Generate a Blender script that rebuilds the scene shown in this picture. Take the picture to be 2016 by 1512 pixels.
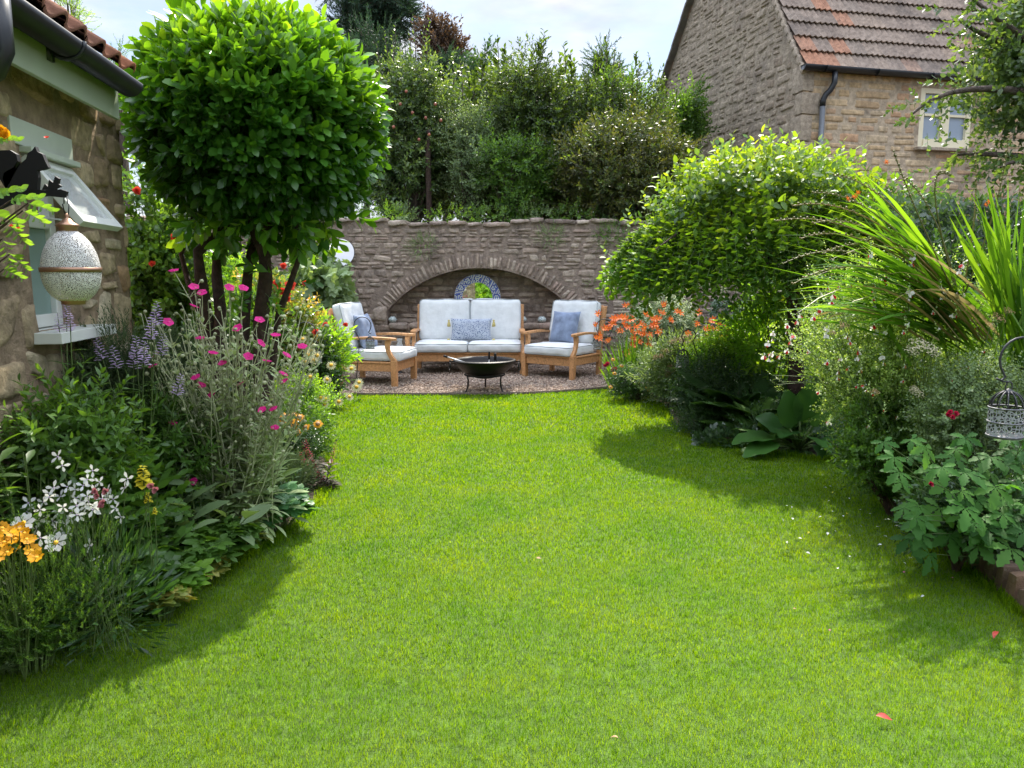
import bpy, math, random
import numpy as np
from mathutils import Vector, Matrix
R = math.radians
for o in list(bpy.data.objects): bpy.data.objects.remove(o)
scene = bpy.context.scene
C = bpy.data.collections.new('garden'); scene.collection.children.link(C)
rng = np.random.default_rng(11); random.seed(5)

# ---------------------------------------------------------------- camera
EYE = np.array([0.0, 0.0, 1.4]); F_PX = 1514.0; PITCH = R(8.1)
cam = bpy.data.cameras.new('camera'); camo = bpy.data.objects.new('camera', cam); C.objects.link(camo)
camo.location = EYE; camo.rotation_euler = (R(90) - PITCH, 0, 0)
cam.sensor_width = 36; cam.lens = F_PX / 2016 * 36; cam.clip_start = .05; cam.clip_end = 2000
scene.camera = camo
# ---------------------------------------------------------------- light
SUN_AZ, SUN_EL = R(8), R(52)
sd = Vector((math.sin(SUN_AZ) * math.cos(SUN_EL), math.cos(SUN_AZ) * math.cos(SUN_EL), math.sin(SUN_EL)))
sl = bpy.data.lights.new('sun', 'SUN'); sl.energy = 4.5; sl.angle = R(.6); sl.color = (1, .93, .80)
so = bpy.data.objects.new('sun', sl); C.objects.link(so); so.rotation_euler = sd.to_track_quat('Z', 'Y').to_euler(); so.location = (0, 0, 30)
w = bpy.data.worlds.new('World'); scene.world = w; w.use_nodes = True
N = w.node_tree.nodes; Lk = w.node_tree.links; bgn = N['Background']
sky = N.new('ShaderNodeTexSky'); sky.sky_type = 'NISHITA'; sky.sun_disc = False; sky.sun_elevation = SUN_EL; sky.sun_rotation = SUN_AZ
tc = N.new('ShaderNodeTexCoord'); mp = N.new('ShaderNodeMapping'); mp.inputs['Scale'].default_value = (1.0, 1.0, 3.2)
nz = N.new('ShaderNodeTexNoise'); nz.inputs['Scale'].default_value = 3.6; nz.inputs['Detail'].default_value = 9; nz.inputs['Roughness'].default_value = .58
cr = N.new('ShaderNodeValToRGB'); cr.color_ramp.elements[0].position = .36; cr.color_ramp.elements[1].position = .60
mx = N.new('ShaderNodeMixRGB'); mx.inputs['Color2'].default_value = (10.2, 10.3, 10.6, 1)
nz2 = N.new('ShaderNodeTexNoise'); nz2.inputs['Scale'].default_value = 9; nz2.inputs['Detail'].default_value = 6
cr2 = N.new('ShaderNodeValToRGB'); cr2.color_ramp.elements[0].color = (.70, .73, .79, 1); cr2.color_ramp.elements[0].position = .35; cr2.color_ramp.elements[1].color = (1, 1, 1, 1); cr2.color_ramp.elements[1].position = .6
mu = N.new('ShaderNodeMixRGB'); mu.blend_type = 'MULTIPLY'; mu.inputs['Fac'].default_value = 1; mu.inputs['Color1'].default_value = (5.0, 5.1, 5.35, 1)
pale = N.new('ShaderNodeMixRGB'); pale.inputs['Fac'].default_value = .45; pale.inputs['Color2'].default_value = (2.2, 2.8, 4.1, 1)
Lk.new(tc.outputs['Generated'], mp.inputs['Vector']); Lk.new(mp.outputs[0], nz.inputs['Vector']); Lk.new(mp.outputs[0], nz2.inputs['Vector'])
Lk.new(nz.outputs['Fac'], cr.inputs[0]); Lk.new(nz2.outputs['Fac'], cr2.inputs[0]); Lk.new(cr2.outputs[0], mu.inputs['Color2'])
Lk.new(sky.outputs[0], pale.inputs['Color1']); Lk.new(cr.outputs[0], mx.inputs['Fac']); Lk.new(pale.outputs[0], mx.inputs['Color1']); Lk.new(mu.outputs[0], mx.inputs['Color2'])
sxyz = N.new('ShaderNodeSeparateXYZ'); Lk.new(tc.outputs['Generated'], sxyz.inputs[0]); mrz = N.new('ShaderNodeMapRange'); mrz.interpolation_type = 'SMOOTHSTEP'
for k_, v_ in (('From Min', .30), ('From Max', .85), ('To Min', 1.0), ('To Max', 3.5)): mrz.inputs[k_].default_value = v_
Lk.new(sxyz.outputs['Z'], mrz.inputs['Value']); vmz = N.new('ShaderNodeVectorMath'); vmz.operation = 'SCALE'; Lk.new(mx.outputs[0], vmz.inputs[0]); Lk.new(mrz.outputs[0], vmz.inputs['Scale'])   # sky brightened towards the zenith, above the view, as added fill light
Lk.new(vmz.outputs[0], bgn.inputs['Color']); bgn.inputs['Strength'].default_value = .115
scene.view_settings.view_transform = 'Standard'; scene.view_settings.look = 'None'
scene.view_settings.exposure = .95; scene.view_settings.gamma = 1
cy = scene.cycles
cy.use_denoising = True; cy.use_adaptive_sampling = True; cy.adaptive_threshold = .015; cy.time_limit = 800
cy.max_bounces = 7; cy.diffuse_bounces = 3; cy.glossy_bounces = 3; cy.transmission_bounces = 5; cy.transparent_max_bounces = 10
cy.sample_clamp_indirect = 6; cy.caustics_reflective = False; cy.caustics_refractive = False

# ---------------------------------------------------------------- geometry helpers
def ray(px, py):
    v = (px - 1008) / F_PX; u = (756 - py) / F_PX
    return np.array([v, math.cos(PITCH) + u * math.sin(PITCH), -math.sin(PITCH) + u * math.cos(PITCH)])
def W(px, py, D): r = ray(px, py); return EYE + r * D / r[1]          # point at distance D seen in direction px, py
def G(px, py, z=0.0): r = ray(px, py); return EYE + r * (z - EYE[2]) / r[2]
def nrm(a): a = np.asarray(a, float); return a / (np.linalg.norm(a, axis=-1, keepdims=True) + 1e-9)
def orient(dirs, ups):
    y = nrm(dirs); x = nrm(np.cross(y, ups)); z = np.cross(x, y)
    return np.stack([x, y, z], axis=-1)
def rand_dirs(n): return nrm(rng.normal(size=(n, 3)))

class MB:
    def __init__(s): s.V = []; s.P = []; s.n = 0
    def add(s, V, F, mi=0, rnd=None):
        V = np.asarray(V, float).reshape(-1, 3)
        if len(V) == 0: return s
        r = np.full(len(V), random.random()) if rnd is None else np.broadcast_to(np.asarray(rnd, float), (len(V),))
        s.V.append((V, r))
        if isinstance(F, np.ndarray): chunks = [F]
        else:
            d = {}
            for f in F: d.setdefault(len(f), []).append(f)
            chunks = [np.array(v) for v in d.values()]
        for c in chunks: s.P.append((c + s.n, np.broadcast_to(np.asarray(mi), (len(c),))))
        s.n += len(V); return s
    def scat(s, T, pos, Rm, sc, rnd=None):
        """place a template (V, F, mi, rv) at many positions with matrices"""
        V, F, mi, rv = T; n = len(pos)
        if n == 0: return s
        sc = np.broadcast_to(np.asarray(sc, float), (n,)) if np.ndim(sc) < 2 else np.asarray(sc)
        VS = V[None] * (sc[:, None, None] if sc.ndim == 1 else sc[:, None, :])
        P = np.einsum('nij,nmj->nmi', Rm, VS) + np.asarray(pos)[:, None, :]
        rnd = rng.random(n) if rnd is None else np.asarray(rnd)
        rr = np.clip(rnd[:, None] * .75 + rv[None] * .25, 0, 1)
        m = len(V)
        s.V.append((P.reshape(-1, 3), rr.reshape(-1)))
        off = (np.arange(n) * m)[:, None, None]
        for (f, mm) in zip(F, mi):
            s.P.append(((f[None] + off).reshape(-1, f.shape[1]) + s.n, np.tile(mm, n)))
        s.n += n * m; return s
    def box(s, c, size, mi=0, rot=None, rnd=None):
        v = np.array([[x, y, z] for x in (-.5, .5) for y in (-.5, .5) for z in (-.5, .5)]) * size
        if rot is not None: v = v @ np.asarray(rot).T
        return s.add(v + np.asarray(c), [(0, 1, 3, 2), (4, 6, 7, 5), (0, 4, 5, 1), (2, 3, 7, 6), (0, 2, 6, 4), (1, 5, 7, 3)], mi, rnd)
    def tube(s, pts, rad, n=6, mi=0, rnd=None, caps=True):
        p = np.asarray(pts, float); k = len(p); rad = np.broadcast_to(np.asarray(rad, float), (k,))
        t = nrm(np.gradient(p, axis=0)); up = np.array([0, 0, 1.]) if abs(t[0][2]) < .9 else np.array([1., 0, 0])
        a = nrm(np.cross(t[0], up)); V = []
        for i in range(k):
            a = nrm(a - t[i] * np.dot(a, t[i])); b = np.cross(t[i], a)
            th = np.arange(n) * 2 * math.pi / n
            V.append(p[i] + rad[i] * (np.cos(th)[:, None] * a + np.sin(th)[:, None] * b))
        V = np.concatenate(V); F = []
        for i in range(k - 1):
            for j in range(n): F.append((i * n + j, i * n + (j + 1) % n, (i + 1) * n + (j + 1) % n, (i + 1) * n + j))
        if caps: F.append(tuple(range(n))[::-1]); F.append(tuple(range((k - 1) * n, k * n)))
        return s.add(V, F, mi, rnd)
    def lathe(s, prof, c=(0, 0, 0), n=24, mi=0, rnd=None, close=False):
        prof = np.asarray(prof, float); k = len(prof); th = np.arange(n) * 2 * math.pi / n
        V = np.stack([prof[:, 0][:, None] * np.cos(th), prof[:, 0][:, None] * np.sin(th), np.repeat(prof[:, 1][:, None], n, 1)], -1).reshape(-1, 3) + np.asarray(c)
        F = [(i * n + j, i * n + (j + 1) % n, (i + 1) * n + (j + 1) % n, (i + 1) * n + j) for i in range(k - 1) for j in range(n)]
        return s.add(V, F, mi, rnd)
    def prism(s, poly, y0, y1, mi=0, M=None, rnd=None):
        """polygon in x,z pushed from y0 to y1"""
        k = len(poly); V = np.array([[x, y0, z] for x, z in poly] + [[x, y1, z] for x, z in poly])
        if M is not None: V = V @ np.asarray(M).T
        F = [tuple(range(k)), tuple(range(2 * k - 1, k - 1, -1))] + [(i, i + k, (i + 1) % k + k, (i + 1) % k) for i in range(k)]
        return s.add(V, F, mi, rnd)
    def mesh(s, name, mats, smooth=True, off=None):
        me = bpy.data.meshes.new(name)
        if s.n == 0: return me
        V = np.concatenate([v for v, _ in s.V]); r = np.concatenate([q for _, q in s.V])
        if off is not None: V = V - np.asarray(off)
        me.vertices.add(len(V)); me.vertices.foreach_set('co', V.astype(np.float32).ravel())
        li = np.concatenate([f.ravel() for f, _ in s.P]).astype(np.int32)
        lt = np.concatenate([np.full(len(f), f.shape[1]) for f, _ in s.P]); ls = np.concatenate([[0], np.cumsum(lt)[:-1]]).astype(np.int32)
        mi = np.concatenate([m for _, m in s.P]).astype(np.int32)
        me.loops.add(len(li)); me.loops.foreach_set('vertex_index', li)
        me.polygons.add(len(lt)); me.polygons.foreach_set('loop_start', ls)
        me.polygons.foreach_set('material_index', mi)
        me.polygons.foreach_set('use_smooth', np.full(len(lt), bool(smooth)))
        me.update(calc_edges=True)
        a = me.attributes.new('rnd', 'FLOAT', 'POINT'); a.data.foreach_set('value', r.astype(np.float32))
        for m in (mats if isinstance(mats, (list, tuple)) else [mats]): me.materials.append(m)
        return me
    def build(s, name, mats, parent=None, smooth=True, world=True, bevel=0):
        off = np.array(parent.location) if (parent is not None and world) else None
        if parent is not None and parent.parent is not None and world: off = off + np.array(parent.parent.location)
        o = bpy.data.objects.new(name, s.mesh(name, mats, smooth, off)); C.objects.link(o); o.parent = parent
        if bevel:
            b = o.modifiers.new('bevel', 'BEVEL'); b.width = bevel; b.segments = 2; b.limit_method = 'ANGLE'; b.harden_normals = False
        return o

def thing(name, label, cat, loc=(0, 0, 0), rz=0, group=None):
    o = bpy.data.objects.new(name, None); C.objects.link(o); o.location = loc; o.rotation_euler = (0, 0, rz)
    o.empty_display_size = .1; o['label'] = label; o['category'] = cat
    if group: o['group'] = group
    return o
def tag(o, label, cat, group=None, kind=None):
    if label: o['label'] = label
    if cat: o['category'] = cat
    if group: o['group'] = group
    if kind: o['kind'] = kind
    return o
def struct(o, label=None): o['kind'] = 'structure'; o['label'] = label or o.name.replace('_', ' '); return o

# ---------------------------------------------------------------- materials
LEAF_GAIN = 1.4
def nodes(name):
    m = bpy.data.materials.new(name); m.use_nodes = True; nt = m.node_tree; return m, nt.nodes, nt.links, nt.nodes['Principled BSDF']
def ramp(Nn, cols, pos=None, interp='LINEAR'):
    r = Nn.new('ShaderNodeValToRGB'); e = r.color_ramp.elements; r.color_ramp.interpolation = interp
    pos = pos or [i / (len(cols) - 1) for i in range(len(cols))]
    while len(e) < len(cols): e.new(.5)
    for i, c in enumerate(cols): e[i].position = pos[i]; e[i].color = (*c, 1)
    return r
def leafmat(name, cols, trans=.42, tmul=(2.4, 2.1, .7), rough=.42, spec=.5, patch=2.2, bump=0):
    m, Nn, L, b = nodes(name); at = Nn.new('ShaderNodeAttribute'); at.attribute_name = 'rnd'
    rp = ramp(Nn, [tuple(min(q * LEAF_GAIN, .9) for q in c) for c in cols] if trans >= .2 and cols[0][0] < .2 else cols); L.new(at.outputs['Fac'], rp.inputs[0]); col = rp.outputs[0]
    if patch:
        t = Nn.new('ShaderNodeTexCoord'); n = Nn.new('ShaderNodeTexNoise'); n.inputs['Scale'].default_value = patch
        L.new(t.outputs['Object'], n.inputs['Vector']); hs = Nn.new('ShaderNodeHueSaturation')
        mr = Nn.new('ShaderNodeMapRange'); mr.inputs['From Min'].default_value = .3; mr.inputs['From Max'].default_value = .7; mr.inputs['To Min'].default_value = .72; mr.inputs['To Max'].default_value = 1.3
        L.new(n.outputs['Fac'], mr.inputs['Value']); L.new(mr.outputs[0], hs.inputs['Value']); L.new(col, hs.inputs['Color']); col = hs.outputs[0]
    L.new(col, b.inputs['Base Color']); b.inputs['Roughness'].default_value = rough; b.inputs['Specular IOR Level'].default_value = spec
    tr = Nn.new('ShaderNodeBsdfTranslucent'); vm = Nn.new('ShaderNodeMixRGB'); vm.blend_type = 'MULTIPLY'; vm.inputs['Fac'].default_value = 1
    vm.inputs['Color2'].default_value = (*tmul, 1); L.new(col, vm.inputs['Color1']); L.new(vm.outputs[0], tr.inputs['Color'])
    ms = Nn.new('ShaderNodeMixShader'); ms.inputs[0].default_value = trans
    L.new(b.outputs[0], ms.inputs[1]); L.new(tr.outputs[0], ms.inputs[2]); L.new(ms.outputs[0], Nn['Material Output'].inputs['Surface'])
    return m
def plain(name, col, rough=.6, metal=0, spec=.5, var=0, scale=20, bump=0, bscale=60, cols=None):
    m, Nn, L, b = nodes(name); b.inputs['Roughness'].default_value = rough; b.inputs['Metallic'].default_value = metal; b.inputs['Specular IOR Level'].default_value = spec
    t = Nn.new('ShaderNodeTexCoord'); n = Nn.new('ShaderNodeTexNoise'); n.inputs['Scale'].default_value = scale; n.inputs['Detail'].default_value = 5
    L.new(t.outputs['Object'], n.inputs['Vector'])
    c = np.array(col)
    rp = ramp(Nn, cols or [tuple(c * (1 - var)), tuple(np.minimum(c * (1 + var), 1))], [.3, .7] if not cols else None)
    L.new(n.outputs['Fac'], rp.inputs[0]); L.new(rp.outputs[0], b.inputs['Base Color'])
    if bump:
        n2 = Nn.new('ShaderNodeTexNoise'); n2.inputs['Scale'].default_value = bscale; n2.inputs['Detail'].default_value = 6; L.new(t.outputs['Object'], n2.inputs['Vector'])
        bp = Nn.new('ShaderNodeBump'); bp.inputs['Strength'].default_value = bump; bp.inputs['Distance'].default_value = .02
        L.new(n2.outputs['Fac'], bp.inputs['Height']); L.new(bp.outputs[0], b.inputs['Normal'])
    return m
def stonemat(name, cols, lich=(.42, .40, .36), lpos=.63, stain=(.10, .085, .07), bump=.7, scale=14):
    """stone colours by piece, mottling, pale lichen spots, dark weather stains"""
    m, Nn, L, b = nodes(name); at = Nn.new('ShaderNodeAttribute'); at.attribute_name = 'rnd'
    rp = ramp(Nn, cols); L.new(at.outputs['Fac'], rp.inputs[0])
    t = Nn.new('ShaderNodeTexCoord')
    def noise(sc, det=6, ro=.6):
        n = Nn.new('ShaderNodeTexNoise'); n.inputs['Scale'].default_value = sc; n.inputs['Detail'].default_value = det; n.inputs['Roughness'].default_value = ro
        L.new(t.outputs['Object'], n.inputs['Vector']); return n
    n1 = noise(scale); r1 = ramp(Nn, [(.62, .6, .58), (1.25, 1.22, 1.18)], [.3, .7]); L.new(n1.outputs['Fac'], r1.inputs[0])
    m1 = Nn.new('ShaderNodeMixRGB'); m1.blend_type = 'MULTIPLY'; m1.inputs['Fac'].default_value = 1; L.new(rp.outputs[0], m1.inputs['Color1']); L.new(r1.outputs[0], m1.inputs['Color2'])
    n2 = noise(34, 8, .75); r2 = ramp(Nn, [(0, 0, 0), (1, 1, 1)], [lpos, lpos + .06]); L.new(n2.outputs['Fac'], r2.inputs[0])
    n2b = noise(1.6, 3); m2b = Nn.new('ShaderNodeMath'); m2b.operation = 'MULTIPLY'; L.new(r2.outputs[0], m2b.inputs[0]); L.new(n2b.outputs['Fac'], m2b.inputs[1])
    m2 = Nn.new('ShaderNodeMixRGB'); m2.inputs['Color2'].default_value = (*lich, 1); L.new(m2b.outputs[0], m2.inputs['Fac']); L.new(m1.outputs[0], m2.inputs['Color1'])
    n3 = noise(1.1, 7, .7); r3 = ramp(Nn, [(0, 0, 0), (.75, .75, .75)], [.52, .68]); L.new(n3.outputs['Fac'], r3.inputs[0])
    m3 = Nn.new('ShaderNodeMixRGB'); m3.inputs['Color2'].default_value = (*stain, 1); L.new(r3.outputs[0], m3.inputs['Fac']); L.new(m2.outputs[0], m3.inputs['Color1'])
    L.new(m3.outputs[0], b.inputs['Base Color']); b.inputs['Roughness'].default_value = .92; b.inputs['Specular IOR Level'].default_value = .2
    n4 = noise(26, 8, .7); bp = Nn.new('ShaderNodeBump'); bp.inputs['Strength'].default_value = bump; bp.inputs['Distance'].default_value = .03
    L.new(n4.outputs['Fac'], bp.inputs['Height']); L.new(bp.outputs[0], b.inputs['Normal'])
    return m
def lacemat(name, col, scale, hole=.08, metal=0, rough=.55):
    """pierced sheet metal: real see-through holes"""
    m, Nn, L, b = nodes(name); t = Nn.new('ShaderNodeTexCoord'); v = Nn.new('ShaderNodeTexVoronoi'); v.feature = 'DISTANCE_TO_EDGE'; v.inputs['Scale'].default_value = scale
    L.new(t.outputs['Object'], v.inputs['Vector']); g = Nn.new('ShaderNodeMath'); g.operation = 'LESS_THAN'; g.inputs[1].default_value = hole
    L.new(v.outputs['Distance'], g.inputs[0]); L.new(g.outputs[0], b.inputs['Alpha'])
    ge = Nn.new('ShaderNodeNewGeometry'); mc = Nn.new('ShaderNodeMixRGB'); mc.inputs['Color1'].default_value = (*col, 1); mc.inputs['Color2'].default_value = (.03, .028, .025, 1); L.new(ge.outputs['Backfacing'], mc.inputs['Fac']); L.new(mc.outputs[0], b.inputs['Base Color'])   # back faces coloured dark to stand for the shaded inside
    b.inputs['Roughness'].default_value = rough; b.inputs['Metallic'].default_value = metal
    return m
def petal(name, col, trans=.35, col2=None):
    return leafmat(name, [tuple(np.array(col) * .75), col, col2 or tuple(np.minimum(np.array(col) * 1.15, 1))], trans, (1.1, 1.1, 1.1), .55, .3)

# ---------------------------------------------------------------- leaf templates   (V, [F...], [mi...], rv)
def wrap(parts):
    """join (V,F,mi,rv) simple pieces"""
    V = []; F = []; MI = []; RV = []; n = 0
    for v, f, m, r in parts:
        V.append(v); RV.append(np.broadcast_to(np.asarray(r, float), (len(v),)))
        for ff, mm in zip(f, m): F.append(ff + n); MI.append(mm)
        n += len(v)
    D = {}
    for ff, mm in zip(F, MI): D.setdefault(ff.shape[1], []).append((ff, np.broadcast_to(mm, (len(ff),))))
    return np.concatenate(V), [np.concatenate([a for a, _ in v]) for v in D.values()], [np.concatenate([b for _, b in v]) for v in D.values()], np.concatenate(RV)
def leaf(wd=.4, fold=.12, droop=.15, ny=4, peak=.5, mi=0, wave=0, tip=1.0, jag=0):
    """one leaf of unit length along +Y"""
    V = []; F = []
    for i in range(ny + 1):
        t = i / ny; p = t ** (math.log(.5) / math.log(peak)); wi = wd * .5 * math.sin(math.pi * min(max(p, .02), .98)) ** (.8 * tip) * (1 - jag * (i % 2))
        z = -droop * t * t; fz = fold * wi * 2; wv = wave * math.sin(i * 2.3)
        V += [(-wi, t, z + fz + wv), (0, t, z), (wi, t, z + fz - wv)]
    for i in range(ny):
        a = 3 * i; F += [(a, a + 1, a + 4, a + 3), (a + 1, a + 2, a + 5, a + 4)]
    return np.array(V), [np.array(F)], [np.full(len(F), mi)], np.zeros(len(V))
def kite(wd=.4, fold=.1, droop=.1, peak=.45, mi=0):
    V = np.array([(0, 0, 0), (-wd / 2, peak, fold * wd - droop * peak ** 2), (0, 1, -droop), (wd / 2, peak, fold * wd - droop * peak ** 2)])
    return V, [np.array([(0, 2, 1), (0, 3, 2)])], [np.full(2, mi)], np.zeros(4)
def xf(T, pos, Rm, sc, r=None):
    V, F, mi, rv = T; return (V * sc) @ np.asarray(Rm).T + np.asarray(pos), F, mi, (rv if r is None else np.full(len(V), r))
def palmate(n=5, spread=R(130), L=None, scale=.7, lobe=None):
    lobe = lobe or leaf(.5, .1, .2, 3, .55); P = []
    for i in range(n):
        a = -spread / 2 + spread * i / (n - 1) if n > 1 else 0
        s_ = scale * (1 - .35 * abs(i - (n - 1) / 2) / max((n - 1) / 2, 1))
        d = np.array([math.sin(a), math.cos(a), 0]); P.append(xf(lobe, d * .02, orient(d, np.array([0, 0, 1.])), s_))
    return wrap(P)
def stemT(L=1, r=.01, mi=1, bend=0):
    V = []; F = []
    for i in range(4):
        t = i / 3
        for j in range(3): a = j * 2.094; V.append((r * (1 - .5 * t) * math.cos(a) + bend * t * t, L * t, r * (1 - .5 * t) * math.sin(a)))
    for i in range(3):
        for j in range(3): F.append((i * 3 + j, i * 3 + (j + 1) % 3, i * 3 + 3 + (j + 1) % 3, i * 3 + 3 + j))
    return np.array(V), [np.array(F)], [np.full(len(F), mi)], np.full(len(V), .5)
def sprig(lf, n=7, ls=.3, ang=R(50), phyl=R(137), seed=1, taper=.3, stem=True, r=.012, start=.1, opp=False, curl=.3):
    """shoot of unit length along +Y carrying n leaves of length ls"""
    g = random.Random(seed); P = []
    if stem: P.append(stemT(1, r))
    k = 0
    for i in range(n):
        t = start + (1 - start) * i / max(n - 1, 1); az = k * phyl + g.uniform(-.3, .3); k += 1
        for q in ((0, math.pi) if opp else (0,)):
            a = ang * (1 - .45 * t) + g.uniform(-.2, .2); d = np.array([math.sin(a) * math.cos(az + q), math.cos(a), math.sin(a) * math.sin(az + q)])
            up = nrm(np.array([0, 1., 0]) * 1 + rand_dirs(1)[0] * curl)
            P.append(xf(lf, (0, t, 0), orient(d, up), ls * (1 - taper * t) * g.uniform(.8, 1.15), g.random()))
    return wrap(P)
def frondT(n=16, wd=.32, mi=0):
    P = [stemT(1, .008, 0)]; lf = kite(.3, .05, .1, .35)
    for i in range(n):
        t = .12 + .86 * i / (n - 1); s_ = wd * math.sin(math.pi * (1 - t) ** .75 * .92 + .12) * .9 + .02
        for sg in (-1, 1):
            d = np.array([sg, .35, -.12]); P.append(xf(lf, (0, t, -.0), orient(d, (0, 0, 1.)), s_))
    V, F, mi_, rv = wrap(P); V = V.copy(); V[:, 2] -= .35 * V[:, 1] ** 2; return V, F, mi_, rv

# ---------------------------------------------------------------- foliage shapes
def lump(d, seed, amp):
    g = np.random.default_rng(seed); s = np.zeros(len(d))
    for k in range(6):
        f = g.normal(size=3) * (2.2 + k * .9); s += np.sin(d @ f + g.random() * 6.28) / (1 + .4 * k)
    return 1 + amp * s / 2
def blob(n, c, r, seed=1, amp=.14, fill=.4, zmin=-1.0):
    d = rand_dirs(int(n * 1.6)); d = d[d[:, 2] > zmin][:n]
    rr = lump(d, seed, amp); dep = 1 - fill * rng.random(len(d)) ** 1.6
    r = np.broadcast_to(np.asarray(r, float), (3,))
    return np.asarray(c) + d * r * (rr * dep)[:, None], nrm(d / r), dep
def lobed(n, c, r, nl=14, seed=1, lr=.45, amp=.2, fill=.5, zmin=-.7):
    g = np.random.default_rng(seed); r = np.broadcast_to(np.asarray(r, float), (3,)); c = np.asarray(c)
    P = []; Nn = []; D = []
    for k in range(nl):
        d = nrm(g.normal(size=3)); d[2] = max(d[2], zmin); q = c + d * r * (1 - lr) * g.uniform(.55, 1.1)
        s = lr * g.uniform(.6, 1.2); a, b, e = blob(n // nl, q, r * s, seed * 31 + k, amp, fill); P.append(a); Nn.append(b); D.append(e)
    return np.concatenate(P), np.concatenate(Nn), np.concatenate(D)
def scatter_sprigs(mb, T, P, Nn, size, up=.4, jit=.6, sj=.3):
    """T: list of templates; shoots grow outward, with pull to up and randomness"""
    k = rng.integers(0, len(T), len(P))
    d = nrm(Nn + np.array([0, 0, up]) + rand_dirs(len(P)) * jit); u = nrm(rand_dirs(len(P)) + np.array([0, 0, .8]))
    sc = size * rng.uniform(1 - sj, 1 + sj, len(P))
    for i, t in enumerate(T):
        q = k == i; mb.scat(t, P[q], orient(d[q], u[q]), sc[q])
def branches(mb, base, P, n, r0, mi=0, bend=.25, seg=6, tip=.15):
    idx = rng.choice(len(P), n)
    for i in idx:
        e = P[i]; b = np.asarray(base) + rng.normal(size=3) * r0 * .3; t = np.linspace(0, 1, seg)[:, None]
        m = (b + e) / 2 + np.array([0, 0, 1]) * np.linalg.norm(e - b) * bend * .3 + rng.normal(size=3) * bend * .2 * np.linalg.norm(e - b) * .4
        pts = (1 - t) ** 2 * b + 2 * t * (1 - t) * m + t ** 2 * e
        mb.tube(pts, np.linspace(r0, r0 * tip, seg), 5, mi, caps=False)
def bush(name, label, cat, base, c, r, T, n, size, mats, seed=1, lobes=0, up=.4, jit=.6, nb=14, br=.012, amp=.15, fill=.45, zmin=-1, group=None, lr=.45, parts=('foliage', 'stem'), barkm=None, sj=.3):
    t = thing(name, label, cat, base, 0, group); mb = MB()
    P, Nn, D = lobed(n, c, r, lobes, seed, lr, amp, fill, zmin) if lobes else blob(n, c, r, seed, amp, fill, zmin)
    ok = P[:, 2] > .02; P, Nn = P[ok], Nn[ok]
    scatter_sprigs(mb, T, P, Nn, size, up, jit, sj); mb.build(parts[0], mats, t)
    if nb:
        s = MB(); branches(s, base, P, nb, br); s.build(parts[1], barkm or BARK, t)
    return t
def herb(name, label, cat, base, h, r, T, size, nst, mats, nl=8, lean=.35, start=.15, up=.5, seed=1, sr=.004, group=None, smat=None, off=(0, 0), twin=False):
    """stems rising from one crown, leaves along each stem"""
    t = thing(name, label, cat, base, 0, group); lm = MB(); st = MB(); b = np.asarray(base, float); P = []; Dd = []
    for k in range(nst):
        a = rng.random() * 6.283; q = r * math.sqrt(rng.random()); hh = h * rng.uniform(.55, 1.0) * (1 - .25 * q / max(r, .01))
        s0 = b + np.array([math.cos(a), math.sin(a), 0]) * q * .35; e = b + np.array([math.cos(a) * q + off[0], math.sin(a) * q + off[1], hh])
        m = (s0 + e) / 2 + np.array([0, 0, hh * .15]) - np.array([math.cos(a), math.sin(a), 0]) * q * lean * .5
        tt = np.linspace(0, 1, 7)[:, None]; pts = (1 - tt) ** 2 * s0 + 2 * tt * (1 - tt) * m + tt ** 2 * e
        st.tube(pts, np.linspace(sr, sr * .5, 7), 4, 0, caps=False)
        for j in range(nl):
            u = start + (1 - start) * (j + rng.random() * .6) / nl; u = min(u, 1); p = (1 - u) ** 2 * s0 + 2 * u * (1 - u) * m + u * u * e
            az = rng.random() * 6.283
            for f_ in ((0, math.pi) if twin else (0,)):
                P.append(p); Dd.append([math.cos(az + f_), math.sin(az + f_), up * rng.uniform(.2, 1.4)])
    P = np.array(P); Dd = np.array(Dd); k = rng.integers(0, len(T), len(P)); ups = np.array([0, 0, 1.]) + rand_dirs(len(P)) * .45
    for i, tp in enumerate(T):
        q = k == i; lm.scat(tp, P[q], orient(Dd[q], ups[q]), size * rng.uniform(.65, 1.15, q.sum()))
    lm.build('foliage', mats, t); st.build('stem', smat or STEM, t)
    return t
def put(me, name, parent, pos, d=(0, 0, 1), up=(0, 1, 0), sc=1.0, spin=None):
    """a copy of one flower head: its axis +Z turned to d"""
    d = nrm(np.array(d, float)); x = nrm(np.cross(np.array(up, float) + .01, d)); y = np.cross(d, x)
    sp = random.uniform(0, 6.28) if spin is None else spin
    x2 = x * math.cos(sp) + y * math.sin(sp); y2 = np.cross(d, x2)
    o = bpy.data.objects.new(name, me); C.objects.link(o); o.parent = parent
    p = np.asarray(pos) - np.array(parent.location)
    o.matrix_local = Matrix([[x2[i] * sc, y2[i] * sc, d[i] * sc, p[i]] for i in range(3)] + [[0, 0, 0, 1]])
    return o
def stalk(mb, b, e, r=.003, bend=.12, seg=7, mi=0, side=None):
    b, e = np.asarray(b, float), np.asarray(e, float); L_ = np.linalg.norm(e - b); t = np.linspace(0, 1, seg)[:, None]
    m = (b + e) / 2 + (rng.normal(size=3) * bend * L_ * .5 if side is None else np.asarray(side) * L_)
    m[2] = max(m[2], b[2]) + L_ * bend * .5; pts = (1 - t) ** 2 * b + 2 * t * (1 - t) * m + t ** 2 * e
    mb.tube(pts, np.linspace(r, r * .6, seg), 4, mi, caps=False); return pts

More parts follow.
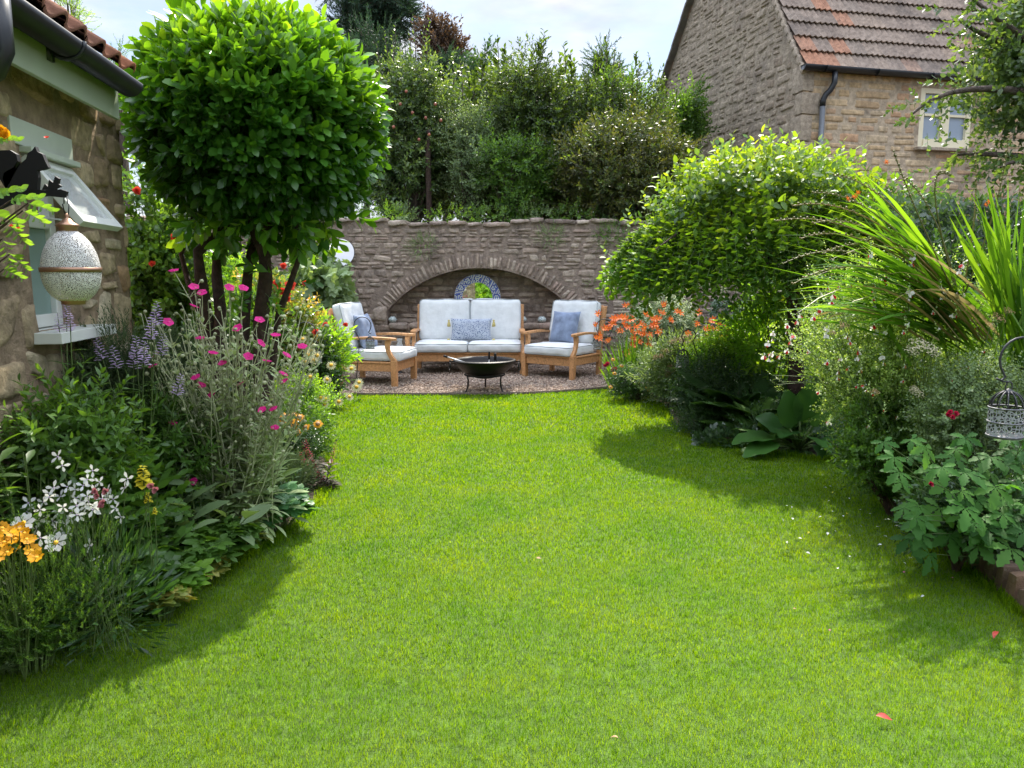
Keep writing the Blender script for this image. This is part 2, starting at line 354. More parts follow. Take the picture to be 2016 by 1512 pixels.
# ---------------------------------------------------------------- stone walls and tiles
def stones(mb, cx, cz, w_, h_, ang, relief, O, U, Nv, mi=0, n=7, irr=.12, seed=1, up=(0, 0, 1.), rnd_=.10):
    g = np.random.default_rng(seed); k = len(cx); u = np.linspace(-1, 1, n); uu, vv = np.meshgrid(u, u); uu = uu.ravel(); vv = vv.ravel()
    cx, cz, w_, h_, ang, relief = [np.broadcast_to(np.asarray(a, float), (k,))[:, None] for a in (cx, cz, w_, h_, ang, relief)]
    rc = 1 - rnd_ * (uu ** 4 * vv ** 4)
    co = g.uniform(-irr, irr, (k, 4, 2)); m = np.minimum(w_, h_)
    bl = [((1 - uu) * (1 - vv) / 4), ((1 + uu) * (1 - vv) / 4), ((1 - uu) * (1 + vv) / 4), ((1 + uu) * (1 + vv) / 4)]
    dx = sum(co[:, i, 0:1] * bl[i] for i in range(4)) * m; dz = sum(co[:, i, 1:2] * bl[i] for i in range(4)) * m
    ph = g.random((k, 4)) * 6.28; fr = g.uniform(1.5, 4.5, (k, 4))
    eu = .05 * np.sin(fr[:, 0:1] * vv * 1.7 + ph[:, 0:1]) * np.abs(uu) ** 3; ev = .08 * np.sin(fr[:, 1:2] * uu * 1.7 + ph[:, 1:2]) * np.abs(vv) ** 3
    x = (uu * rc + eu) * w_ / 2 + dx; z = (vv * rc + ev) * h_ / 2 + dz
    e = np.maximum(np.abs(uu), np.abs(vv)); prof = np.clip((1 - e ** 5), 0, 1) ** .6
    tilt = g.uniform(-.35, .35, (k, 2)); bump = 1 + .22 * np.sin(fr[:, 2:3] * uu + ph[:, 2:3]) * np.sin(fr[:, 3:4] * vv + ph[:, 3:4]) + tilt[:, 0:1] * uu * .5 + tilt[:, 1:2] * vv * .5
    y = relief * prof * bump - .02 * (e > .99)
    X = cx + x * np.cos(ang) - z * np.sin(ang); Z = cz + x * np.sin(ang) + z * np.cos(ang)
    P = np.asarray(O) + X[..., None] * np.asarray(U) + Z[..., None] * np.asarray(up) + y[..., None] * np.asarray(Nv)
    F = np.array([(j * n + i, j * n + i + 1, (j + 1) * n + i + 1, (j + 1) * n + i) for j in range(n - 1) for i in range(n - 1)])
    if np.dot(np.cross(U, up), Nv) < 0: F = F[:, ::-1]
    rn = np.repeat(g.random(k), n * n); FF = (F[None] + (np.arange(k) * n * n)[:, None, None]).reshape(-1, 4)
    mb.add(P.reshape(-1, 3), FF, mi, rn)
def courses(x0, x1, z0, z1, hr, wr, seed, keep=None, gap=.014):
    g = random.Random(seed); out = []; z = z0
    while z < z1:
        h = g.uniform(*hr); h = min(h, z1 - z) if z1 - z - h > hr[0] * .6 else z1 - z
        x = x0 - g.uniform(0, wr[0])
        while x < x1:
            w_ = g.uniform(*wr) * g.choice((.7, 1, 1, 1.3)); a = max(x, x0); b = min(x + w_, x1)
            if b - a > .05:
                if h > hr[0] * 1.7 and g.random() < .25:
                    cut = h * g.uniform(.35, .65); L_ = [(z, z + cut), (z + cut, z + h)]
                else: L_ = [(z, z + h)]
                for (p, q) in L_:
                    r = keep(a, b, p, q) if keep else (a, b, p, q)
                    if r: out.append(((r[0] + r[1]) / 2, (r[2] + r[3]) / 2, r[1] - r[0] - gap, r[3] - r[2] - gap, g.uniform(-.03, .03)))
            x += w_
        z += h
    return np.array(out)
def panel(mb, O, U, x0, x1, z0, z1, Nv, off=0, mi=0, rnd=.5):
    U = np.asarray(U); O = np.asarray(O) + np.asarray(Nv) * off
    v = [O + U * x + np.array([0, 0, z]) for x, z in ((x0, z0), (x1, z0), (x1, z1), (x0, z1))]
    f = (0, 1, 2, 3) if np.dot(np.cross(U, (0, 0, 1)), Nv) > 0 else (3, 2, 1, 0)
    mb.add(v, [f], mi, rnd)
def tiles(mb, E, U, S, Nv, rows, cols, tw, tl, exp_, prof, lift, mi=0, colf=None, thick=.018, skip=None):
    E, U, S, Nv = map(np.asarray, (E, U, S, Nv)); k = len(prof)
    for r in range(rows):
        for c in range(cols):
            if skip and skip(r, c): continue
            j = rng.uniform(-.006, .006); V = []
            for (t, up) in ((0, lift), (tl, 0)):
                for i, pz in enumerate(prof): V.append(E + U * ((c + i / (k - 1) * 1.0) * tw) + S * (r * exp_ + t + j) + Nv * (pz + up))
            for i, pz in enumerate(prof): V.append(E + U * ((c + i / (k - 1)) * tw) + S * (r * exp_ + j) + Nv * (pz + lift - thick))
            F = [(i, i + 1, k + i + 1, k + i) for i in range(k - 1)] + [(2 * k + i, 2 * k + i + 1, i + 1, i) for i in range(k - 1)]
            mb.add(V, F, mi, colf(r, c) if colf else rng.random())
def rbox(hs, r=.03, n=9, puff=(0, 0, 0), noise=0):
    """soft rounded box, half sizes hs"""
    hs = np.asarray(hs, float); V = []; F = []; u = np.linspace(-1, 1, n); b = 0
    for ax in range(3):
        for sg in (-1, 1):
            for a in u:
                for c in u:
                    p = [0, 0, 0]; p[ax] = sg; p[(ax + 1) % 3] = a; p[(ax + 2) % 3] = c; V.append(p)
            for i in range(n - 1):
                for j in range(n - 1):
                    f = (b + i * n + j, b + (i + 1) * n + j, b + (i + 1) * n + j + 1, b + i * n + j + 1); F.append(f if sg > 0 else f[::-1])
            b += n * n
    V = np.array(V, float); s = np.sign(V) * np.abs(V) ** .8; p = s * hs; q = np.clip(p, -(hs - r), hs - r); p = q + r * nrm(p - q) * (np.linalg.norm(p - q, axis=1, keepdims=True) > 1e-6)
    for ax in range(3):
        o1, o2 = (ax + 1) % 3, (ax + 2) % 3; k = (1 - V[:, o1] ** 2) * (1 - V[:, o2] ** 2) * (np.abs(V[:, ax]) > .999)
        p[:, ax] += np.sign(V[:, ax]) * k * puff[ax]
    if noise: p += noise * np.stack([np.sin(p[:, 1] * 23 + p[:, 2] * 31), np.sin(p[:, 2] * 27 + p[:, 0] * 19), np.sin(p[:, 0] * 21 + p[:, 1] * 25)], -1)
    return p, F
def rotm(ax, a):
    c, s = math.cos(a), math.sin(a)
    return np.array({'x': [[1, 0, 0], [0, c, -s], [0, s, c]], 'y': [[c, 0, s], [0, 1, 0], [-s, 0, c]], 'z': [[c, -s, 0], [s, c, 0], [0, 0, 1]]}[ax])
def inpoly(px, py, poly):
    r = np.zeros(len(px), bool); n = len(poly)
    for i in range(n):
        x1, y1 = poly[i]; x2, y2 = poly[(i + 1) % n]
        c = ((y1 > py) != (y2 > py)) & (px < (x2 - x1) * (py - y1) / (y2 - y1 + 1e-12) + x1); r ^= c
    return r
BARK = plain('bark', (.07, .045, .03), .9, var=.4, scale=30, bump=.8, bscale=40)
STEM = plain('green_stem', (.10, .15, .04), .6, var=.3)
# ================================================================ GROUND
def sheet(name, poly, z, mat, kind='structure'):
    me = bpy.data.meshes.new(name); me.from_pydata([(x, y, z) for x, y in poly], [], [tuple(range(len(poly)))]); me.update()
    if me.polygons[0].normal.z < 0: me.flip_normals()
    me.materials.append(mat); o = bpy.data.objects.new(name, me); C.objects.link(o); o['kind'] = kind; o['label'] = name.replace('_', ' '); return o
soil = plain('soil', (.06, .042, .028), .95, var=.45, scale=30, bump=1, bscale=55)
sheet('ground', [(-150, -60), (150, -60), (150, 300), (-150, 300)], -.004, soil)
LP = [(0, 1312), (120, 1262), (240, 1210), (330, 1170), (430, 1125), (520, 1078), (590, 1030), (635, 980), (655, 935), (642, 880), (630, 830), (640, 795), (698, 779)]
MP = [(760, 779), (860, 779), (960, 778), (1040, 777), (1110, 773), (1185, 767)]
RP = [(1200, 768), (1250, 778), (1300, 800), (1330, 842), (1400, 868), (1480, 885), (1600, 905), (1700, 915), (1722, 960), (1790, 1030), (1880, 1108), (1950, 1155), (2016, 1215)]
lawn_poly = [(-1.62, -4), (-1.84, 2.0)] + [tuple(G(*p)[:2]) for p in LP + MP + RP] + [(2.25, 2.5), (2.6, 1.5), (2.8, -4)]
LE = [tuple(G(*p)[:2]) for p in LP]; RE = [tuple(G(*p)[:2]) for p in RP]
thatch = plain('lawn_thatch', (.065, .12, .010), .95, var=.4, scale=22, bump=.6, bscale=120)
sheet('lawn', lawn_poly, 0, thatch)
# grass blades
gm, Nn, L, b = nodes('grass_blade'); at = Nn.new('ShaderNodeAttribute'); at.attribute_name = 'rnd'
r1 = ramp(Nn, [(.038, .098, .004), (.108, .208, .006), (.172, .285, .010), (.21, .30, .018)], [0, .4, .85, 1]); L.new(at.outputs['Fac'], r1.inputs[0])
t_ = Nn.new('ShaderNodeTexCoord'); n_ = Nn.new('ShaderNodeTexNoise'); n_.inputs['Scale'].default_value = 1.9; n_.inputs['Detail'].default_value = 6; n_.inputs['Roughness'].default_value = .62; L.new(t_.outputs['Object'], n_.inputs['Vector'])
r2 = ramp(Nn, [(.62, .82, .8), (1, 1, 1), (1.42, 1.14, 1.0)], [.3, .5, .72]); L.new(n_.outputs['Fac'], r2.inputs[0])
m_ = Nn.new('ShaderNodeMixRGB'); m_.blend_type = 'MULTIPLY'; m_.inputs['Fac'].default_value = 1; L.new(r1.outputs[0], m_.inputs['Color1']); L.new(r2.outputs[0], m_.inputs['Color2'])
n3_ = Nn.new('ShaderNodeTexNoise'); n3_.inputs['Scale'].default_value = .8; n3_.inputs['Detail'].default_value = 7; n3_.inputs['Roughness'].default_value = .7; L.new(t_.outputs['Object'], n3_.inputs['Vector']); r3_ = ramp(Nn, [(0, 0, 0), (.5, .5, .5)], [.56, .72]); L.new(n3_.outputs['Fac'], r3_.inputs[0])
mo = Nn.new('ShaderNodeMixRGB'); mo.inputs['Color2'].default_value = (.17, .235, .03, 1); L.new(r3_.outputs[0], mo.inputs['Fac']); L.new(m_.outputs[0], mo.inputs['Color1']); m_ = mo
L.new(m_.outputs[0], b.inputs['Base Color']); b.inputs['Roughness'].default_value = .6; b.inputs['Specular IOR Level'].default_value = .12
tr = Nn.new('ShaderNodeBsdfTranslucent'); mm = Nn.new('ShaderNodeMixRGB'); mm.blend_type = 'MULTIPLY'; mm.inputs['Fac'].default_value = 1; mm.inputs['Color2'].default_value = (2.8, 2.45, .28, 1)
L.new(m_.outputs[0], mm.inputs['Color1']); L.new(mm.outputs[0], tr.inputs['Color']); ms = Nn.new('ShaderNodeMixShader'); ms.inputs[0].default_value = .5
L.new(b.outputs[0], ms.inputs[1]); L.new(tr.outputs[0], ms.inputs[2]); L.new(ms.outputs[0], Nn['Material Output'].inputs['Surface'])
def grass():
    bands = [(1.2, 2.6, 32000, .0016, .021), (2.6, 3.6, 24000, .0021, .021), (3.6, 5.0, 15000, .003, .021), (5.0, 6.8, 9000, .0045, .022), (6.8, 9.3, 4500, .0075, .026)]
    VV = []; FQ = []; FT = []; RN = []; n0 = 0; lp = np.array(lawn_poly)
    for y0, y1, den, wd, ht in bands:
        xm = y1 * .75 + .5; xl, xr = max(-xm, lp[:, 0].min()), min(xm, lp[:, 0].max()); n = int(den * (y1 - y0) * (xr - xl))
        x = rng.uniform(xl, xr, n); y = rng.uniform(y0, y1, n); k = inpoly(x, y, lawn_poly); x, y = x[k], y[k]; n = len(x)
        a = rng.random(n) * 6.283; lean = rng.random(n) ** .8 * .9; az = rng.random(n) * 6.283; h = ht * rng.uniform(.45, 1.25, n)
        clump = .5 + .5 * np.sin(x * 31 + 3 * np.sin(y * 17)) * np.sin(y * 37 + 2 * np.sin(x * 23)); h *= .8 + .4 * clump
        wx, wy = np.cos(a) * wd * .5, np.sin(a) * wd * .5; lx, ly = np.cos(az) * lean * h, np.sin(az) * lean * h; z = np.zeros(n)
        V = np.stack([np.stack([x - wx, y - wy, z], -1), np.stack([x + wx, y + wy, z], -1),
                      np.stack([x + wx * .8 + lx * .35, y + wy * .8 + ly * .35, h * .6], -1), np.stack([x - wx * .8 + lx * .35, y - wy * .8 + ly * .35, h * .6], -1),
                      np.stack([x + lx, y + ly, h * (1 - .35 * lean)], -1)], 1)
        VV.append(V.reshape(-1, 3)); o = (np.arange(n) * 5)[:, None] + n0; FQ.append(o + [0, 1, 2, 3]); FT.append(o + [3, 2, 4])
        RN.append(np.repeat(np.clip(rng.beta(2, 2.4, n) * .85 + (rng.random(n) > .965) * .5, 0, 1), 5)); n0 += n * 5
    # longer ragged blades along the cut edges
    for E_ in (LE, RE):
        E_ = np.array(E_); k = rng.integers(0, len(E_) - 1, 5200); u = rng.random(5200)[:, None]; p = E_[k] * (1 - u) + E_[k + 1] * u + rng.normal(size=(5200, 2)) * .022; n = len(p); x, y = p.T
        a = rng.random(n) * 6.283; az = rng.random(n) * 6.283; lean = rng.random(n) * 1.1; h = rng.uniform(.02, .06, n); wd = .0012 * (1 + y * .25); wx, wy = np.cos(a) * wd, np.sin(a) * wd; lx, ly = np.cos(az) * lean * h, np.sin(az) * lean * h; z = np.zeros(n)
        V = np.stack([np.stack([x - wx, y - wy, z], -1), np.stack([x + wx, y + wy, z], -1), np.stack([x + wx * .8 + lx * .35, y + wy * .8 + ly * .35, h * .6], -1), np.stack([x - wx * .8 + lx * .35, y - wy * .8 + ly * .35, h * .6], -1), np.stack([x + lx, y + ly, h * (1 - .35 * lean)], -1)], 1)
        VV.append(V.reshape(-1, 3)); o = (np.arange(n) * 5)[:, None] + n0; FQ.append(o + [0, 1, 2, 3]); FT.append(o + [3, 2, 4]); RN.append(np.repeat(rng.random(n) * .8, 5)); n0 += n * 5
    mb = MB(); mb.V.append((np.concatenate(VV), np.concatenate(RN))); q = np.concatenate(FQ); t = np.concatenate(FT)
    mb.P += [(q, np.zeros(len(q), int)), (t, np.zeros(len(t), int))]; mb.n = n0
    o = mb.build('grass', gm, None, smooth=False); tag(o, 'short mown bright green grass of the lawn', None, None, 'stuff')
grass()
# gravel patio
pat = [tuple(G(*p)[:2]) for p in [(698, 779)] + MP] + [(1.5, 9.8), (2.0, 12.0), (-3.0, 12.0), (-2.6, 9.4)]
sheet('gravel_bed', pat, .002, plain('gravel_base', (.20, .15, .12), .95, var=.4, scale=60, bump=1, bscale=120))
mb = MB(); n = 26000; x = rng.uniform(-3, 2, n); y = rng.uniform(8.9, 11.9, n); k = inpoly(x, y, pat); x, y = x[k], y[k]; n = len(x)
oc = np.array([(1, 0, 0), (-1, 0, 0), (0, 1, 0), (0, -1, 0), (0, 0, 1), (0, 0, -1)], float); of = np.array([(0, 2, 4), (2, 1, 4), (1, 3, 4), (3, 0, 4), (2, 0, 5), (1, 2, 5), (3, 1, 5), (0, 3, 5)])
sc = rng.uniform(.006, .015, (n, 1)) * rng.uniform(.6, 1.3, (n, 3)); mb.scat((oc, [of], [np.zeros(8, int)], np.zeros(6)), np.stack([x, y, rng.uniform(.0, .016, n)], -1), orient(rand_dirs(n), rand_dirs(n)), sc)
gr = mb.build('gravel', stonemat('gravel_stone', [(.20, .145, .11), (.42, .32, .25), (.55, .46, .38), (.34, .23, .17), (.60, .53, .45)], lpos=.9, bump=.2), None, smooth=False); tag(gr, 'pinkish beige gravel of the seating area', None, None, 'stuff')
wood_old = plain('edging_wood', (.10, .075, .055), .85, var=.3, scale=40, bump=.5)
t = thing('lawn_edging', 'thin dark timber edging strip between the gravel and the lawn', 'edging', (-.3, 9.0, 0)); mb = MB()
ed = [G(*p) for p in [(698, 779)] + MP] + [np.array([1.35, 9.5, 0])]
for a, c in zip(ed[:-1], ed[1:]):
    a = np.array([a[0], a[1], 0]); c = np.array([c[0], c[1], 0]); d = c - a; u = nrm(d); mb.box((a + c) / 2 + [0, .012, .008], (np.linalg.norm(d) + .01, .018, .05), 0, np.array([u, [-u[1], u[0], 0], [0, 0, 1]]).T)
mb.build('edging_board', wood_old, t)

# ================================================================ GARDEN WALL WITH ARCH
wall_m = stonemat('garden_wall_stone', [(.21, .165, .138), (.36, .28, .228), (.45, .365, .30), (.28, .225, .188), (.52, .44, .36), (.385, .285, .238)], lich=(.55, .52, .46), lpos=.57, stain=(.17, .13, .115))
mort = stonemat('garden_wall_mortar', [(.27, .215, .178), (.32, .255, .212)], lpos=.75, bump=.9)
YW = 11.9; ACX, AZ, AR, AHW, ASH = -.495, -.40, 1.90, 1.43, .63
t = thing('garden_wall', 'old rubble stone garden wall with a wide shallow arched alcove', 'wall', (ACX, YW, 0)); WALL = t
def wtop(x): return 2.17 + .03 * math.sin(x * 1.7) + .02 * math.sin(x * 5.1) - .02 * x * .3
def arch_z(x): d = AR ** 2 - (x - ACX) ** 2; return AZ + math.sqrt(d) if d > 0 else -9
RT = .22
def keepw(a, b_, p, q):
    cx = (a + b_) / 2; cz = (p + q) / 2
    if abs(cx - ACX) < AHW + .02 and cz > ASH - .02 and cz < arch_z(cx) + .02: 
        return None
    def bad(x, z):
        rr = math.hypot(x - ACX, z - AZ); return z > .78 and abs(x - ACX) < 1.75 and rr < AR + RT and z > AZ + 1.1
    def inside(x, z): return abs(x - ACX) < AHW and ASH < z < 1.0
    if inside(a, cz) or inside(b_, cz):
        if a < ACX - AHW < b_: b_ = ACX - AHW
        elif a < ACX + AHW < b_: a = ACX + AHW
        else: return None
        if b_ - a < .05: return None
    cx = (a + b_) / 2
    if bad(cx, cz): return None
    if bad(a, cz) or bad(b_, cz):
        w0 = b_ - a
        if bad(a, cz): a = a + w0 * .45
        if bad(b_, cz): b_ = b_ - w0 * .45
        if b_ - a < .05: return None
    if bad((a + b_) / 2, p): p = p + (q - p) * .4
    if q > wtop(cx): q = wtop(cx)
    return (a, b_, p, q) if q - p > .03 else None
mb = MB(); O = (0, YW, 0); U = (1, 0, 0); Nv = (0, -1, 0)
rc = courses(-7, 6.3, 0, 2.1, (.045, .13), (.09, .32), 3, keepw, gap=.011)
stones(mb, *rc.T, rng.uniform(.004, .022, len(rc)), O, U, Nv, seed=4, irr=.26, rnd_=.2)
rc = courses(ACX - AHW - .1, ACX + AHW + .1, ASH, 1.6, (.07, .15), (.16, .42), 8)
stones(mb, *rc.T, rng.uniform(.01, .03, len(rc)), (0, YW + .34, 0), U, Nv, seed=5)
k = 50; th = np.linspace(R(41), R(139), k); th = th + rng.uniform(-.006, .006, k); ln = rng.uniform(.17, .25, k)
stones(mb, ACX + (AR + ln / 2) * np.cos(th), AZ + (AR + ln / 2) * np.sin(th), rng.uniform(.04, .06, k), ln, th - R(90), rng.uniform(.008, .024, k), O, U, Nv, seed=6, irr=.30, rnd_=.22)
stones(mb, [ACX - AHW - .12, ACX + AHW + .12], [.80, .80], [.24, .24], [.26, .26], [0, 0], [.05, .05], O, U, Nv, seed=16)
mb.build('stonework', wall_m, t)
mb = MB(); xs = np.concatenate([np.linspace(-7, ACX - AHW, 12), np.linspace(ACX - AHW, ACX + AHW, 41)[1:], np.linspace(ACX + AHW, 6.3, 12)[1:]])
for a, c in zip(xs[:-1], xs[1:]):
    m = (a + c) / 2; f = [(0, 1, 2, 3)]
    if abs(m - ACX) < AHW:
        za, zc = arch_z(max(a, ACX - AHW + 1e-4)), arch_z(min(c, ACX + AHW - 1e-4))
        mb.add([(a, YW, za), (c, YW, zc), (c, YW, wtop(c)), (a, YW, wtop(a))], f); mb.add([(a, YW, 0), (c, YW, 0), (c, YW, ASH), (a, YW, ASH)], f)
        mb.add([(a, YW - .0, za), (a, YW + .36, za), (c, YW + .36, zc), (c, YW - .0, zc)], f)
    else: mb.add([(a, YW, 0), (c, YW, 0), (c, YW, wtop(c)), (a, YW, wtop(a))], f)
    mb.add([(a, YW, wtop(a)), (c, YW, wtop(c)), (c, YW + .5, wtop(c)), (a, YW + .5, wtop(a))], f); mb.add([(c, YW + .5, 0), (a, YW + .5, 0), (a, YW + .5, wtop(a)), (c, YW + .5, wtop(c))], f)
a, c = ACX - AHW, ACX + AHW; zz = arch_z(a + .001)
mb.add([(a, YW + .34, 0), (c, YW + .34, 0), (c, YW + .34, 1.6), (a, YW + .34, 1.6)], [(0, 1, 2, 3)]); mb.add([(a, YW, ASH), (c, YW, ASH), (c, YW + .36, ASH), (a, YW + .36, ASH)], [(0, 1, 2, 3)])
for x in (a, c): mb.add([(x, YW, ASH), (x, YW + .36, ASH), (x, YW + .36, zz), (x, YW, zz)], [(0, 1, 2, 3)])
mb.build('mortar', mort, t, smooth=False)
# shelf slabs in the alcove, coping stones
mb = MB(); x = ACX - AHW + .02; g = random.Random(4)
while x < ACX + AHW - .1:
    w_ = min(g.uniform(.25, .5), ACX + AHW - x); p, f = rbox((w_ / 2 - .01, .12, .05), .03, 7, noise=.006); mb.add(p + [x + w_ / 2, YW + .06, ASH - .02], f, 0); x += w_
mb.build('shelf_stones', wall_m, t)
mb = MB(); x = -7
while x < 6.2:
    w_ = g.uniform(.2, .5); p, f = rbox((w_ / 2 - .008, .27, g.uniform(.025, .04)), .025, 7, noise=.01); mb.add(p @ rotm('y', g.uniform(-.03, .03)).T + [x + w_ / 2, YW + .22, wtop(x + w_ / 2) + .01], f, 0); x += w_
mb.build('coping', wall_m, t)

# ================================================================ HOUSE ON THE RIGHT
hs = stonemat('house_gable_stone', [(.34, .28, .215), (.44, .37, .29), (.39, .325, .25), (.31, .25, .19)], lich=(.45, .42, .36), lpos=.66, stain=(.22, .18, .145), bump=.9)
hf = stonemat('house_front_stone', [(.52, .375, .215), (.60, .46, .29), (.48, .35, .21), (.55, .35, .215), (.43, .345, .24), (.63, .50, .33)], lpos=.72, stain=(.30, .22, .15), bump=.35)
hm = stonemat('house_mortar', [(.37, .31, .24), (.42, .355, .28)], lpos=.8, stain=(.26, .215, .17), bump=.8)
hmf = stonemat('house_front_mortar', [(.47, .385, .28), (.53, .435, .32)], lpos=.9, bump=.4)
az = R(-13); HC = W(1583, 150, 12.5); HC[2] = 0
gu = np.array([math.sin(az), math.cos(az), 0]); fu = np.array([gu[1], -gu[0], 0]); gn = -fu; fn = -gu    # gable runs back, front runs right
GZ = 4.60; APL, APZ, LBL = 2.57, 8.3, 6.9
t = thing('stone_house', 'old two-storey stone house with weathered clay tiled roof behind the garden', 'house', HC)
def rake(l): return GZ + (APZ - GZ) * l / APL if l < APL else APZ - (l - APL) * 1.06
def keepg(a, b_, p, q):
    if q > rake(a) or q > rake(b_) + .02:
        if p > min(rake(a), rake(b_)) - .08: return None
        q = min(q, rake(a), rake(b_)); 
    return (a, b_, p, q) if q - p > .04 else None
mb = MB(); rc = courses(.0, LBL, 0, 8.3, (.08, .2), (.14, .42), 21, keepg)
stones(mb, *rc.T, rng.uniform(.003, .022, len(rc)), HC, gu, gn, seed=22, irr=.26, rnd_=.2)
mb.build('gable_wall', hs, t)
mb = MB(); WX0, WX1, WZ0, WZ1 = 0, 0, 0, 0
def fx(px, py):
    n_ = gu; r = ray(px, py); P = EYE + r * np.dot(HC - EYE, n_) / np.dot(r, n_); return float(np.dot(P - HC, fu)), P[2]
WX0, WZ0 = fx(1806, 290); WX1, _ = fx(1908, 290); _, WZ1 = fx(1812, 172)
def keepf(a, b_, p, q):
    if b_ > WX0 - .01 and a < WX1 + .01 and q > WZ0 and p < WZ1 + .02:
        if a < WX0 - .08: b_ = WX0 - .01
        elif b_ > WX1 + .08: a = WX1 + .01
        else: return None
    return (a, b_, p, q)
rc = courses(.02, 6.5, 0, GZ + .02, (.09, .19), (.22, .62), 31, keepf, gap=.016); stones(mb, *rc.T, rng.uniform(.006, .014, len(rc)), HC, fu, fn, seed=32, irr=.07)
mb.build('front_wall', hf, t)
mb = MB(); zz = 2.0; i = 0
while zz < GZ - .1:
    hh = g.uniform(.24, .42); wq = (.32, .2)[i % 2]; p, f = rbox((wq / 2, (.2, .32)[i % 2] / 2, hh / 2 - .008), .02, 7, noise=.004)
    mb.add(p @ np.array([fu, gu, [0, 0, 1]]) + HC + fu * (wq / 2 - .035) + gu * ((.2, .32)[i % 2] / 2 - .035) + [0, 0, zz + hh / 2], f, 0); zz += hh; i += 1
mb.build('quoin', hs, t)
mb = MB(); L_ = [0, APL, LBL]
P = lambda l, z, o=0: HC + gu * l + np.array([0, 0, z]) - fu * o
mb.add([P(0, 0), P(LBL, 0), P(LBL, rake(LBL)), P(APL, APZ), P(0, GZ)], [(0, 1, 2, 3, 4)]); mb.build('gable_mortar', hm, t, smooth=False)
mb = MB(); panel(mb, HC, fu, 0, WX0, 0, GZ, fn); panel(mb, HC, fu, WX1, 6.5, 0, GZ, fn); panel(mb, HC, fu, WX0, WX1, 0, WZ0, fn); panel(mb, HC, fu, WX0, WX1, WZ1, GZ, fn)
panel(mb, HC + fu * 6.5, gu, 0, LBL, 0, GZ, fu)
for x_ in (WX0, WX1): panel(mb, HC + fu * x_, gu, 0, .25, WZ0, WZ1, fu if x_ == WX0 else -fu)
mb.add([HC + fu * WX0 + [0, 0, WZ1], HC + fu * WX1 + [0, 0, WZ1], HC + fu * WX1 + gu * .25 + [0, 0, WZ1], HC + fu * WX0 + gu * .25 + [0, 0, WZ1]], [(0, 1, 2, 3)])
mb.build('front_mortar', hmf, t, smooth=False)
# window
cream = plain('cream_paint', (.80, .72, .50), .45, var=.04, scale=5); glassm, Nn, L, b = nodes('window_glass'); b.inputs['Base Color'].default_value = (.26, .32, .39, 1); b.inputs['Roughness'].default_value = .06; b.inputs['Specular IOR Level'].default_value = .9
curt = plain('curtain_cloth', (.45, .52, .62), .9, var=.1, scale=8)
fm = MB(); wx, wz = WX1 - WX0, WZ1 - WZ0; rF = np.array([fu, gu, [0, 0, 1]]).T
def fb(x, z, sx, sz, dep, sy=.07, M=fm, mi=0): M.box(HC + fu * x + gu * dep + [0, 0, z], (sx, sy, sz), mi, rF)
cw = .13
fb(WX0 + cw * .35, (WZ0 + WZ1) / 2, cw * .7, wz, .04); fb(WX1 - cw * .35, (WZ0 + WZ1) / 2, cw * .7, wz, .04); fb((WX0 + WX1) / 2, WZ1 - .04, wx - cw * 1.4, .08, .04); fb((WX0 + WX1) / 2, WZ0 + .07, wx - cw * 1.4, .14, .03, .09)
fb((WX0 + WX1) / 2, (WZ0 + WZ1) / 2 + .03, .16, wz - .22, .04)
mid = (WX0 + WX1) / 2; gw = (wx - cw * 1.4 - .16) / 2
for s_ in (-1, 1): fb(mid + s_ * (.08 + gw / 2), WZ0 + wz * .56, gw, .04, .045, .05)
fo = fm.build('window', cream, t, smooth=False, bevel=.004)
for s_ in (-1, 1):
    for (z0_, z1_) in ((WZ0 + .14, WZ0 + wz * .56 - .02), (WZ0 + wz * .56 + .02, WZ1 - .08)):
        p = MB(); p.box(HC + fu * (mid + s_ * (.08 + gw / 2)) + gu * .06 + [0, 0, (z0_ + z1_) / 2], (gw, .006, z1_ - z0_), 0, rF); o = p.build('pane', glassm, None, smooth=False)
        o.parent = fo; o.location = -np.array(HC)
cm = MB(); cu = []
for s_ in (-1, 1):
    k = 30; 
    for i in range(k):
        pass
    V = []; 
    for i in range(k + 1):
        u = i / k; x_ = mid + s_ * (.09 + gw * .35 + u * gw * .75); d_ = .10 + .02 * math.sin(u * 22)
        V += [HC + fu * x_ + gu * d_ + [0, 0, WZ0 + .02], HC + fu * x_ + gu * d_ + [0, 0, WZ1 - .02]]
    cm.add(V, [(2 * i, 2 * i + 2, 2 * i + 3, 2 * i + 1) for i in range(k)])
s_ = MB(); fb((WX0 + WX1) / 2, WZ0 - .03, wx + .16, .05, -.02, .2, s_); s_.build('sill', hs, t, smooth=False, bevel=.008)
# roof tiles
tile_m = stonemat('weathered_tiles', [(.25, .20, .165), (.33, .265, .215), (.285, .235, .195), (.37, .29, .225), (.36, .25, .19), (.42, .22, .14)], lich=(.34, .31, .26), lpos=.62, stain=(.10, .085, .075), bump=.3)
Sf = nrm(gu * APL + np.array([0, 0, APZ - GZ])); Nf = np.cross(fu, Sf); Nf = Nf if Nf[2] > 0 else -Nf
prof = [.0, .012, .030, .012, .0, .012, .030, .012, .0, .012, .030, .012, 0]
red = {(0, 0), (1, 0), (0, 1), (1, 2), (4, 2), (3, 3), (5, 3), (7, 3), (6, 9), (2, 11), (8, 12)}
def cf(r, c):
    if (r, c) in red: return rng.uniform(.88, 1)
    return rng.uniform(0, .58) if rng.random() < .95 else rng.uniform(.7, .8)
Ep = HC + np.array([0, 0, GZ + .02]) - Sf * .10 + Nf * .03 - fu * .02
rows = int(math.hypot(APL, APZ - GZ) / .335) + 1
rf = MB(); tiles(rf, Ep, fu, Sf, Nf, rows, 22, .30, .375, .335, prof, .045, colf=cf)
ro = rf.build('roof', tile_m, t, smooth=False)
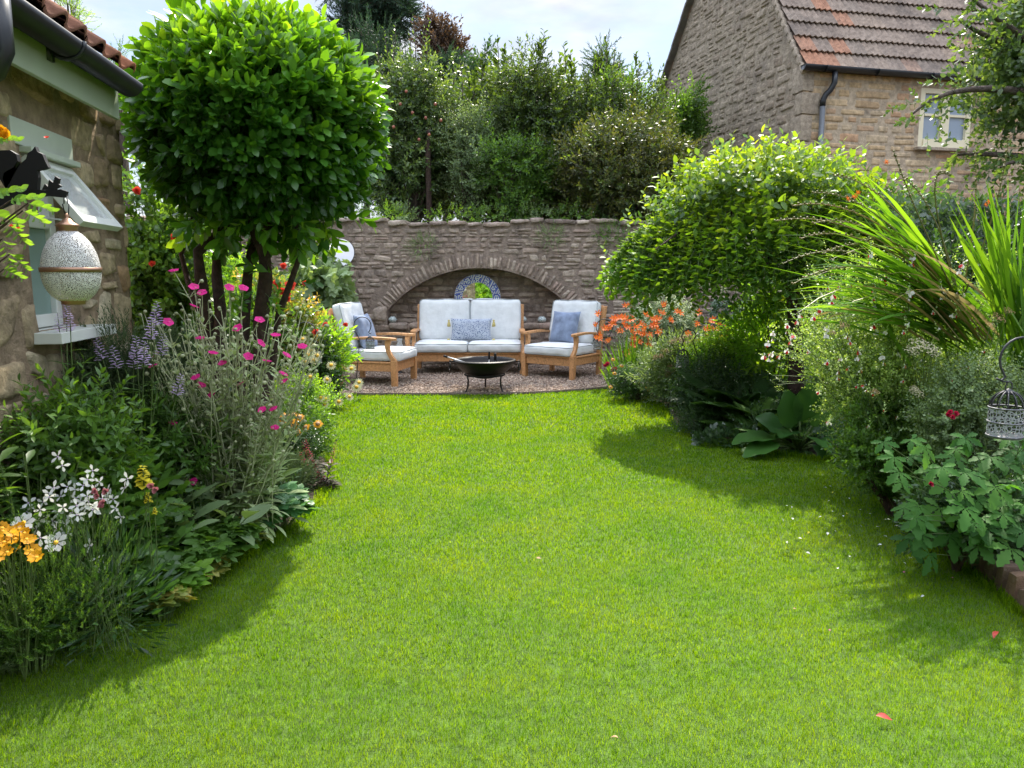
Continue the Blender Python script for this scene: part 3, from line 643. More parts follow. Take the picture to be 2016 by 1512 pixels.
mb = MB(); a_ = HC + np.array([0, 0, GZ]) - Sf * .1; A_ = [a_, a_ + fu * 6.6, a_ + fu * 6.6 + Sf * (rows * .335), a_ + Sf * (rows * .335)]
mb.add([p_ - Nf * .01 for p_ in A_], [(0, 1, 2, 3)])
ap = P(APL, APZ); Sb = nrm(gu * (LBL - APL) + np.array([0, 0, rake(LBL) - APZ])); mb.add([ap, ap + fu * 6.6, ap + fu * 6.6 + Sb * 6.2, ap + Sb * 6.2], [(0, 1, 2, 3)])
o = mb.build('roof_deck', tile_m, t, smooth=False)
mb = MB()   # verge mortar and rear verge board
for i in range(rows * 2):
    s0 = i * .1675; p, f = rbox((.035, .09, .04), .02, 5, noise=.006); M3 = np.array([fu, Sf, Nf]); mb.add(p @ M3 + HC + [0, 0, GZ] + Sf * (s0 - .02) - fu * .035 - Nf * .02, f, 0)
mb.build('verge', hm, t)
mb = MB(); M3 = np.array([fu, Sb, np.cross(fu, Sb)])
i = 0
while i * .3 < 6.1:
    mb.box(ap + Sb * (i * .3 + .15) - fu * .06 + M3[2] * (.03 + .012 * (i % 2)) * (1 if M3[2][2] > 0 else -1), (.16, .31, .05), 0, M3.T); i += 1
mb.build('rear_verge', plain('rear_verge_tiles', (.14, .125, .11), .8, var=.3, scale=6), t, smooth=False)
gut = plain('black_plastic', (.012, .014, .016), .35, var=.2); grey = plain('grey_pipe', (.13, .14, .15), .4, var=.1)
mb = MB(); e0 = HC + np.array([0, 0, GZ - .02]) - gu * .15 - fu * .12; th = np.linspace(math.pi, 2 * math.pi, 11)
pr = [(.07 * math.cos(a), .075 * math.sin(a)) for a in th] + [(.062 * math.cos(a), .066 * math.sin(a)) for a in th[::-1]]
V = [e0 + gu * x_ + [0, 0, z_] for x_, z_ in pr] + [e0 + fu * 6.8 + gu * x_ + [0, 0, z_ - .03] for x_, z_ in pr]; k = len(pr)
mb.add(V, [(i, (i + 1) % k, (i + 1) % k + k, i + k) for i in range(k)] + [tuple(range(11))])
mb.build('gutter', gut, t)
for s0 in (.38, 1.3, 2.3, 3.3): 
    mb = MB(); mb.tube([e0 + fu * s0 + gu * .076 * math.cos(a) + [0, 0, .081 * math.sin(a) - .005 * s0] for a in th], .008, 5); mb.build('gutter_bracket', gut, t)
dp0, _ = fx(1632, 150); dp1, _ = fx(1614, 200); d0 = HC + fu * dp0; d1 = HC + fu * dp1
mb = MB(); zt = GZ - .1; mb.tube([d0 - gu * .15 + [0, 0, zt], d0 - gu * .15 + [0, 0, zt - .16], d0 * .7 + d1 * .3 - gu * .12 + [0, 0, zt - .26], d0 * .2 + d1 * .8 - gu * .09 + [0, 0, zt - .34], d1 - gu * .08 + [0, 0, zt - .42], d1 - gu * .08 + [0, 0, zt - .50]], .045, 12)
o = mb.build('downpipe', gut, t); mb = MB(); mb.tube([d1 - gu * .08 + [0, 0, zt - .49], d1 - gu * .08 + [0, 0, .1]], .042, 12); mb.build('downpipe', grey, t)

# ================================================================ COTTAGE ON THE LEFT
cs = stonemat('cottage_stone', [(.38, .29, .165), (.56, .46, .29), (.46, .36, .22), (.60, .53, .37), (.36, .27, .16), (.52, .34, .19)], lich=(.42, .38, .30), lpos=.68, stain=(.14, .105, .07), bump=1.0, scale=20)
cmo = stonemat('cottage_mortar', [(.33, .25, .165), (.40, .31, .21)], lpos=.85, stain=(.12, .09, .06), bump=1)
WA = np.array([-2.27, 4.6, 0]); kx = .1317; cu_ = nrm(np.array([kx, -1, 0])); cn = np.array([1, kx, 0]) / math.hypot(1, kx)      # runs towards the camera, faces right
t = thing('stone_cottage', 'low stone cottage with sage green window and clay pantiles at the lawn edge', 'cottage', WA); COT = t
WH = 2.35
def wl(px, py): r = ray(px, py); P = EYE + r * np.dot(WA - EYE, cn) / np.dot(r, cn); return float(np.dot(P - WA, cu_)), float(P[2])
win0, _ = wl(150, 500); _, sz = wl(150, 640); win1, _ = wl(58, 500); _, lz = wl(100, 262)
def keepc(a, b_, p, q):
    if b_ > win0 and a < win1 and q > sz and p < lz:
        if a < win0 - .09: b_ = win0
        elif b_ > win1 + .09: a = win1
        else: return None
    return (a, b_, p, q)
mb = MB(); rc = courses(0, 7.5, 0, WH, (.10, .26), (.14, .42), 41, keepc, gap=.038); stones(mb, *rc.T, rng.uniform(.008, .03, len(rc)), WA, cu_, cn, seed=42, irr=.34, n=9, rnd_=.26)
rc = courses(0, 3, 0, WH, (.10, .26), (.14, .42), 45, None, gap=.03); stones(mb, *rc.T, rng.uniform(.02, .05, len(rc)), WA, -cn, -cu_, seed=46, irr=.3, n=8)
mb.build('stonework', cs, t)
mb = MB(); panel(mb, WA, cu_, 0, win0, 0, WH, cn); panel(mb, WA, cu_, win1, 7.5, 0, WH, cn); panel(mb, WA, cu_, win0, win1, 0, sz, cn); panel(mb, WA, cu_, win0, win1, lz, WH, cn)
mb.add([WA, WA - cn * 3, WA - cn * 3 + [0, 0, WH + 2.3], WA - cn * .0 + [0, 0, WH]], [(0, 1, 2, 3)])
for x_, q in ((win0, 1), (win1, -1)): panel(mb, WA + cu_ * x_, -cn, 0, .3, sz, lz, cu_ * q)
mb.build('mortar', cmo, t, smooth=False)
sage = plain('sage_paint', (.47, .52, .42), .5, var=.06, scale=6); white = plain('white_paint', (.66, .68, .62), .4, var=.05, scale=6)
obsc, Nn, L, b = nodes('obscured_glass'); b.inputs['Base Color'].default_value = (.23, .33, .29, 1); b.inputs['Roughness'].default_value = .18
n_ = Nn.new('ShaderNodeTexNoise'); n_.inputs['Scale'].default_value = 60; n_.inputs['Detail'].default_value = 3; bp = Nn.new('ShaderNodeBump'); bp.inputs['Strength'].default_value = .35; L.new(n_.outputs['Fac'], bp.inputs['Height']); L.new(bp.outputs[0], b.inputs['Normal'])
clear, Nn, L, b = nodes('clear_glass'); b.inputs['Base Color'].default_value = (.9, .95, .93, 1); b.inputs['Roughness'].default_value = .05; b.inputs['Alpha'].default_value = .35; b.inputs['Specular IOR Level'].default_value = .9
rC = np.array([cu_, cn, [0, 0, 1]]).T
def cb(M, x, z, sx, sz_, d, sy=.05, mi=0, rot=None): M.box(WA + cu_ * x + cn * d + [0, 0, z], (sx, sy, sz_), mi, rC if rot is None else rot)
wm = (win0 + win1) / 2; ww = win1 - win0; tz = lz - (lz - sz) * .45
mb = MB(); cb(mb, win0 + .03, (sz + lz) / 2, .06, lz - sz, -.11); cb(mb, win1 - .03, (sz + lz) / 2, .06, lz - sz, -.11); cb(mb, wm, lz - .035, ww - .12, .07, -.11); cb(mb, wm, sz + .03, ww - .12, .06, -.11); cb(mb, wm, tz, ww - .12, .06, -.11)
wf = mb.build('window', white, t, smooth=False, bevel=.004)
def wchild(nm, M, mat): o = M.build(nm, mat, None, smooth=False, bevel=.003); o.parent = wf; o.location = -WA; return o
M = MB(); cb(M, wm, (sz + tz) / 2, ww - .12, tz - sz - .06, -.115, .01); wchild('pane', M, obsc)
M = MB(); cb(M, wm + .03, lz - .05, ww + .12, .11, -.03, .08); wchild('lintel_board', M, sage)
M = MB(); cb(M, wm, lz - .12, ww + .02, .025, .0, .1); wchild('drip_rail', M, sage)
M = MB(); cb(M, wm - .02, sz - .03, ww + .16, .05, .0, .26); wchild('sill', M, white)
# top hung casement, open
ct = R(38); dn = -np.array([0, 0, 1]) * math.cos(ct) + cn * math.sin(ct); nn = np.cross(cu_, dn); CH = (lz - tz) * .88; top = WA + cn * .0 + np.array([0, 0, lz - .15])
rO = np.array([cu_, nn, dn]).T
def ob(M, x, s, sx, ss): M.box(top + cu_ * x + dn * s, (sx, .035, ss), 0, rO)
M = MB(); ob(M, win0 + .03, CH / 2, .045, CH); ob(M, win1 - .03, CH / 2, .045, CH); ob(M, wm, .022, ww - .1, .045); ob(M, wm, CH - .022, ww - .1, .045); wchild('open_casement', M, white)
M = MB(); M.box(top + cu_ * wm + dn * CH / 2, (ww - .1, .006, CH - .08), 0, rO); wchild('casement_pane', M, clear)
M = MB(); M.tube([WA + cu_ * (wm - .1) - cn * .08 + [0, 0, tz + .02], top + cu_ * (wm - .1) + dn * (CH - .02)], .005, 5); wchild('stay', M, white)
# eaves
def eb(M, z, sz_, d, sy, l0=.42, l1=7.5): M.box(WA + cu_ * (l0 + l1) / 2 + cn * d + [0, 0, z], (l1 - l0, sy, sz_), 0, rC)
M = MB(); eb(M, WH - .045, .20, .14, .025); eb(M, WH + .03, .02, .07, .13); M.build('fascia', plain('fascia_paint', (.36, .42, .30), .5, var=.08, scale=3), t, smooth=False, bevel=.003)
g0 = WA + np.array([0, 0, WH + .03]) + cn * .225 + cu_ * .46; pr2 = [(.068 * math.cos(a), .066 * math.sin(a)) for a in th] + [(.061 * math.cos(a), .059 * math.sin(a)) for a in th[::-1]]
M = MB(); V = [g0 + cn * x_ + [0, 0, z_] for x_, z_ in pr2] + [g0 + cu_ * 7.6 + cn * x_ + [0, 0, z_] for x_, z_ in pr2]; k = len(pr2); M.add(V, [(i, (i + 1) % k, (i + 1) % k + k, i + k) for i in range(k)] + [tuple(range(11))]); M.build('gutter', gut, t)
for q in (.75, 1.65, 2.55):
    M = MB(); M.tube([g0 + cu_ * q + cn * .074 * math.cos(a) + [0, 0, .073 * math.sin(a)] for a in th], .011, 5); M.box(g0 + cu_ * q - cn * .075 + [0, 0, -.045], (.05, .03, .08), 0, rC); M.build('gutter_bracket', gut, t)
Sc = nrm(-cn * .78 + np.array([0, 0, .62])); Nc = nrm(cn * .62 + np.array([0, 0, .78])); k = 12
pp = [.034 * math.sin(2 * math.pi * i / k) * (1 if i < 6 else .55) for i in range(k + 1)]
M = MB(); Et = WA + np.array([0, 0, WH + .075]) + cn * .20 + cu_ * .38
tiles(M, Et, cu_, Sc, Nc, 7, 34, .205, .36, .31, pp, .05, thick=.02); M.build('roof', stonemat('clay_pantiles', [(.30, .12, .07), (.38, .16, .09), (.26, .13, .09), (.42, .22, .14)], lpos=.68, lich=(.3, .27, .22), stain=(.16, .09, .06), bump=.3), t)
M = MB(); q0 = Et - Nc * .02; M.add([q0, q0 + cu_ * 7.6, q0 + cu_ * 7.6 + Sc * 2.3, q0 + Sc * 2.3], [(0, 1, 2, 3)]); M.build('roof_felt', gut, t, smooth=False)
dl, _ = wl(-10, 60); dpos = WA + cu_ * 2.0 + cn * .13
px0 = W(4, 60, 2.75); M = MB(); M.tube([[px0[0], px0[1], WH + .0], [px0[0], px0[1], 2.15], [px0[0] - .03, px0[1], 2.09], [-1.93, px0[1], 2.0], [-1.93, px0[1], 1.9], [-1.93, px0[1], .1]], .034, 10); M.build('downpipe', gut, t)
#@@FURN
# ================================================================ FURNITURE
def woodmat(name, c):
    m, Nn, L, b = nodes(name); t = Nn.new('ShaderNodeTexCoord'); n = Nn.new('ShaderNodeTexNoise'); mp = Nn.new('ShaderNodeMapping'); mp.inputs['Scale'].default_value = (6, 6, 6)
    n.inputs['Scale'].default_value = 3; n.inputs['Detail'].default_value = 8; n.inputs['Distortion'].default_value = 2.5; L.new(t.outputs['Object'], mp.inputs[0]); L.new(mp.outputs[0], n.inputs['Vector'])
    c = np.array(c); rp = ramp(Nn, [tuple(c * .62), tuple(c), tuple(c * 1.25)], [.3, .5, .72]); L.new(n.outputs['Fac'], rp.inputs[0]); L.new(rp.outputs[0], b.inputs['Base Color']); b.inputs['Roughness'].default_value = .55
    return m
teak = woodmat('teak', (.50, .25, .10))
def fabric(name, c, sc=400, var=.06):
    m, Nn, L, b = nodes(name); t = Nn.new('ShaderNodeTexCoord'); n = Nn.new('ShaderNodeTexNoise'); n.inputs['Scale'].default_value = sc; L.new(t.outputs['Object'], n.inputs['Vector'])
    n2 = Nn.new('ShaderNodeTexNoise'); n2.inputs['Scale'].default_value = 9; n2.inputs['Detail'].default_value = 4; L.new(t.outputs['Object'], n2.inputs['Vector'])
    c = np.array(c); rp = ramp(Nn, [tuple(c * (1 - var)), tuple(np.minimum(c * (1 + var), 1))], [.35, .65]); L.new(n2.outputs['Fac'], rp.inputs[0]); L.new(rp.outputs[0], b.inputs['Base Color'])
    b.inputs['Roughness'].default_value = .9; b.inputs['Specular IOR Level'].default_value = .15
    try: b.inputs['Sheen Weight'].default_value = .2
    except Exception: pass
    ad = Nn.new('ShaderNodeMath'); ad.operation = 'MULTIPLY_ADD'; ad.inputs[1].default_value = .15; L.new(n.outputs['Fac'], ad.inputs[0]); L.new(n2.outputs['Fac'], ad.inputs[2])
    bp = Nn.new('ShaderNodeBump'); bp.inputs['Strength'].default_value = .5; bp.inputs['Distance'].default_value = .02; L.new(ad.outputs[0], bp.inputs['Height']); L.new(bp.outputs[0], b.inputs['Normal'])
    return m
cush = fabric('pale_grey_fabric', (.66, .675, .67)); pipe_m = fabric('piping_fabric', (.36, .39, .40)); blue = fabric('blue_fabric', (.19, .235, .33), var=.25); 
# blue fabric with printed dot pattern
pat_m, Nn, L, b = nodes('patterned_blue_fabric'); t_ = Nn.new('ShaderNodeTexCoord'); v = Nn.new('ShaderNodeTexVoronoi'); v.inputs['Scale'].default_value = 55; L.new(t_.outputs['Object'], v.inputs['Vector'])
v2 = Nn.new('ShaderNodeTexVoronoi'); v2.inputs['Scale'].default_value = 11; v2.inputs['Randomness'].default_value = .3; L.new(t_.outputs['Object'], v2.inputs['Vector'])
sn = Nn.new('ShaderNodeMath'); sn.operation = 'SINE'; ml = Nn.new('ShaderNodeMath'); ml.operation = 'MULTIPLY'; ml.inputs[1].default_value = 34; L.new(v2.outputs['Distance'], ml.inputs[0]); L.new(ml.outputs[0], sn.inputs[0])
ad = Nn.new('ShaderNodeMath'); ad.operation = 'MULTIPLY_ADD'; ad.inputs[1].default_value = .35; L.new(sn.outputs[0], ad.inputs[0]); L.new(v.outputs['Distance'], ad.inputs[2])
rp = ramp(Nn, [(.075, .10, .19), (.36, .40, .46)], [.14, .36]); L.new(ad.outputs[0], rp.inputs[0]); L.new(rp.outputs[0], b.inputs['Base Color']); b.inputs['Roughness'].default_value = .9
tass = plain('yellow_thread', (.52, .43, .16), .9, var=.2, scale=90)

def seat_cushion(wd, dp, ht, r=.045, puff=.012):
    p, f = rbox((wd / 2, dp / 2, ht / 2), r, 15, (0.004, .01, puff), .0022); return p, f
def piping(wd, dp, z, r=.045, n=0):
    hw, hd = wd / 2 - .004, dp / 2 - .004; P = []
    for cx, cy, a0 in ((hw - r, hd - r, 0), (-hw + r, hd - r, 90), (-hw + r, -hd + r, 180), (hw - r, -hd + r, 270)):
        for a in range(0, 91, 30): P.append((cx + r * math.cos(R(a0 + a)), cy + r * math.sin(R(a0 + a)), z))
    P.append(P[0]); return P
def pushc(mb, p, f, M3, off, mi=0): mb.add(p @ np.asarray(M3).T + np.asarray(off), f, mi)
def seat(name, label, loc, rz, Wd, nc, D=.84, backH=1.0, cat='armchair', group=None):
    t = thing(name, label, cat, loc, rz, group); B = lambda nm, mb, m=teak, bv=.005, sm=False, par=t: (lambda o: o)(mb.build(nm, m, par, smooth=sm, world=False, bevel=bv))
    hw = Wd / 2; sh = .335; lw = .07; tilt = R(12)
    sp = [(0, 0), (0, .30), (.02, .38), (.055, .45), (.075, .52), (.07, .60)]      # front leg centre line (y, z): s-curve to arm
    for s in (-1, 1):
        x = s * (hw - lw / 2)
        mb = MB(); mb.prism([(x - lw / 2 * (1 if s > 0 else .55) , 0), (x + lw / 2 * (.55 if s > 0 else 1), 0), (x + lw / 2, .2), (x + lw / 2, sh), (x - lw / 2, sh), (x - lw / 2, .2)], -.0, .075); B('leg', mb)
        # curved arm support
        mb = MB(); V = []; n = 9
        for i in range(n):
            u = i / (n - 1); z = sh + u * (.585 - sh); y = .0 + .06 * math.sin(u * math.pi * .9) + .05 * u; dd = .075 - .02 * math.sin(u * 3.14)
            V += [(x - .025, y, z), (x + .025, y, z), (x + .025, y + dd, z), (x - .025, y + dd, z)]
        F = [(0, 3, 2, 1)] + [(4 * i + j, 4 * i + (j + 1) % 4, 4 * i + 4 + (j + 1) % 4, 4 * i + 4 + j) for i in range(n - 1) for j in range(4)] + [tuple(4 * (n - 1) + j for j in range(4))]
        mb.add(V, F); B('arm_support', mb)
        # arm: curved plank, rounded nose
        mb = MB(); V = []; n = 14
        for i in range(n):
            u = i / (n - 1); y = -.0 + u * (D - .03); z = .60 + .022 * math.sin(u * math.pi) - .02 * u; w_ = .042 * min(1, math.sqrt(max(1 - (1 - min(u / .07, 1)) ** 2, .06))) * (1 - .25 * u); th_ = .032
            V += [(x - w_, y, z - th_ * .5), (x + w_, y, z - th_ * .5), (x + w_, y, z + th_ * .5), (x - w_, y, z + th_ * .5)]
        mb.add(V, [(0, 3, 2, 1)] + [(4 * i + j, 4 * i + (j + 1) % 4, 4 * i + 4 + (j + 1) % 4, 4 * i + 4 + j) for i in range(n - 1) for j in range(4)] + [tuple(4 * (n - 1) + j for j in range(4))]); B('arm', mb)
        # rear leg and back post in one
        mb = MB(); mb.prism([(D - .08, .0), (D - .02, 0), (D, sh), (D + .01, .5), (D + .13, backH - .04), (D + .075, backH - .04), (D - .06, .45), (D - .07, sh)], x - .03, x + .03, M=[[0, 1, 0], [1, 0, 0], [0, 0, 1]]); B('leg', mb)
        mb = MB(); mb.box((x, D / 2, .245), (.03, D - .12, .10)); mb.box((x, D / 2, .305), (.05, D - .12, .022)); B('side_rail', mb)
    mb = MB(); mb.box((0, .035, .245), (Wd - .14, .03, .11)); mb.box((0, .025, .308), (Wd - .14, .05, .022)); B('front_rail', mb)
    mb = MB(); mb.box((0, D - .04, .245), (Wd - .12, .03, .10)); B('rear_rail', mb)
    mb = MB()
    for i in range(7): mb.box((0, .1 + i * (D - .2) / 6, .30), (Wd - .1, .06, .02))
    B('seat_slats', mb)
    mb = MB(); n = int((Wd - .12) / .09)
    for i in range(n):
        x = -hw + .06 + (i + .5) * (Wd - .12) / n; a = np.array([x, D + .0, .38]); c = np.array([x, D + .095, backH - .07]); d = c - a; u = nrm(d)
        mb.box((a + c) / 2, (.045, .014, np.linalg.norm(d)), 0, np.array([[1, 0, 0], np.cross(u, [1, 0, 0]), u]).T)
    mb.box((0, D + .10, backH - .07), (Wd - .12, .028, .08), 0, rotm('x', -R(12))); mb.box((0, D - .005, .40), (Wd - .12, .028, .07)); B('backrest', mb)
    cw = (Wd - .10) / nc; 
    for i in range(nc):
        x = -(Wd - .10) / 2 + cw * (i + .5)
        mb = MB(); p, f = seat_cushion(cw - .006, D - .10, .135); pushc(mb, p, f, np.eye(3), (x, (D - .16) / 2 + .02 - .02, .385)); o = B('seat_cushion', mb, cush, 0, True)
        q = MB(); 
        for z in (.052, -.052): q.tube(np.array(piping(cw - .006, D - .10, z)) + [x, (D - .16) / 2, .385], .005, 5, 0)
        oo = q.build('piping', pipe_m, o, world=False)
        mb = MB(); bh = .60; p, f = seat_cushion(cw - .006, bh, .13); M3 = rotm('x', R(90) - R(13)); off = (x, D - .075, .735); pushc(mb, p, f, M3, off); o = B('back_cushion', mb, cush, 0, True)
        q = MB()
        for z in (.05, -.05): q.tube(np.array(piping(cw - .006, bh, z)) @ M3.T + off, .005, 5, 0)
        q.build('piping', pipe_m, o, world=False)
    return t
CL = seat('armchair', 'wooden armchair on the left of the gravel, turned to face the fire bowl sideways', (-1.36, 9.90, 0), R(78), .80, 1, D=.82, backH=1.0)
CR = seat('armchair', 'wooden armchair on the right of the gravel beside the orange flowers', (.47, 10.33, 0), R(-35), .84, 1, D=.80, backH=1.0)
SF = seat('garden_sofa', 'two-seater wooden garden sofa with pale grey cushions in front of the stone arch', (-.62, 10.72, 0), 0, 1.60, 2, D=.78, backH=1.0, cat='sofa')
def pillow(name, label, wd, ht, mat, par_loc, rz, lean, off, tassels=False, group=None):
    """off: in the seat's own frame; standing pillow leaning back"""
    c, s = math.cos(rz), math.sin(rz); loc = (par_loc[0] + off[0] * c - off[1] * s, par_loc[1] + off[0] * s + off[1] * c, off[2])
    t = thing(name, label, 'cushion', loc, rz); n = 19; u = np.linspace(-1, 1, n); V = []; F = []
    for sg in (-1, 1):
        b0 = len(V)
        for a in u:
            for q in u:
                e = ((1 - abs(a) ** 3.0) * (1 - abs(q) ** 3.0)); th_ = .075 * max(e, 0) ** .5; pin = 1 - .07 * (1 - a * a) * (abs(q) ** 4) ; pin2 = 1 - .07 * (1 - q * q) * (abs(a) ** 4)
                wr = .004 * math.sin(a * 9 + q * 5) * e
                V.append((a * wd / 2 * pin2, sg * (th_ + wr), q * ht / 2 * pin))
        for i in range(n - 1):
            for j in range(n - 1):
                f = (b0 + i * n + j, b0 + (i + 1) * n + j, b0 + (i + 1) * n + j + 1, b0 + i * n + j + 1); F.append(f if sg < 0 else f[::-1])
    V = np.array(V); V[:, 2] += ht / 2; M3 = rotm('x', -lean); mb = MB(); mb.add(V @ M3.T, F); mb.build('cover', mat, t, world=False)
    if tassels:
        for sx in (-1, 1):
            for sz_ in (0, 1):
                q = MB(); p0 = np.array([sx * (wd / 2 + .0), 0, ht * sz_ * .98 + (.01 if not sz_ else -.01)]) @ M3.T; p0[1] -= .03
                q.lathe([(.0, 0), (.014, -.004), (.016, -.02), (.010, -.028), (.022, -.05), (.028, -.10), (.0, -.105)] if sz_ else [(0, .03), (.014, .026), (.03, .0), (.0, -.004)], p0 + [sx * .025, 0, 0], 9); q.build('tassel', tass, t, world=False)
    return t
pillow('scatter_cushion', 'plain dusty blue square cushion leaning in the left armchair', .46, .46, blue, (-1.36, 9.90), R(78), R(17), (.02, .50, .45))
pillow('scatter_cushion', 'plain dusty blue square cushion leaning in the right armchair', .44, .46, blue, (.47, 10.33), R(-35), R(17), (-.04, .46, .45))
pillow('scatter_cushion', 'patterned blue oblong cushion with yellow tassels in the middle of the sofa', .60, .34, pat_m, (-.62, 10.72), 0, R(20), (.03, .36, .45), True)

# fire bowl
iron = plain('black_iron', (.018, .016, .015), .45, .6, var=.3, scale=20, bump=.2); FB = np.array([-.33, 9.22, 0])
t = thing('fire_bowl', 'round black iron fire bowl on three curved legs on the gravel', 'fire bowl', FB)
pr = [(0, .155)] + [(.365 * math.sin(a), .155 + .225 * (1 - math.cos(a)) / (1 - math.cos(R(75))) ) for a in np.linspace(R(8), R(75), 12)]
pr = [(r_ / math.sin(R(75)), z_) for r_, z_ in pr]; inn = [(r_ * .975, z_ + .012) for r_, z_ in pr[::-1]]
mb = MB(); mb.lathe(pr + inn, FB, 48); mb.lathe([(.36, .385), (.378, .383), (.378, .37), (.362, .37)], FB, 48); mb.build('bowl', iron, t)
mb = MB(); mb.tube([FB + [.24 * math.cos(a), .24 * math.sin(a), .205] for a in np.linspace(0, 2 * math.pi, 33)], .011, 6); o = mb.build('stand_ring', iron, t)
for a in (R(215), R(325), R(90)):
    mb = MB(); d = np.array([math.cos(a), math.sin(a), 0]); mb.tube([FB + d * r_ + [0, 0, z_] for r_, z_ in ((.245, .205), (.235, .15), (.24, .08), (.265, .02), (.285, .008))], .011, 6); mb.build('leg', iron, t)
for s in (-1, 1):
    mb = MB(); c0 = FB + [s * .375, -.02, .36]; mb.tube([c0 + [s * .0, 0, 0], c0 + [s * .045, 0, .015], c0 + [s * .05, 0, -.02]], .009, 5); mb.tube([c0 + [s * .045 + .012 * math.sin(a) * s, .045 * math.sin(a), -.055 + .05 * math.cos(a)] for a in np.linspace(0, 6.283, 17)], .008, 5, caps=False); mb.build('handle', iron, t)
steel = plain('steel', (.45, .45, .44), .3, .9, var=.1)
t = thing('fire_tongs', 'long steel fire tongs resting across the rim of the fire bowl', 'tongs', FB + [-.3, 0, .4]); mb = MB()
a_ = W(878, 702, 9.15); b_ = W(925, 717, 9.2)
for o_ in (0, .02): mb.tube([a_ + [0, o_, 0], b_ + [0, o_ * 2, 0]], .008, 6)
mb.build('rod', steel, t); mb = MB(); mb.tube([a_ - nrm(b_ - a_) * .03, a_ + nrm(b_ - a_) * .015], .014, 6); mb.build('handle', iron, t)
mb = MB(); mb.box(b_ + [.03, .02, -.005], (.10, .06, .015)); mb.build('head', iron, t)
for k, (px, lab) in enumerate(((963, 'black handled poker, left of the two tools standing in the fire bowl'), (975, 'black handled shovel, right of the two tools standing in the fire bowl'))):
    t = thing('fire_tool', lab, 'fire tool', FB + [.05, .1, .2]); top_ = W(px, 692 + k * 3, 9.45); mb = MB(); mb.box(top_ + [0, 0, -.05], (.022 + .012 * k, .014, .10)); mb.build('handle', iron, t, bevel=.004)
    mb = MB(); mb.tube([top_ + [0, 0, -.09], top_ + [-.01, -.10, -.27]], .006, 6); mb.build('rod', steel, t)

# mosaic mirror in the alcove
mir, Nn, L, b = nodes('mirror_glass'); b.inputs['Metallic'].default_value = 1; b.inputs['Roughness'].default_value = .015; b.inputs['Base Color'].default_value = (.92, .93, .93, 1)
mos, Nn, L, b = nodes('mosaic_tiles'); at = Nn.new('ShaderNodeAttribute'); at.attribute_name = 'rnd'; rp = ramp(Nn, [(.015, .03, .30), (.08, .15, .55), (.30, .42, .60), (.62, .66, .60), (.70, .68, .58), (.42, .55, .40)], [0, .2, .38, .55, .75, .93], 'CONSTANT'); L.new(at.outputs['Fac'], rp.inputs[0]); L.new(rp.outputs[0], b.inputs['Base Color']); b.inputs['Roughness'].default_value = .2
grout = plain('grout', (.42, .44, .42), .8)
MC = W(940, 586, 12.1); MRo = .362
t = thing('mosaic_mirror', 'round mirror with wide blue and white mosaic frame inside the alcove', 'mirror', MC); ti = rotm('x', R(-1.2))
def disc(mb, c, r_, y, n=40, M3=np.eye(3), mi=0):
    V = [np.array([0, y, 0])] + [np.array([r_ * math.cos(a), y, r_ * math.sin(a)]) for a in np.arange(n) * 6.28319 / n]; mb.add(np.array(V) @ M3.T + c, [(0, (i + 1) % n + 1, i + 1) for i in range(n)][::1], mi)
mb = MB(); Vf = [(r_, y) for r_, y in ((.235, .02), (.235, -.012), (MRo, -.012), (MRo, .02))]; n = 48; V = []; F = []
for j in range(n):
    a = j * 6.28319 / n
    for r_, y in Vf: V.append((r_ * math.cos(a), y, r_ * math.sin(a)))
for j in range(n):
    for i in range(4): F.append((j * 4 + i, j * 4 + (i + 1) % 4, ((j + 1) % n) * 4 + (i + 1) % 4, ((j + 1) % n) * 4 + i))
mb.add(np.array(V) @ ti.T + MC, F); fr = mb.build('frame', grout, t, smooth=False)
mb = MB(); rings = np.linspace(.24, MRo - .004, 8); 
for i in range(7):
    r0, r1 = rings[i], rings[i + 1]; n = int(2 * math.pi * r0 / .019)
    for j in range(n):
        a0, a1 = (j + .06) * 6.28319 / n, (j + .94) * 6.28319 / n; am = (a0 + a1) / 2; rm = (r0 + r1) / 2
        md = ((am * 12 / 6.28319 + .5) % 1 - .5) * 6.28319 / 12 * rm; d = math.hypot(md, rm - .302)
        c_ = .58 if d < .012 else (.3 if d < .026 else (.62 if d < .04 else (.05 if d < .055 else (.25 if (i + j) % 2 else .8))))
        c_ += random.uniform(-.06, .06); V = [(r0 + .001, a0), (r1 - .0015, a0), (r1 - .0015, a1), (r0 + .001, a1)]
        mb.add(np.array([(r * math.cos(a), -.0155, r * math.sin(a)) for r, a in V]) @ ti.T + MC, [(0, 1, 2, 3)], 0, c_)
mb.build('mosaic', mos, t, smooth=False); mb = MB(); disc(mb, MC, .236, -.002, M3=ti); mb.build('glass', mir, t, smooth=False)
MC2 = W(670, 497, 11.83); t = thing('round_mirror', 'small round frameless mirror on the stone wall beside the clipped tree', 'mirror', MC2)
mb = MB(); tt2 = rotm('x', R(-9)) @ rotm('z', R(4)); disc(mb, MC2, .208, -.006, M3=tt2); mb.build('glass', mir, t, smooth=False)
mb = MB(); mb.tube([MC2 + tt2 @ np.array([.208 * math.cos(a), 0, .208 * math.sin(a)]) for a in np.linspace(0, 6.28319, 49)], .006, 5); mb.build('rim', iron, t)
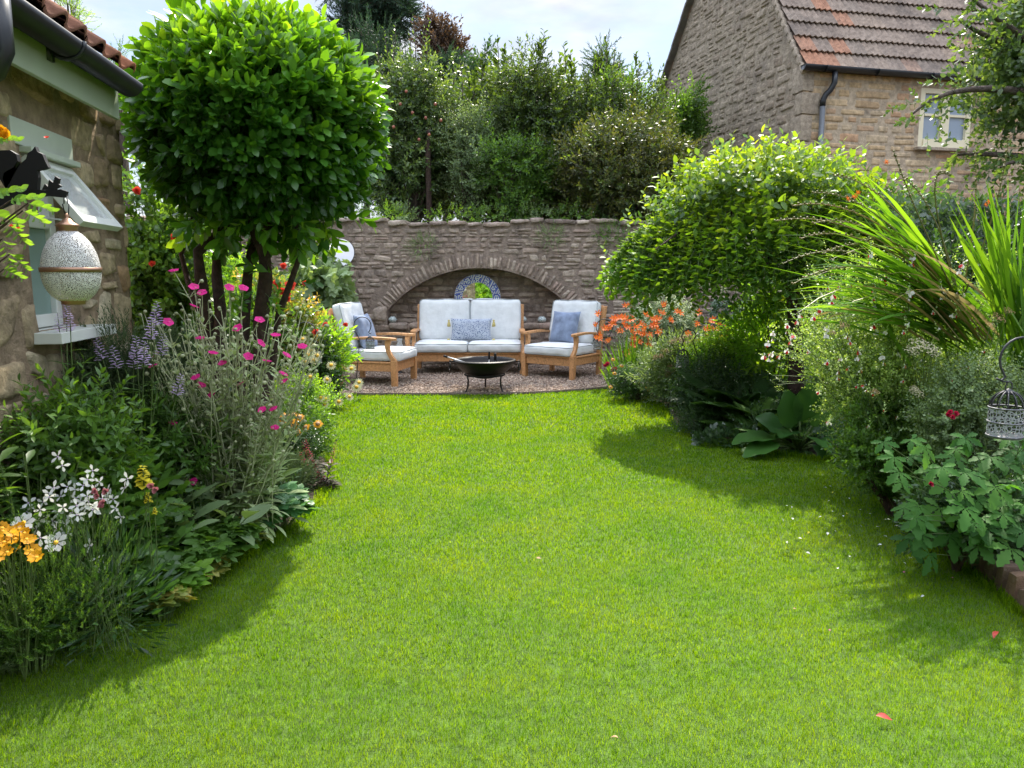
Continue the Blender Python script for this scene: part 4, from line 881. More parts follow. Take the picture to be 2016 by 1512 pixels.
# little mosaic candle pots on the alcove shelf, glass lamp
cp, Nn, L, b = nodes('candle_mosaic'); t_ = Nn.new('ShaderNodeTexCoord'); ck = Nn.new('ShaderNodeTexVoronoi'); ck.inputs['Scale'].default_value = 60; L.new(t_.outputs['Object'], ck.inputs['Vector']); rp = ramp(Nn, [(.62, .66, .62), (.10, .13, .14), (.5, .58, .55)], [0, .45, .62], 'CONSTANT'); L.new(ck.outputs['Distance'], rp.inputs[0]); L.new(rp.outputs[0], b.inputs['Base Color']); b.inputs['Roughness'].default_value = .15
first = None
for px, lab in ((773, 'small round mosaic candle pot on the alcove ledge, left of the sofa'), (1029, 'small round mosaic candle pot just right of the sofa back'), (1067, 'small round mosaic candle pot beside the right armchair back')):
    p0 = W(px, 640, 11.94); p0[2] = ASH + .032; t = thing('candle_pot', lab, 'candle holder', p0, 0, 'mosaic candle pots on the alcove ledge')
    pr = [(0, 0), (.03, 0), (.052, .02), (.06, .045), (.052, .07), (.036, .082), (.036, .09), (.032, .082), (.045, .065), (.05, .045), (.02, .015), (0, .012)]
    if first is None: mb = MB(); mb.lathe([(a * 1.12, z * 1.05) for a, z in pr], p0, 20); first = mb.build('bowl', cp, t); mb = MB(); mb.lathe([(.0, .03), (.018, .03), (.018, .05), (0, .052)], p0, 10); first2 = mb.build('candle', white, t)
    else:
        for f_ in (first, first2): o = f_.copy(); C.objects.link(o); o.parent = t
p0 = W(787, 690, 10.9); t = thing('glass_lamp', 'clear glass hurricane lamp with waisted shape between left armchair and sofa', 'lamp', (p0[0], p0[1], 0)); mb = MB()
pz = p0[2]; mb.lathe([(.06, -.02 + pz), (.062, .05 + pz), (.03, .12 + pz), (.045, .17 + pz)], (p0[0], p0[1], 0), 20); mb.build('glass', clear, t)
mb = MB(); mb.lathe([(0, pz - .02), (.07, pz - .02), (.07, pz - .035), (.02, pz - .06), (.02, .03), (.09, .012), (.09, 0), (0, 0)], (p0[0], p0[1], 0), 16); mb.build('pedestal', iron, t)

# ---------------------------------------------------------------- lanterns and hooks
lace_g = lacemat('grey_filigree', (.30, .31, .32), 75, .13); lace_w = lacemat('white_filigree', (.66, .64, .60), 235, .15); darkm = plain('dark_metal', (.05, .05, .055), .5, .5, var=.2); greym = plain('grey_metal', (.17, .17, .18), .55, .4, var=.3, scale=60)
bronze = plain('aged_copper', (.33, .19, .12), .35, .75, var=.2, scale=12)
def crook(name, label, base, top, rad=.085, flip=1, r=.005, lean=None, heart=False):
    """thin iron stake ending in an open round hook; returns the point to hang from"""
    t = thing(name, label, 'plant hook', base); mb = MB(); b0 = np.asarray(base, float); tp = np.asarray(top, float)
    c0 = tp - np.array([0, 0, rad]); pts = [b0, b0 * .5 + (c0 + [-flip * rad * .3, 0, -rad * 1.5]) * .5, c0 + [-flip * rad * .35, 0, -rad * 1.6], c0 + [-flip * rad * .8, 0, -rad * .75]]
    for a in np.linspace(R(190), R(-35), 14): pts.append(c0 + [flip * rad * math.cos(a), 0, rad * math.sin(a)])
    e = pts[-1]; pts += [e + [-flip * .012, 0, -.02], e + [flip * .002, 0, -.034], e + [flip * .022, 0, -.026]]
    mb.tube(pts, r, 6); mb.build('stake', darkm, t); return e + [flip * .002, 0, -.034]
def cage(name, label, hang, rad, ht, group=None, dome=True, mats=None, rot=0):
    """birdcage lantern hanging by its top ring: pierced drum, wire dome, base plate"""
    hp = np.asarray(hang, float); dh = rad * 1.05 if dome else rad * .5; top = hp - np.array([0, 0, .035]); z0 = top[2] - dh; z1 = z0 - ht
    t = thing(name, label, 'lantern', (hp[0], hp[1], z1), 0, group); c = np.array([hp[0], hp[1], 0])
    mb = MB(); mb.tube([hp + [.013 * math.sin(a), 0, -.02 + .022 * math.cos(a)] for a in np.linspace(0, 6.283, 15)], .002 + rad * .015, 5, caps=False); mb.build('ring', darkm, t)
    mb = MB(); k = 12
    for i in range(k):
        a = i * 6.283 / k + rot; mb.tube([c + [rad * .97 * math.cos(q) * math.cos(a), rad * .97 * math.cos(q) * math.sin(a), z0 + dh * math.sin(q)] for q in np.linspace(0, R(84), 8)], .0022 + rad * .012, 4)
    mb.lathe([(0, top[2] + .012), (.012, top[2] + .004), (.026, top[2] - .012), (0, top[2] - .012)], c, 12)
    mb.build('dome', darkm, t)
    mb = MB(); mb.lathe([(rad, z1), (rad, z0)], c, 32); mb.build('drum', lace_g, t)
    mb = MB()
    for z_ in (z0, z1 + .002, (z0 + z1) / 2 + ht * .0): mb.tube([c + [rad * 1.01 * math.cos(a), rad * 1.01 * math.sin(a), z_] for a in np.linspace(0, 6.283, 29)], .002 + rad * .02, 5, caps=False)
    mb.lathe([(0, z1), (rad, z1), (rad, z1 - .006), (0, z1 - .006)], c, 24); mb.build('base', greym, t)
    return t
# near right lantern
b0 = G(1990, 1130); b0 = np.array([2.02, 2.95, 0]); tp = W(2016, 664, 2.95)
h_ = crook('shepherd_hook', 'thin iron hook stake carrying the large cage lantern at the right border', (2.22, 2.98, 0), tp, .085, -1, .0045)
h2 = W(1987, 752, 2.95); mb = MB()
cage('cage_lantern', 'large grey filigree cage lantern hanging in front of the right border plants', h2, .062, .112)
t = thing('hanging_wire', 'short wire link between the hook and the large cage lantern', 'wire', h_); mb = MB(); mb.tube([h_, (h_ + h2) / 2 + [-.012, 0, 0], h2], .0035, 5); mb.build('link', darkm, t)
# left hooks
for (bx, by, D, tpx, tpy, fl, lr, lh, lab1, lab2) in (
    (698, 765, 8.9, 713, 624, 1, .052, .085, 'thin iron hook stake in front of the left armchair', 'small cage lantern hanging in front of the left armchair cushion'),
    (596, 800, 7.2, 601, 634, 1, .055, .10, 'thin iron hook stake among the rose bush and daisies', 'small grey lantern hanging among the daisies left of the lawn'),
    (1204, 765, 9.5, 1190, 628, -1, .05, .09, 'thin iron hook stake beside the right armchair and orange flowers', 'small cage lantern hanging beside the right armchair')):
    b0 = W(bx, by, D); b0[2] = 0; e = crook('shepherd_hook', lab1, b0, W(tpx, tpy, D), .10, fl, .0055, None); cage('cage_lantern', lab2, e, lr, lh, 'small lanterns on hooks')
b0 = W(1392, 760, 7.6); b0[2] = 0; t = thing('shepherd_hook', 'curly iron hook stake rising from the dark ferns', 'plant hook', b0); mb = MB()
pts = [b0, W(1384, 728, 7.6), W(1370, 690, 7.6), W(1364, 672, 7.6), W(1371, 660, 7.6), W(1366, 651, 7.6), W(1356, 648, 7.6), W(1346, 653, 7.6), W(1342, 662, 7.6), W(1346, 672, 7.6), W(1342, 680, 7.6)]
mb.tube(pts, .0055, 5); mb.build('stake', darkm, t); cage('cage_lantern', 'pot-shaped grey lantern hanging from the curly hook above the ferns', W(1345, 681, 7.6), .062, .11, 'small lanterns on hooks')

# egg lantern with bracket
EC = W(140, 533, 2.40); HK = W(128, 378, 2.40); rr_ = .083; hh_ = .104
t = thing('egg_lantern', 'large white pierced egg-shaped metal lantern with copper band', 'lantern', (EC[0], EC[1], EC[2] - .13)); c = np.array([EC[0], EC[1], EC[2]])
mb = MB(); P_ = []
for a in np.linspace(R(-62), R(74), 28): P_.append((rr_ * math.cos(a) * (1 + .05 * math.sin(-a)), hh_ * 1.16 * math.sin(a) * (1.05 if a > 0 else .86)))
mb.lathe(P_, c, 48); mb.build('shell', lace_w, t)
mb = MB(); mb.lathe([(rr_ + .0005, -.010), (rr_ + .003, -.010), (rr_ + .003, .004), (rr_ + .0005, .004)], c + [0, 0, .006], 48); mb.build('band', bronze, t)
zt = P_[-1][1]; mb = MB(); mb.lathe([(P_[-1][0] + .004, zt - .006), (.026, zt + .008), (.034, zt + .014), (.032, zt + .018), (.018, zt + .026), (.012, zt + .034), (.005, zt + .038), (.008, zt + .044), (.005, zt + .05), (0, zt + .052)], c, 28); mb.build('cap', bronze, t)
zb = P_[0][1]; mb = MB(); mb.lathe([(P_[0][0] - .002, zb + .004), (.034, zb - .004), (.034, zb - .012), (0, zb - .012)], c, 28); mb.build('foot', bronze, t)
mb = MB(); tp = c + [0, 0, zt + .05]; 
for s in (-1, 1): mb.tube([tp + [s * .004, 0, -.01], tp + [s * .010, 0, .03], HK + [s * .006, 0, -.035], HK + [s * .003, 0, .004]], .0018, 5)
mb.build('hanging_wire', darkm, t)
blk = plain('black_silhouette_iron', (.008, .008, .009), .6, .3)
t = thing('wall_bracket', 'black cast bracket shaped like a curled cat lying on a branch', 'bracket', HK + [-.3, 0, -.02])
def outl(pts, D, th_, nm):
    P_ = [W(x_, y_, D) for x_, y_ in pts]; mb = MB(); k = len(P_); V = [p + [0, -th_ / 2, 0] for p in P_] + [p + [0, th_ / 2, 0] for p in P_]
    mb.add(V, [tuple(range(k)), tuple(range(2 * k - 1, k - 1, -1))] + [(i, i + k, (i + 1) % k + k, (i + 1) % k) for i in range(k)]); return mb.build(nm, blk, t, smooth=False)
outl([(-330, 470), (-120, 420), (-20, 398), (0, 378), (28, 372), (60, 372), (90, 375), (122, 373), (133, 377), (132, 387), (124, 389), (95, 386), (62, 390), (20, 404), (-30, 425), (-120, 460), (-330, 520)], 2.40, .012, 'branch_arm')
outl([(-14, 305), (4, 297), (22, 296), (35, 304), (38, 318), (30, 330), (12, 340), (8, 352), (16, 374), (60, 376), (76, 374), (78, 350), (76, 336), (88, 334), (98, 330), (92, 318), (86, 304), (76, 299), (72, 289), (66, 297), (58, 302), (54, 314), (44, 322), (30, 345), (22, 362), (14, 366), (2, 352), (0, 332), (-8, 322)], 2.40, .016, 'cat_figure')
outl([(84, 374), (90, 362), (96, 368), (98, 354), (106, 360), (110, 347), (118, 352), (116, 362), (122, 366), (108, 374)], 2.40, .010, 'leaf_ornament')
# ================================================================ PLANTS
M_laurel = leafmat('laurel_leaf', [(.022, .072, .010), (.042, .122, .013), (.08, .19, .018), (.16, .28, .025)], .42, (2.7, 2.2, .5), .30, .6)
M_green = leafmat('mid_green_leaf', [(.032, .072, .014), (.062, .13, .022), (.11, .20, .032)], .4, (2.4, 2.2, .6), .42)
M_dark = leafmat('dark_green_leaf', [(.014, .036, .012), (.026, .062, .018), (.05, .10, .025)], .3, (2.2, 2.2, .6), .38)
M_lime = leafmat('lime_leaf', [(.07, .15, .02), (.13, .25, .03), (.24, .36, .05)], .5, (2.2, 2.0, .5), .45)
M_weep = leafmat('weeping_leaf', [(.026, .065, .015), (.05, .11, .022), (.10, .17, .028), (.20, .27, .04)], .42, (2.8, 2.4, .4), .5)
M_silver = leafmat('silver_leaf', [(.26, .34, .15), (.38, .46, .24), (.50, .57, .34)], .35, (1.5, 1.5, .9), .8, .2)
M_sstem = leafmat('silver_stem', [(.30, .33, .17), (.44, .46, .28), (.56, .57, .38)], .15, (1.3, 1.3, .9), .8, .2)
M_grey = leafmat('grey_green_leaf', [(.07, .11, .05), (.12, .17, .08), (.20, .26, .14)], .35, (2, 2, .7), .5, .4)
M_salvia = leafmat('salvia_leaf', [(.07, .12, .03), (.14, .21, .06), (.24, .32, .10), (.38, .45, .22)], .38, (1.9, 1.9, .6), .38, .6)
M_var = leafmat('variegated_leaf', [(.05, .09, .04), (.14, .20, .10), (.42, .46, .32), (.55, .57, .42)], .3, (1.4, 1.4, .8), .5, .4)
M_conif = leafmat('conifer_needles', [(.014, .034, .022), (.026, .055, .034), (.045, .08, .045)], .2, (1.8, 1.9, .8), .6, .2)
M_hedge = leafmat('hedge_leaf', [(.020, .036, .012), (.034, .06, .018), (.055, .095, .024), (.10, .145, .035)], .42, (2.3, 2.1, .55), .42)
M_purple = leafmat('purple_leaf', [(.03, .022, .016), (.06, .038, .026), (.09, .06, .035)], .3, (1.8, 1.5, .8), .45)
M_brown = leafmat('bronze_green_leaf', [(.022, .038, .012), (.045, .068, .018), (.08, .080, .025), (.07, .13, .025)], .38, (2.1, 2.0, .6), .4)
M_rose = leafmat('rose_leaf', [(.04, .085, .02), (.08, .14, .03), (.20, .21, .05), (.35, .16, .07)], .4, (2.2, 2.0, .6), .3, .7)
M_apple = leafmat('apple_leaf', [(.026, .05, .018), (.048, .088, .028), (.085, .13, .045), (.15, .20, .085)], .38, (2.2, 2.1, .6), .35, .6)
M_crocL = leafmat('sword_leaf', [(.030, .085, .010), (.06, .14, .016), (.11, .21, .025)], .40, (2.3, 2.0, .5), .4, .4)
M_berg = leafmat('bergenia_leaf', [(.022, .065, .014), (.038, .10, .02), (.065, .15, .03)], .3, (2.2, 2.1, .5), .28, .6)
M_heath = leafmat('heath_leaf', [(.025, .045, .022), (.045, .07, .032), (.075, .10, .05)], .25, (1.8, 1.9, .8), .6, .3)
M_yel = leafmat('yellowing_leaf', [(.07, .12, .03), (.16, .20, .04), (.30, .28, .06), (.26, .12, .05)], .4, (1.7, 1.5, .5), .5)
M_lob = leafmat('maroon_leaf', [(.03, .022, .018), (.06, .04, .03), (.05, .08, .03)], .3, (2, 1.6, .8), .45)
M_ivy = leafmat('ivy_leaf', [(.02, .045, .018), (.04, .075, .03), (.10, .14, .08)], .25, (2, 2.1, .7), .3, .7)
BARK2 = plain('grey_brown_bark', (.085, .065, .05), .9, var=.4, scale=24, bump=.9, bscale=45)
DBARK = plain('dark_red_bark', (.055, .032, .024), .9, var=.4, scale=24, bump=.9, bscale=45)

L6 = leaf(.42, .10, .12, 4, .55); LW = leaf(.55, .08, .15, 3, .5); LN = leaf(.16, .05, .2, 3, .5); K = kite(.45, .1, .1); KN = kite(.2, .05, .1); KR = kite(.7, .1, .15, .5)
LAU = leaf(.50, .10, .10, 5, .60)
S_lau = [sprig(LAU, 8, .52, R(52), seed=i, r=.012, start=.25, taper=.15) for i in (1, 2, 3)]
S_gen = [sprig(K, 9, .34, R(55), seed=i) for i in (4, 5, 6)]
S_big = [sprig(leaf(.55, .1, .15, 3, .45), 9, .36, R(58), seed=i) for i in (7, 8)]
S_small = [sprig(KR, 12, .17, R(65), seed=i, r=.008) for i in (9, 10, 11)]
S_fine = [sprig(KN, 18, .22, R(38), seed=i, r=.01) for i in (12, 13)]
S_conif = [sprig(KN, 26, .26, R(42), seed=i, r=.012) for i in (14, 15)]
S_weep = [sprig(leaf(.62, .08, .12, 3, .45), 9, .27, R(75), seed=i, r=.008, taper=.25) for i in (16, 17, 18)]
PM3 = palmate(3, R(150), lobe=LW, scale=.8); PM5 = palmate(5, R(225), lobe=leaf(.52, .10, .25, 9, .6, jag=.38), scale=1.0); PM5w = palmate(5, R(190), lobe=leaf(.6, .08, .2, 3, .6), scale=.9)
FR = frondT(22, .30)
PIN = [sprig(L6, 7, .36, R(62), R(180), seed=i, r=.01, opp=True, curl=.1) for i in (20, 21)]

# ---- clipped laurel standard
TB = W(455, 735, 5.2); TB[2] = 0; TC = W(514, 258, 5.1); TR = .70
t = thing('laurel_tree', 'big round clipped laurel tree with glossy bright green leaves on several dark stems', 'tree', TB)
mb = MB(); P, Nn_, Dp = blob(3900, TC, (TR, .71, .59), 5, .03, .35)
keep = ~((P[:, 2] < TC[2] - .50) & (rng.random(len(P)) < .8)); P, Nn_ = P[keep], Nn_[keep]
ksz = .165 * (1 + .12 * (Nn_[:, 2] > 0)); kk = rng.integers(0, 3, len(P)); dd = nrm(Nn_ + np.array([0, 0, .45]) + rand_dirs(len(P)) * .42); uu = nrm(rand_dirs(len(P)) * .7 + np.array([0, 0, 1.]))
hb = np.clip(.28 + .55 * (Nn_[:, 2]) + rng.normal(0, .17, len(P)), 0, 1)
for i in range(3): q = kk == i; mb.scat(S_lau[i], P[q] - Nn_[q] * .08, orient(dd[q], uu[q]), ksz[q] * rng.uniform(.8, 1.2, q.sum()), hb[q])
for (px, py, l) in ((352, 60, .5), (345, 40, .4), (372, 45, .42), (405, 62, .3), (500, 48, .3), (560, 60, .28), (640, 80, .3), (450, 45, .3)):
    p0 = W(px, py + 40, 4.95); mb.scat(S_lau[0], [p0], orient([[rng.uniform(-.15, .15), 0, 1]], [[0, 1, 0.]]), [l * .8], [.9])
mb.build('crown', [M_laurel, STEM], t)
mb = MB(); P, Nn_, _ = blob(110, TC - np.array([0, 0, .50]), (.46, .42, .10), 9, .2, .5); scatter_sprigs(mb, S_lau, P, Nn_, .2, .1, .7)
P = np.array([W(x_, y_, 4.95) for x_, y_ in [(500, 575), (520, 560), (480, 590), (505, 600), (540, 570), (550, 590), (560, 545), (440, 560)]]) + rng.normal(size=(8, 3)) * .05; scatter_sprigs(mb, S_lau, P, rand_dirs(8), .16, .1, .9)
mb.build('shoot', [M_laurel, STEM], t)
mb = MB()
for (x0_, x1_, r_) in ((432, 395, .06), (438, 425, .055), (500, 525, .07), (470, 490, .05), (440, 360, .03), (500, 590, .03)):
    a = TB + np.array([(x0_ - 455) / 300, rng.uniform(-.1, .1), 0]); c = W(x1_, 500, 5.1 + rng.uniform(-.15, .2)); m = W((x0_ * .45 + x1_ * .55), 620, 5.15); e = c + (TC - c) * .45 + rng.normal(size=3) * .1
    pp_ = np.array([a, a * .5 + m * .5, m, m * .4 + c * .6, c, e]) + rng.normal(size=(6, 3)) * .012; mb.tube(pp_, np.array([1.25, 1.05, .95, .85, .7, .3]) * r_ * .8, 8)
P, _, _ = blob(60, TC, TR * .7, 3, .1, .6); branches(mb, TC - [0, 0, .62], P, 45, .02)
mb.build('trunk', DBARK, t)

# ---- background trees beyond the wall
def tree(name, label, px0, px1, py0, py1, D, mats, T, n, size, nl=16, seed=1, lr=.42, up=.5, trunk=True, group='trees beyond the garden wall', dep=.8, bark=None, extra=None, zb=0.0, jit=.7):
    a = W(px0, (py0 + py1) / 2, D); b_ = W(px1, (py0 + py1) / 2, D); z1 = W((px0 + px1) / 2, py0, D)[2]; z0 = W((px0 + px1) / 2, py1, D)[2]
    c = np.array([(a[0] + b_[0]) / 2, D, (z0 + z1) / 2]); rx = (b_[0] - a[0]) / 2; r = np.array([rx, rx * dep, (z1 - z0) / 2]); base = np.array([c[0], D, zb])
    t = thing(name, label, 'tree', base, 0, group); mb = MB(); P, Nn_, _ = lobed(n, c, r, nl, seed, lr, .25, .6, -1)
    P = P[P[:, 2] > .3]; Nn_ = Nn_[:len(P)]; scatter_sprigs(mb, T, P, Nn_, size, up, jit)
    if extra: extra(mb, c, r)
    mb.build('crown', mats, t)
    if trunk:
        mb = MB(); top = c + [0, 0, r[2] * .1]; mb.tube([base, base * .5 + top * .5 + [.05, 0, 0], top], [.07 + rx * .03, .05 + rx * .02, .03], 8); branches(mb, base * .45 + top * .55, P, 26, .035, seg=5); mb.build('trunk', bark or BARK2, t)
    return t
def shoots(n, spread, h, T, size):
    def f(mb, c, r):
        st = []
        for k in range(n):
            a = rng.uniform(-1, 1); p = c + np.array([a * r[0] * spread, rng.uniform(-.5, .5) * r[1], r[2] * math.sqrt(max(1 - (a * spread) ** 2, .1)) * .8]); L_ = h * rng.uniform(.5, 1.1)
            q = p + np.array([rng.uniform(-.12, .12) * L_, 0, L_]); mb.tube([p, (p + q) / 2 + [.02, 0, 0], q], [.009, .007, .003], 4, 1, caps=False)
            for u in np.arange(.1, 1.02, .09): mb.scat(T[k % len(T)], [p + (q - p) * u], orient([[rng.uniform(-1, 1), rng.uniform(-1, 1), .9]], [[0, 0.2, 1.]]), [size * (1.1 - .5 * u)])
    return f
MS = lambda m: [m, BARK2]
tree('cedar_tree', 'tall dark blue-green conifer with spreading plumes, furthest back at the top of the picture', 590, 830, -90, 120, 26, MS(M_conif), S_conif, 2600, .55, 16, 2, .36, .1)
tree('dense_conifer', 'rounded dark conifer behind the clipped tree and below the tall conifer', 640, 880, 60, 330, 22, MS(M_conif), S_conif, 2600, .5, 20, 3, .4, .3)
tree('copper_tree', 'purple leaved tree between the conifers and the apple tree', 815, 925, 18, 280, 24, MS(M_purple), S_gen, 1500, .42, 14, 4, .4)
tree('dark_upright_tree', 'narrow dark green upright tree just right of the purple tree', 885, 985, 62, 300, 20, MS(M_dark), S_gen, 1500, .36, 12, 5, .4)
tree('blue_spruce', 'blue-grey conifer low behind the apple tree', 820, 930, 110, 330, 19, MS(M_conif), S_conif, 1200, .42, 10, 6, .4)
tree('slim_cypress', 'slim dark conifer with a pointed tip against the sky', 1165, 1225, 72, 300, 18, MS(M_dark), S_conif, 900, .36, 10, 7, .5)
tree('apple_tree', 'apple tree with small silvery green leaves and red apples standing by a dark post', 700, 925, 85, 470, 13.6, MS(M_apple), S_gen, 3400, .24, 26, 8, .44, extra=shoots(16, .9, .7, [K], .09), jit=.9)
tree('loose_green_tree', 'loose light green tree with upright leafy shoots in the middle of the hedge', 905, 1165, 85, 470, 13.7, MS(M_hedge), S_gen, 4400, .24, 28, 9, .44, extra=shoots(12, .9, .5, [LW], .15), jit=.9)
tree('bright_green_tree', 'bright green leafy tree with sprouting top in front of the gable', 1085, 1330, 100, 430, 13.9, MS(M_hedge), S_gen, 2400, .24, 24, 10, .44, extra=shoots(14, .95, .4, [K], .11), jit=.9)
tree('mid_green_shrub', 'dense mid green shrub filling the space beneath the bright green tree', 1090, 1340, 140, 440, 14.3, MS(M_green), S_gen, 2200, .26, 20, 20, .4, group='shrubs beyond the garden wall')
tree('bronze_shrub', 'large bronze and dark green shrub overhanging the wall before the house gable', 1030, 1415, 215, 475, 13.0, MS(M_brown), S_gen, 5600, .22, 36, 11, .4, group='shrubs beyond the garden wall', zb=1.0)
tree('small_gable_tree', 'small bright shrub catching the light against the house gable', 1290, 1395, 165, 300, 14.6, MS(M_green), S_gen, 800, .24, 10, 12, .4)
tree('silver_shrub', 'pale silvery green shrub between the apple tree and the loose green tree', 835, 1000, 180, 470, 13.3, MS(M_grey), S_small, 2000, .26, 14, 13, .4, group='shrubs beyond the garden wall')
tree('elder_shrub', 'mixed green and yellowish shrub above the middle of the arch', 920, 1100, 250, 470, 13.0, MS(M_green), S_gen, 1700, .22, 14, 14, .4, group='shrubs beyond the garden wall')
tree('understorey_shrub', 'dark shrub behind the post at the left of the wall', 690, 880, 250, 470, 14.2, MS(M_dark), S_gen, 2000, .24, 16, 15, .4, group='shrubs beyond the garden wall')
tree('left_back_tree', 'dark leafy tree hidden behind the clipped tree and the cottage', 250, 720, 330, 620, 13.2, MS(M_green), S_gen, 3000, .26, 22, 16, .4)
tree('hazel_screen', 'dense hedge line of green shrubs far behind the wall', 660, 1390, 130, 480, 16, MS(M_hedge), S_big, 6000, .32, 50, 17, .35, group='shrubs beyond the garden wall')
tree('feathery_tree', 'sparse feathery young tree seen over the cottage roof', 95, 175, -30, 100, 11, MS(M_lime), S_fine, 150, .22, 8, 18, .4)
tree('thin_tree', 'small thin green twigs seen just beyond the cottage roof eave', 170, 290, 60, 200, 12, MS(M_green), S_fine, 160, .2, 8, 19, .4)
b0 = W(848, 445, 13.1); t = thing('tree_stake', 'dark upright wooden post behind the garden wall', 'post', (b0[0], 13.1, 0)); mb = MB(); mb.tube([(b0[0], 13.1, 0), (b0[0] - .03, 13.1, W(842, 300, 13.1)[2]), (b0[0] - .01, 13.15, W(845, 250, 13.1)[2])], [.055, .045, .03], 8); mb.build('post', DBARK, t)
# apples
apm = plain('red_apple_skin', (.30, .10, .06), .5, var=.4, scale=12); mb = MB(); mb.lathe([(0, .03), (.016, .034), (.034, .012), (.032, -.018), (.014, -.034), (0, -.030)], (0, 0, 0), 10); ame = mb.mesh('apple', apm)
tt_ = [o for o in C.objects if o.name == 'apple_tree'][0]
for px, py in ((788, 205), (812, 222), (838, 232), (845, 265), (868, 237), (775, 250), (800, 180), (825, 275), (857, 205), (742, 260), (765, 215)): put(ame, 'apple', tt_, W(px, py, 12.85), sc=.75)
# plants on the wall
def tuft(name, label, px, py, D, rx, rz, n, mat, T, size, up=.2): 
    c = W(px, py, D); return bush(name, label, 'plant', (c[0], c[1] + .02, c[2] - rz * .8), c, (rx, .10, rz), T, n, size, [mat, STEM], seed=int(px), nb=0, amp=.3)
tuft('wall_plant', 'small grey-green tuft growing from the wall left above the arch', 832, 484, 11.78, .20, .12, 130, M_grey, S_fine, .12, -.5)
tuft('wall_plant', 'small grey-green tuft growing from the wall right above the arch', 1083, 467, 11.78, .18, .12, 110, M_grey, S_fine, .12, -.5)
tuft('wall_plant', 'trailing green tuft on the wall top close to the arching shrub', 1205, 462, 11.78, .25, .13, 140, M_green, S_small, .12, -.3)
tuft('wall_plant', 'tiny green rosette on the right side of the arch', 1165, 556, 11.84, .07, .05, 26, M_green, S_small, .08)
for i, (px, rx, m, lab, T_) in enumerate(((720, .3, M_green, 'first leafy plant from the left along the wall top', S_small), (765, .22, M_lime, 'yellow-green plant on the wall top left of the dark post', S_gen), (795, .16, M_grey, 'pale spiky rosette on the wall top left of the post', S_big), (890, .35, M_lime, 'sunlit low plants on the wall top right of the post', S_gen),
        (960, .35, M_green, 'green low plants on the wall top above the arch crown', S_gen), (1060, .3, M_grey, 'grey-leaved low plant on the wall top right of the arch crown', S_small), (1130, .4, M_green, 'tall leafy plant on the wall top before the bronze shrub', S_big), (1210, .35, M_dark, 'dark trailing plant on the wall top nearest the arching shrub', S_gen))):
    c = W(px, 432, 12.3); bush('walltop_plant', lab, 'plant', (c[0], 12.3, 2.1), c, (rx, .2, .15), T_, 75, .14, [m, STEM], seed=i + 60, nb=0, amp=.3, group='plants on the wall top')

# ---- weeping standard on the right
WB = G(1572, 868); WB[1] = 6.9; WB = np.array([W(1572, 700, 6.95)[0], 6.95, 0])
t = thing('weeping_tree', 'mushroom shaped weeping shrub tree with bright lime top and hanging shoots', 'tree', WB); mb = MB()
WC = W(1475, 540, 7.0); RX, RY = 1.19, 1.05; HZ = (W(1500, 345, 7.0)[2] - WC[2]) * .97
def dome(n, dep=.25):
    d = rand_dirs(n * 3); d = d[d[:, 2] > .04][:n]; k = lump(d, 77, .12) * (1 - dep * rng.random(len(d)) ** 2); flat = np.sqrt(np.clip(d[:, 2], 0, 1))
    p = WC + np.stack([d[:, 0] * RX * k, d[:, 1] * RY * k, np.clip(d[:, 2], -.1, 1) ** .9 * HZ * k], -1); p[:, 2] += np.where(p[:, 0] > WC[0], 0, 0) ; return p, nrm(d / np.array([RX, RY, HZ])), d
P, Nn_, d = dome(3000); low = d[:, 2] < .62
# hanging shoots on the sides, upright on top
low = d[:, 2] < rng.uniform(.55, 1.0, len(d)); dirs = np.where(low[:, None], nrm(Nn_ * .45 + np.array([0, 0, -1.0]) + rand_dirs(len(P)) * .3), nrm(Nn_ + rand_dirs(len(P)) * .75)); ups = nrm(Nn_ + rand_dirs(len(P)) * .9); kk = rng.integers(0, 3, len(P))
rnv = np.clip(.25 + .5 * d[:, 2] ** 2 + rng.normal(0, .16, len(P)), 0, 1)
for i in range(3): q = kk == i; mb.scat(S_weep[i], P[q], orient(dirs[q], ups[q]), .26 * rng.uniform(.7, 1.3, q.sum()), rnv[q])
for k in range(46):      # trailing tips below the rim and straggling tips on top
    a = rng.random() * 6.283; p = WC + np.array([math.cos(a) * RX * rng.uniform(.5, 1), math.sin(a) * RY * rng.uniform(.5, 1), rng.uniform(-.10, .02)]); mb.scat(S_weep[k % 3], [p], orient([[rng.uniform(-.2, .2), rng.uniform(-.2, .2), -1]], [[0, -1, .1]]), [rng.uniform(.2, .38)])
for (px, py) in ((1530, 262), (1405, 300), (1440, 285), (1335, 340), (1270, 395), (1620, 300), (1690, 310), (1500, 300), (1560, 290), (1240, 430), (1200, 500), (1655, 300)):
    p = W(px, py + 35, 7.0); mb.scat(S_weep[0], [p], orient([[rng.uniform(-.5, .1), -.2, 1]], [[0, -1, 0.]]), [.24], [.8])
mb.build('crown', [M_weep, STEM], t)
mb = MB(); wt = WC + np.array([.35, .1, HZ * .55]); mb.tube([WB, WB + [-.01, 0, .5], WB * .5 + wt * .5 + [.04, 0, 0], wt], [.085, .07, .06, .05], 10)
for k in range(26):
    a = rng.random() * 6.283; e = WC + np.array([math.cos(a) * RX * .93, math.sin(a) * RY * .93, rng.uniform(0, .3)]); m = (wt + e) / 2 + np.array([0, 0, .38]); tt = np.linspace(0, 1, 7)[:, None]; mb.tube((1 - tt) ** 2 * wt + 2 * tt * (1 - tt) * m + tt ** 2 * e, np.linspace(.022, .006, 7), 5, caps=False)
mb.build('trunk', DBARK, t)

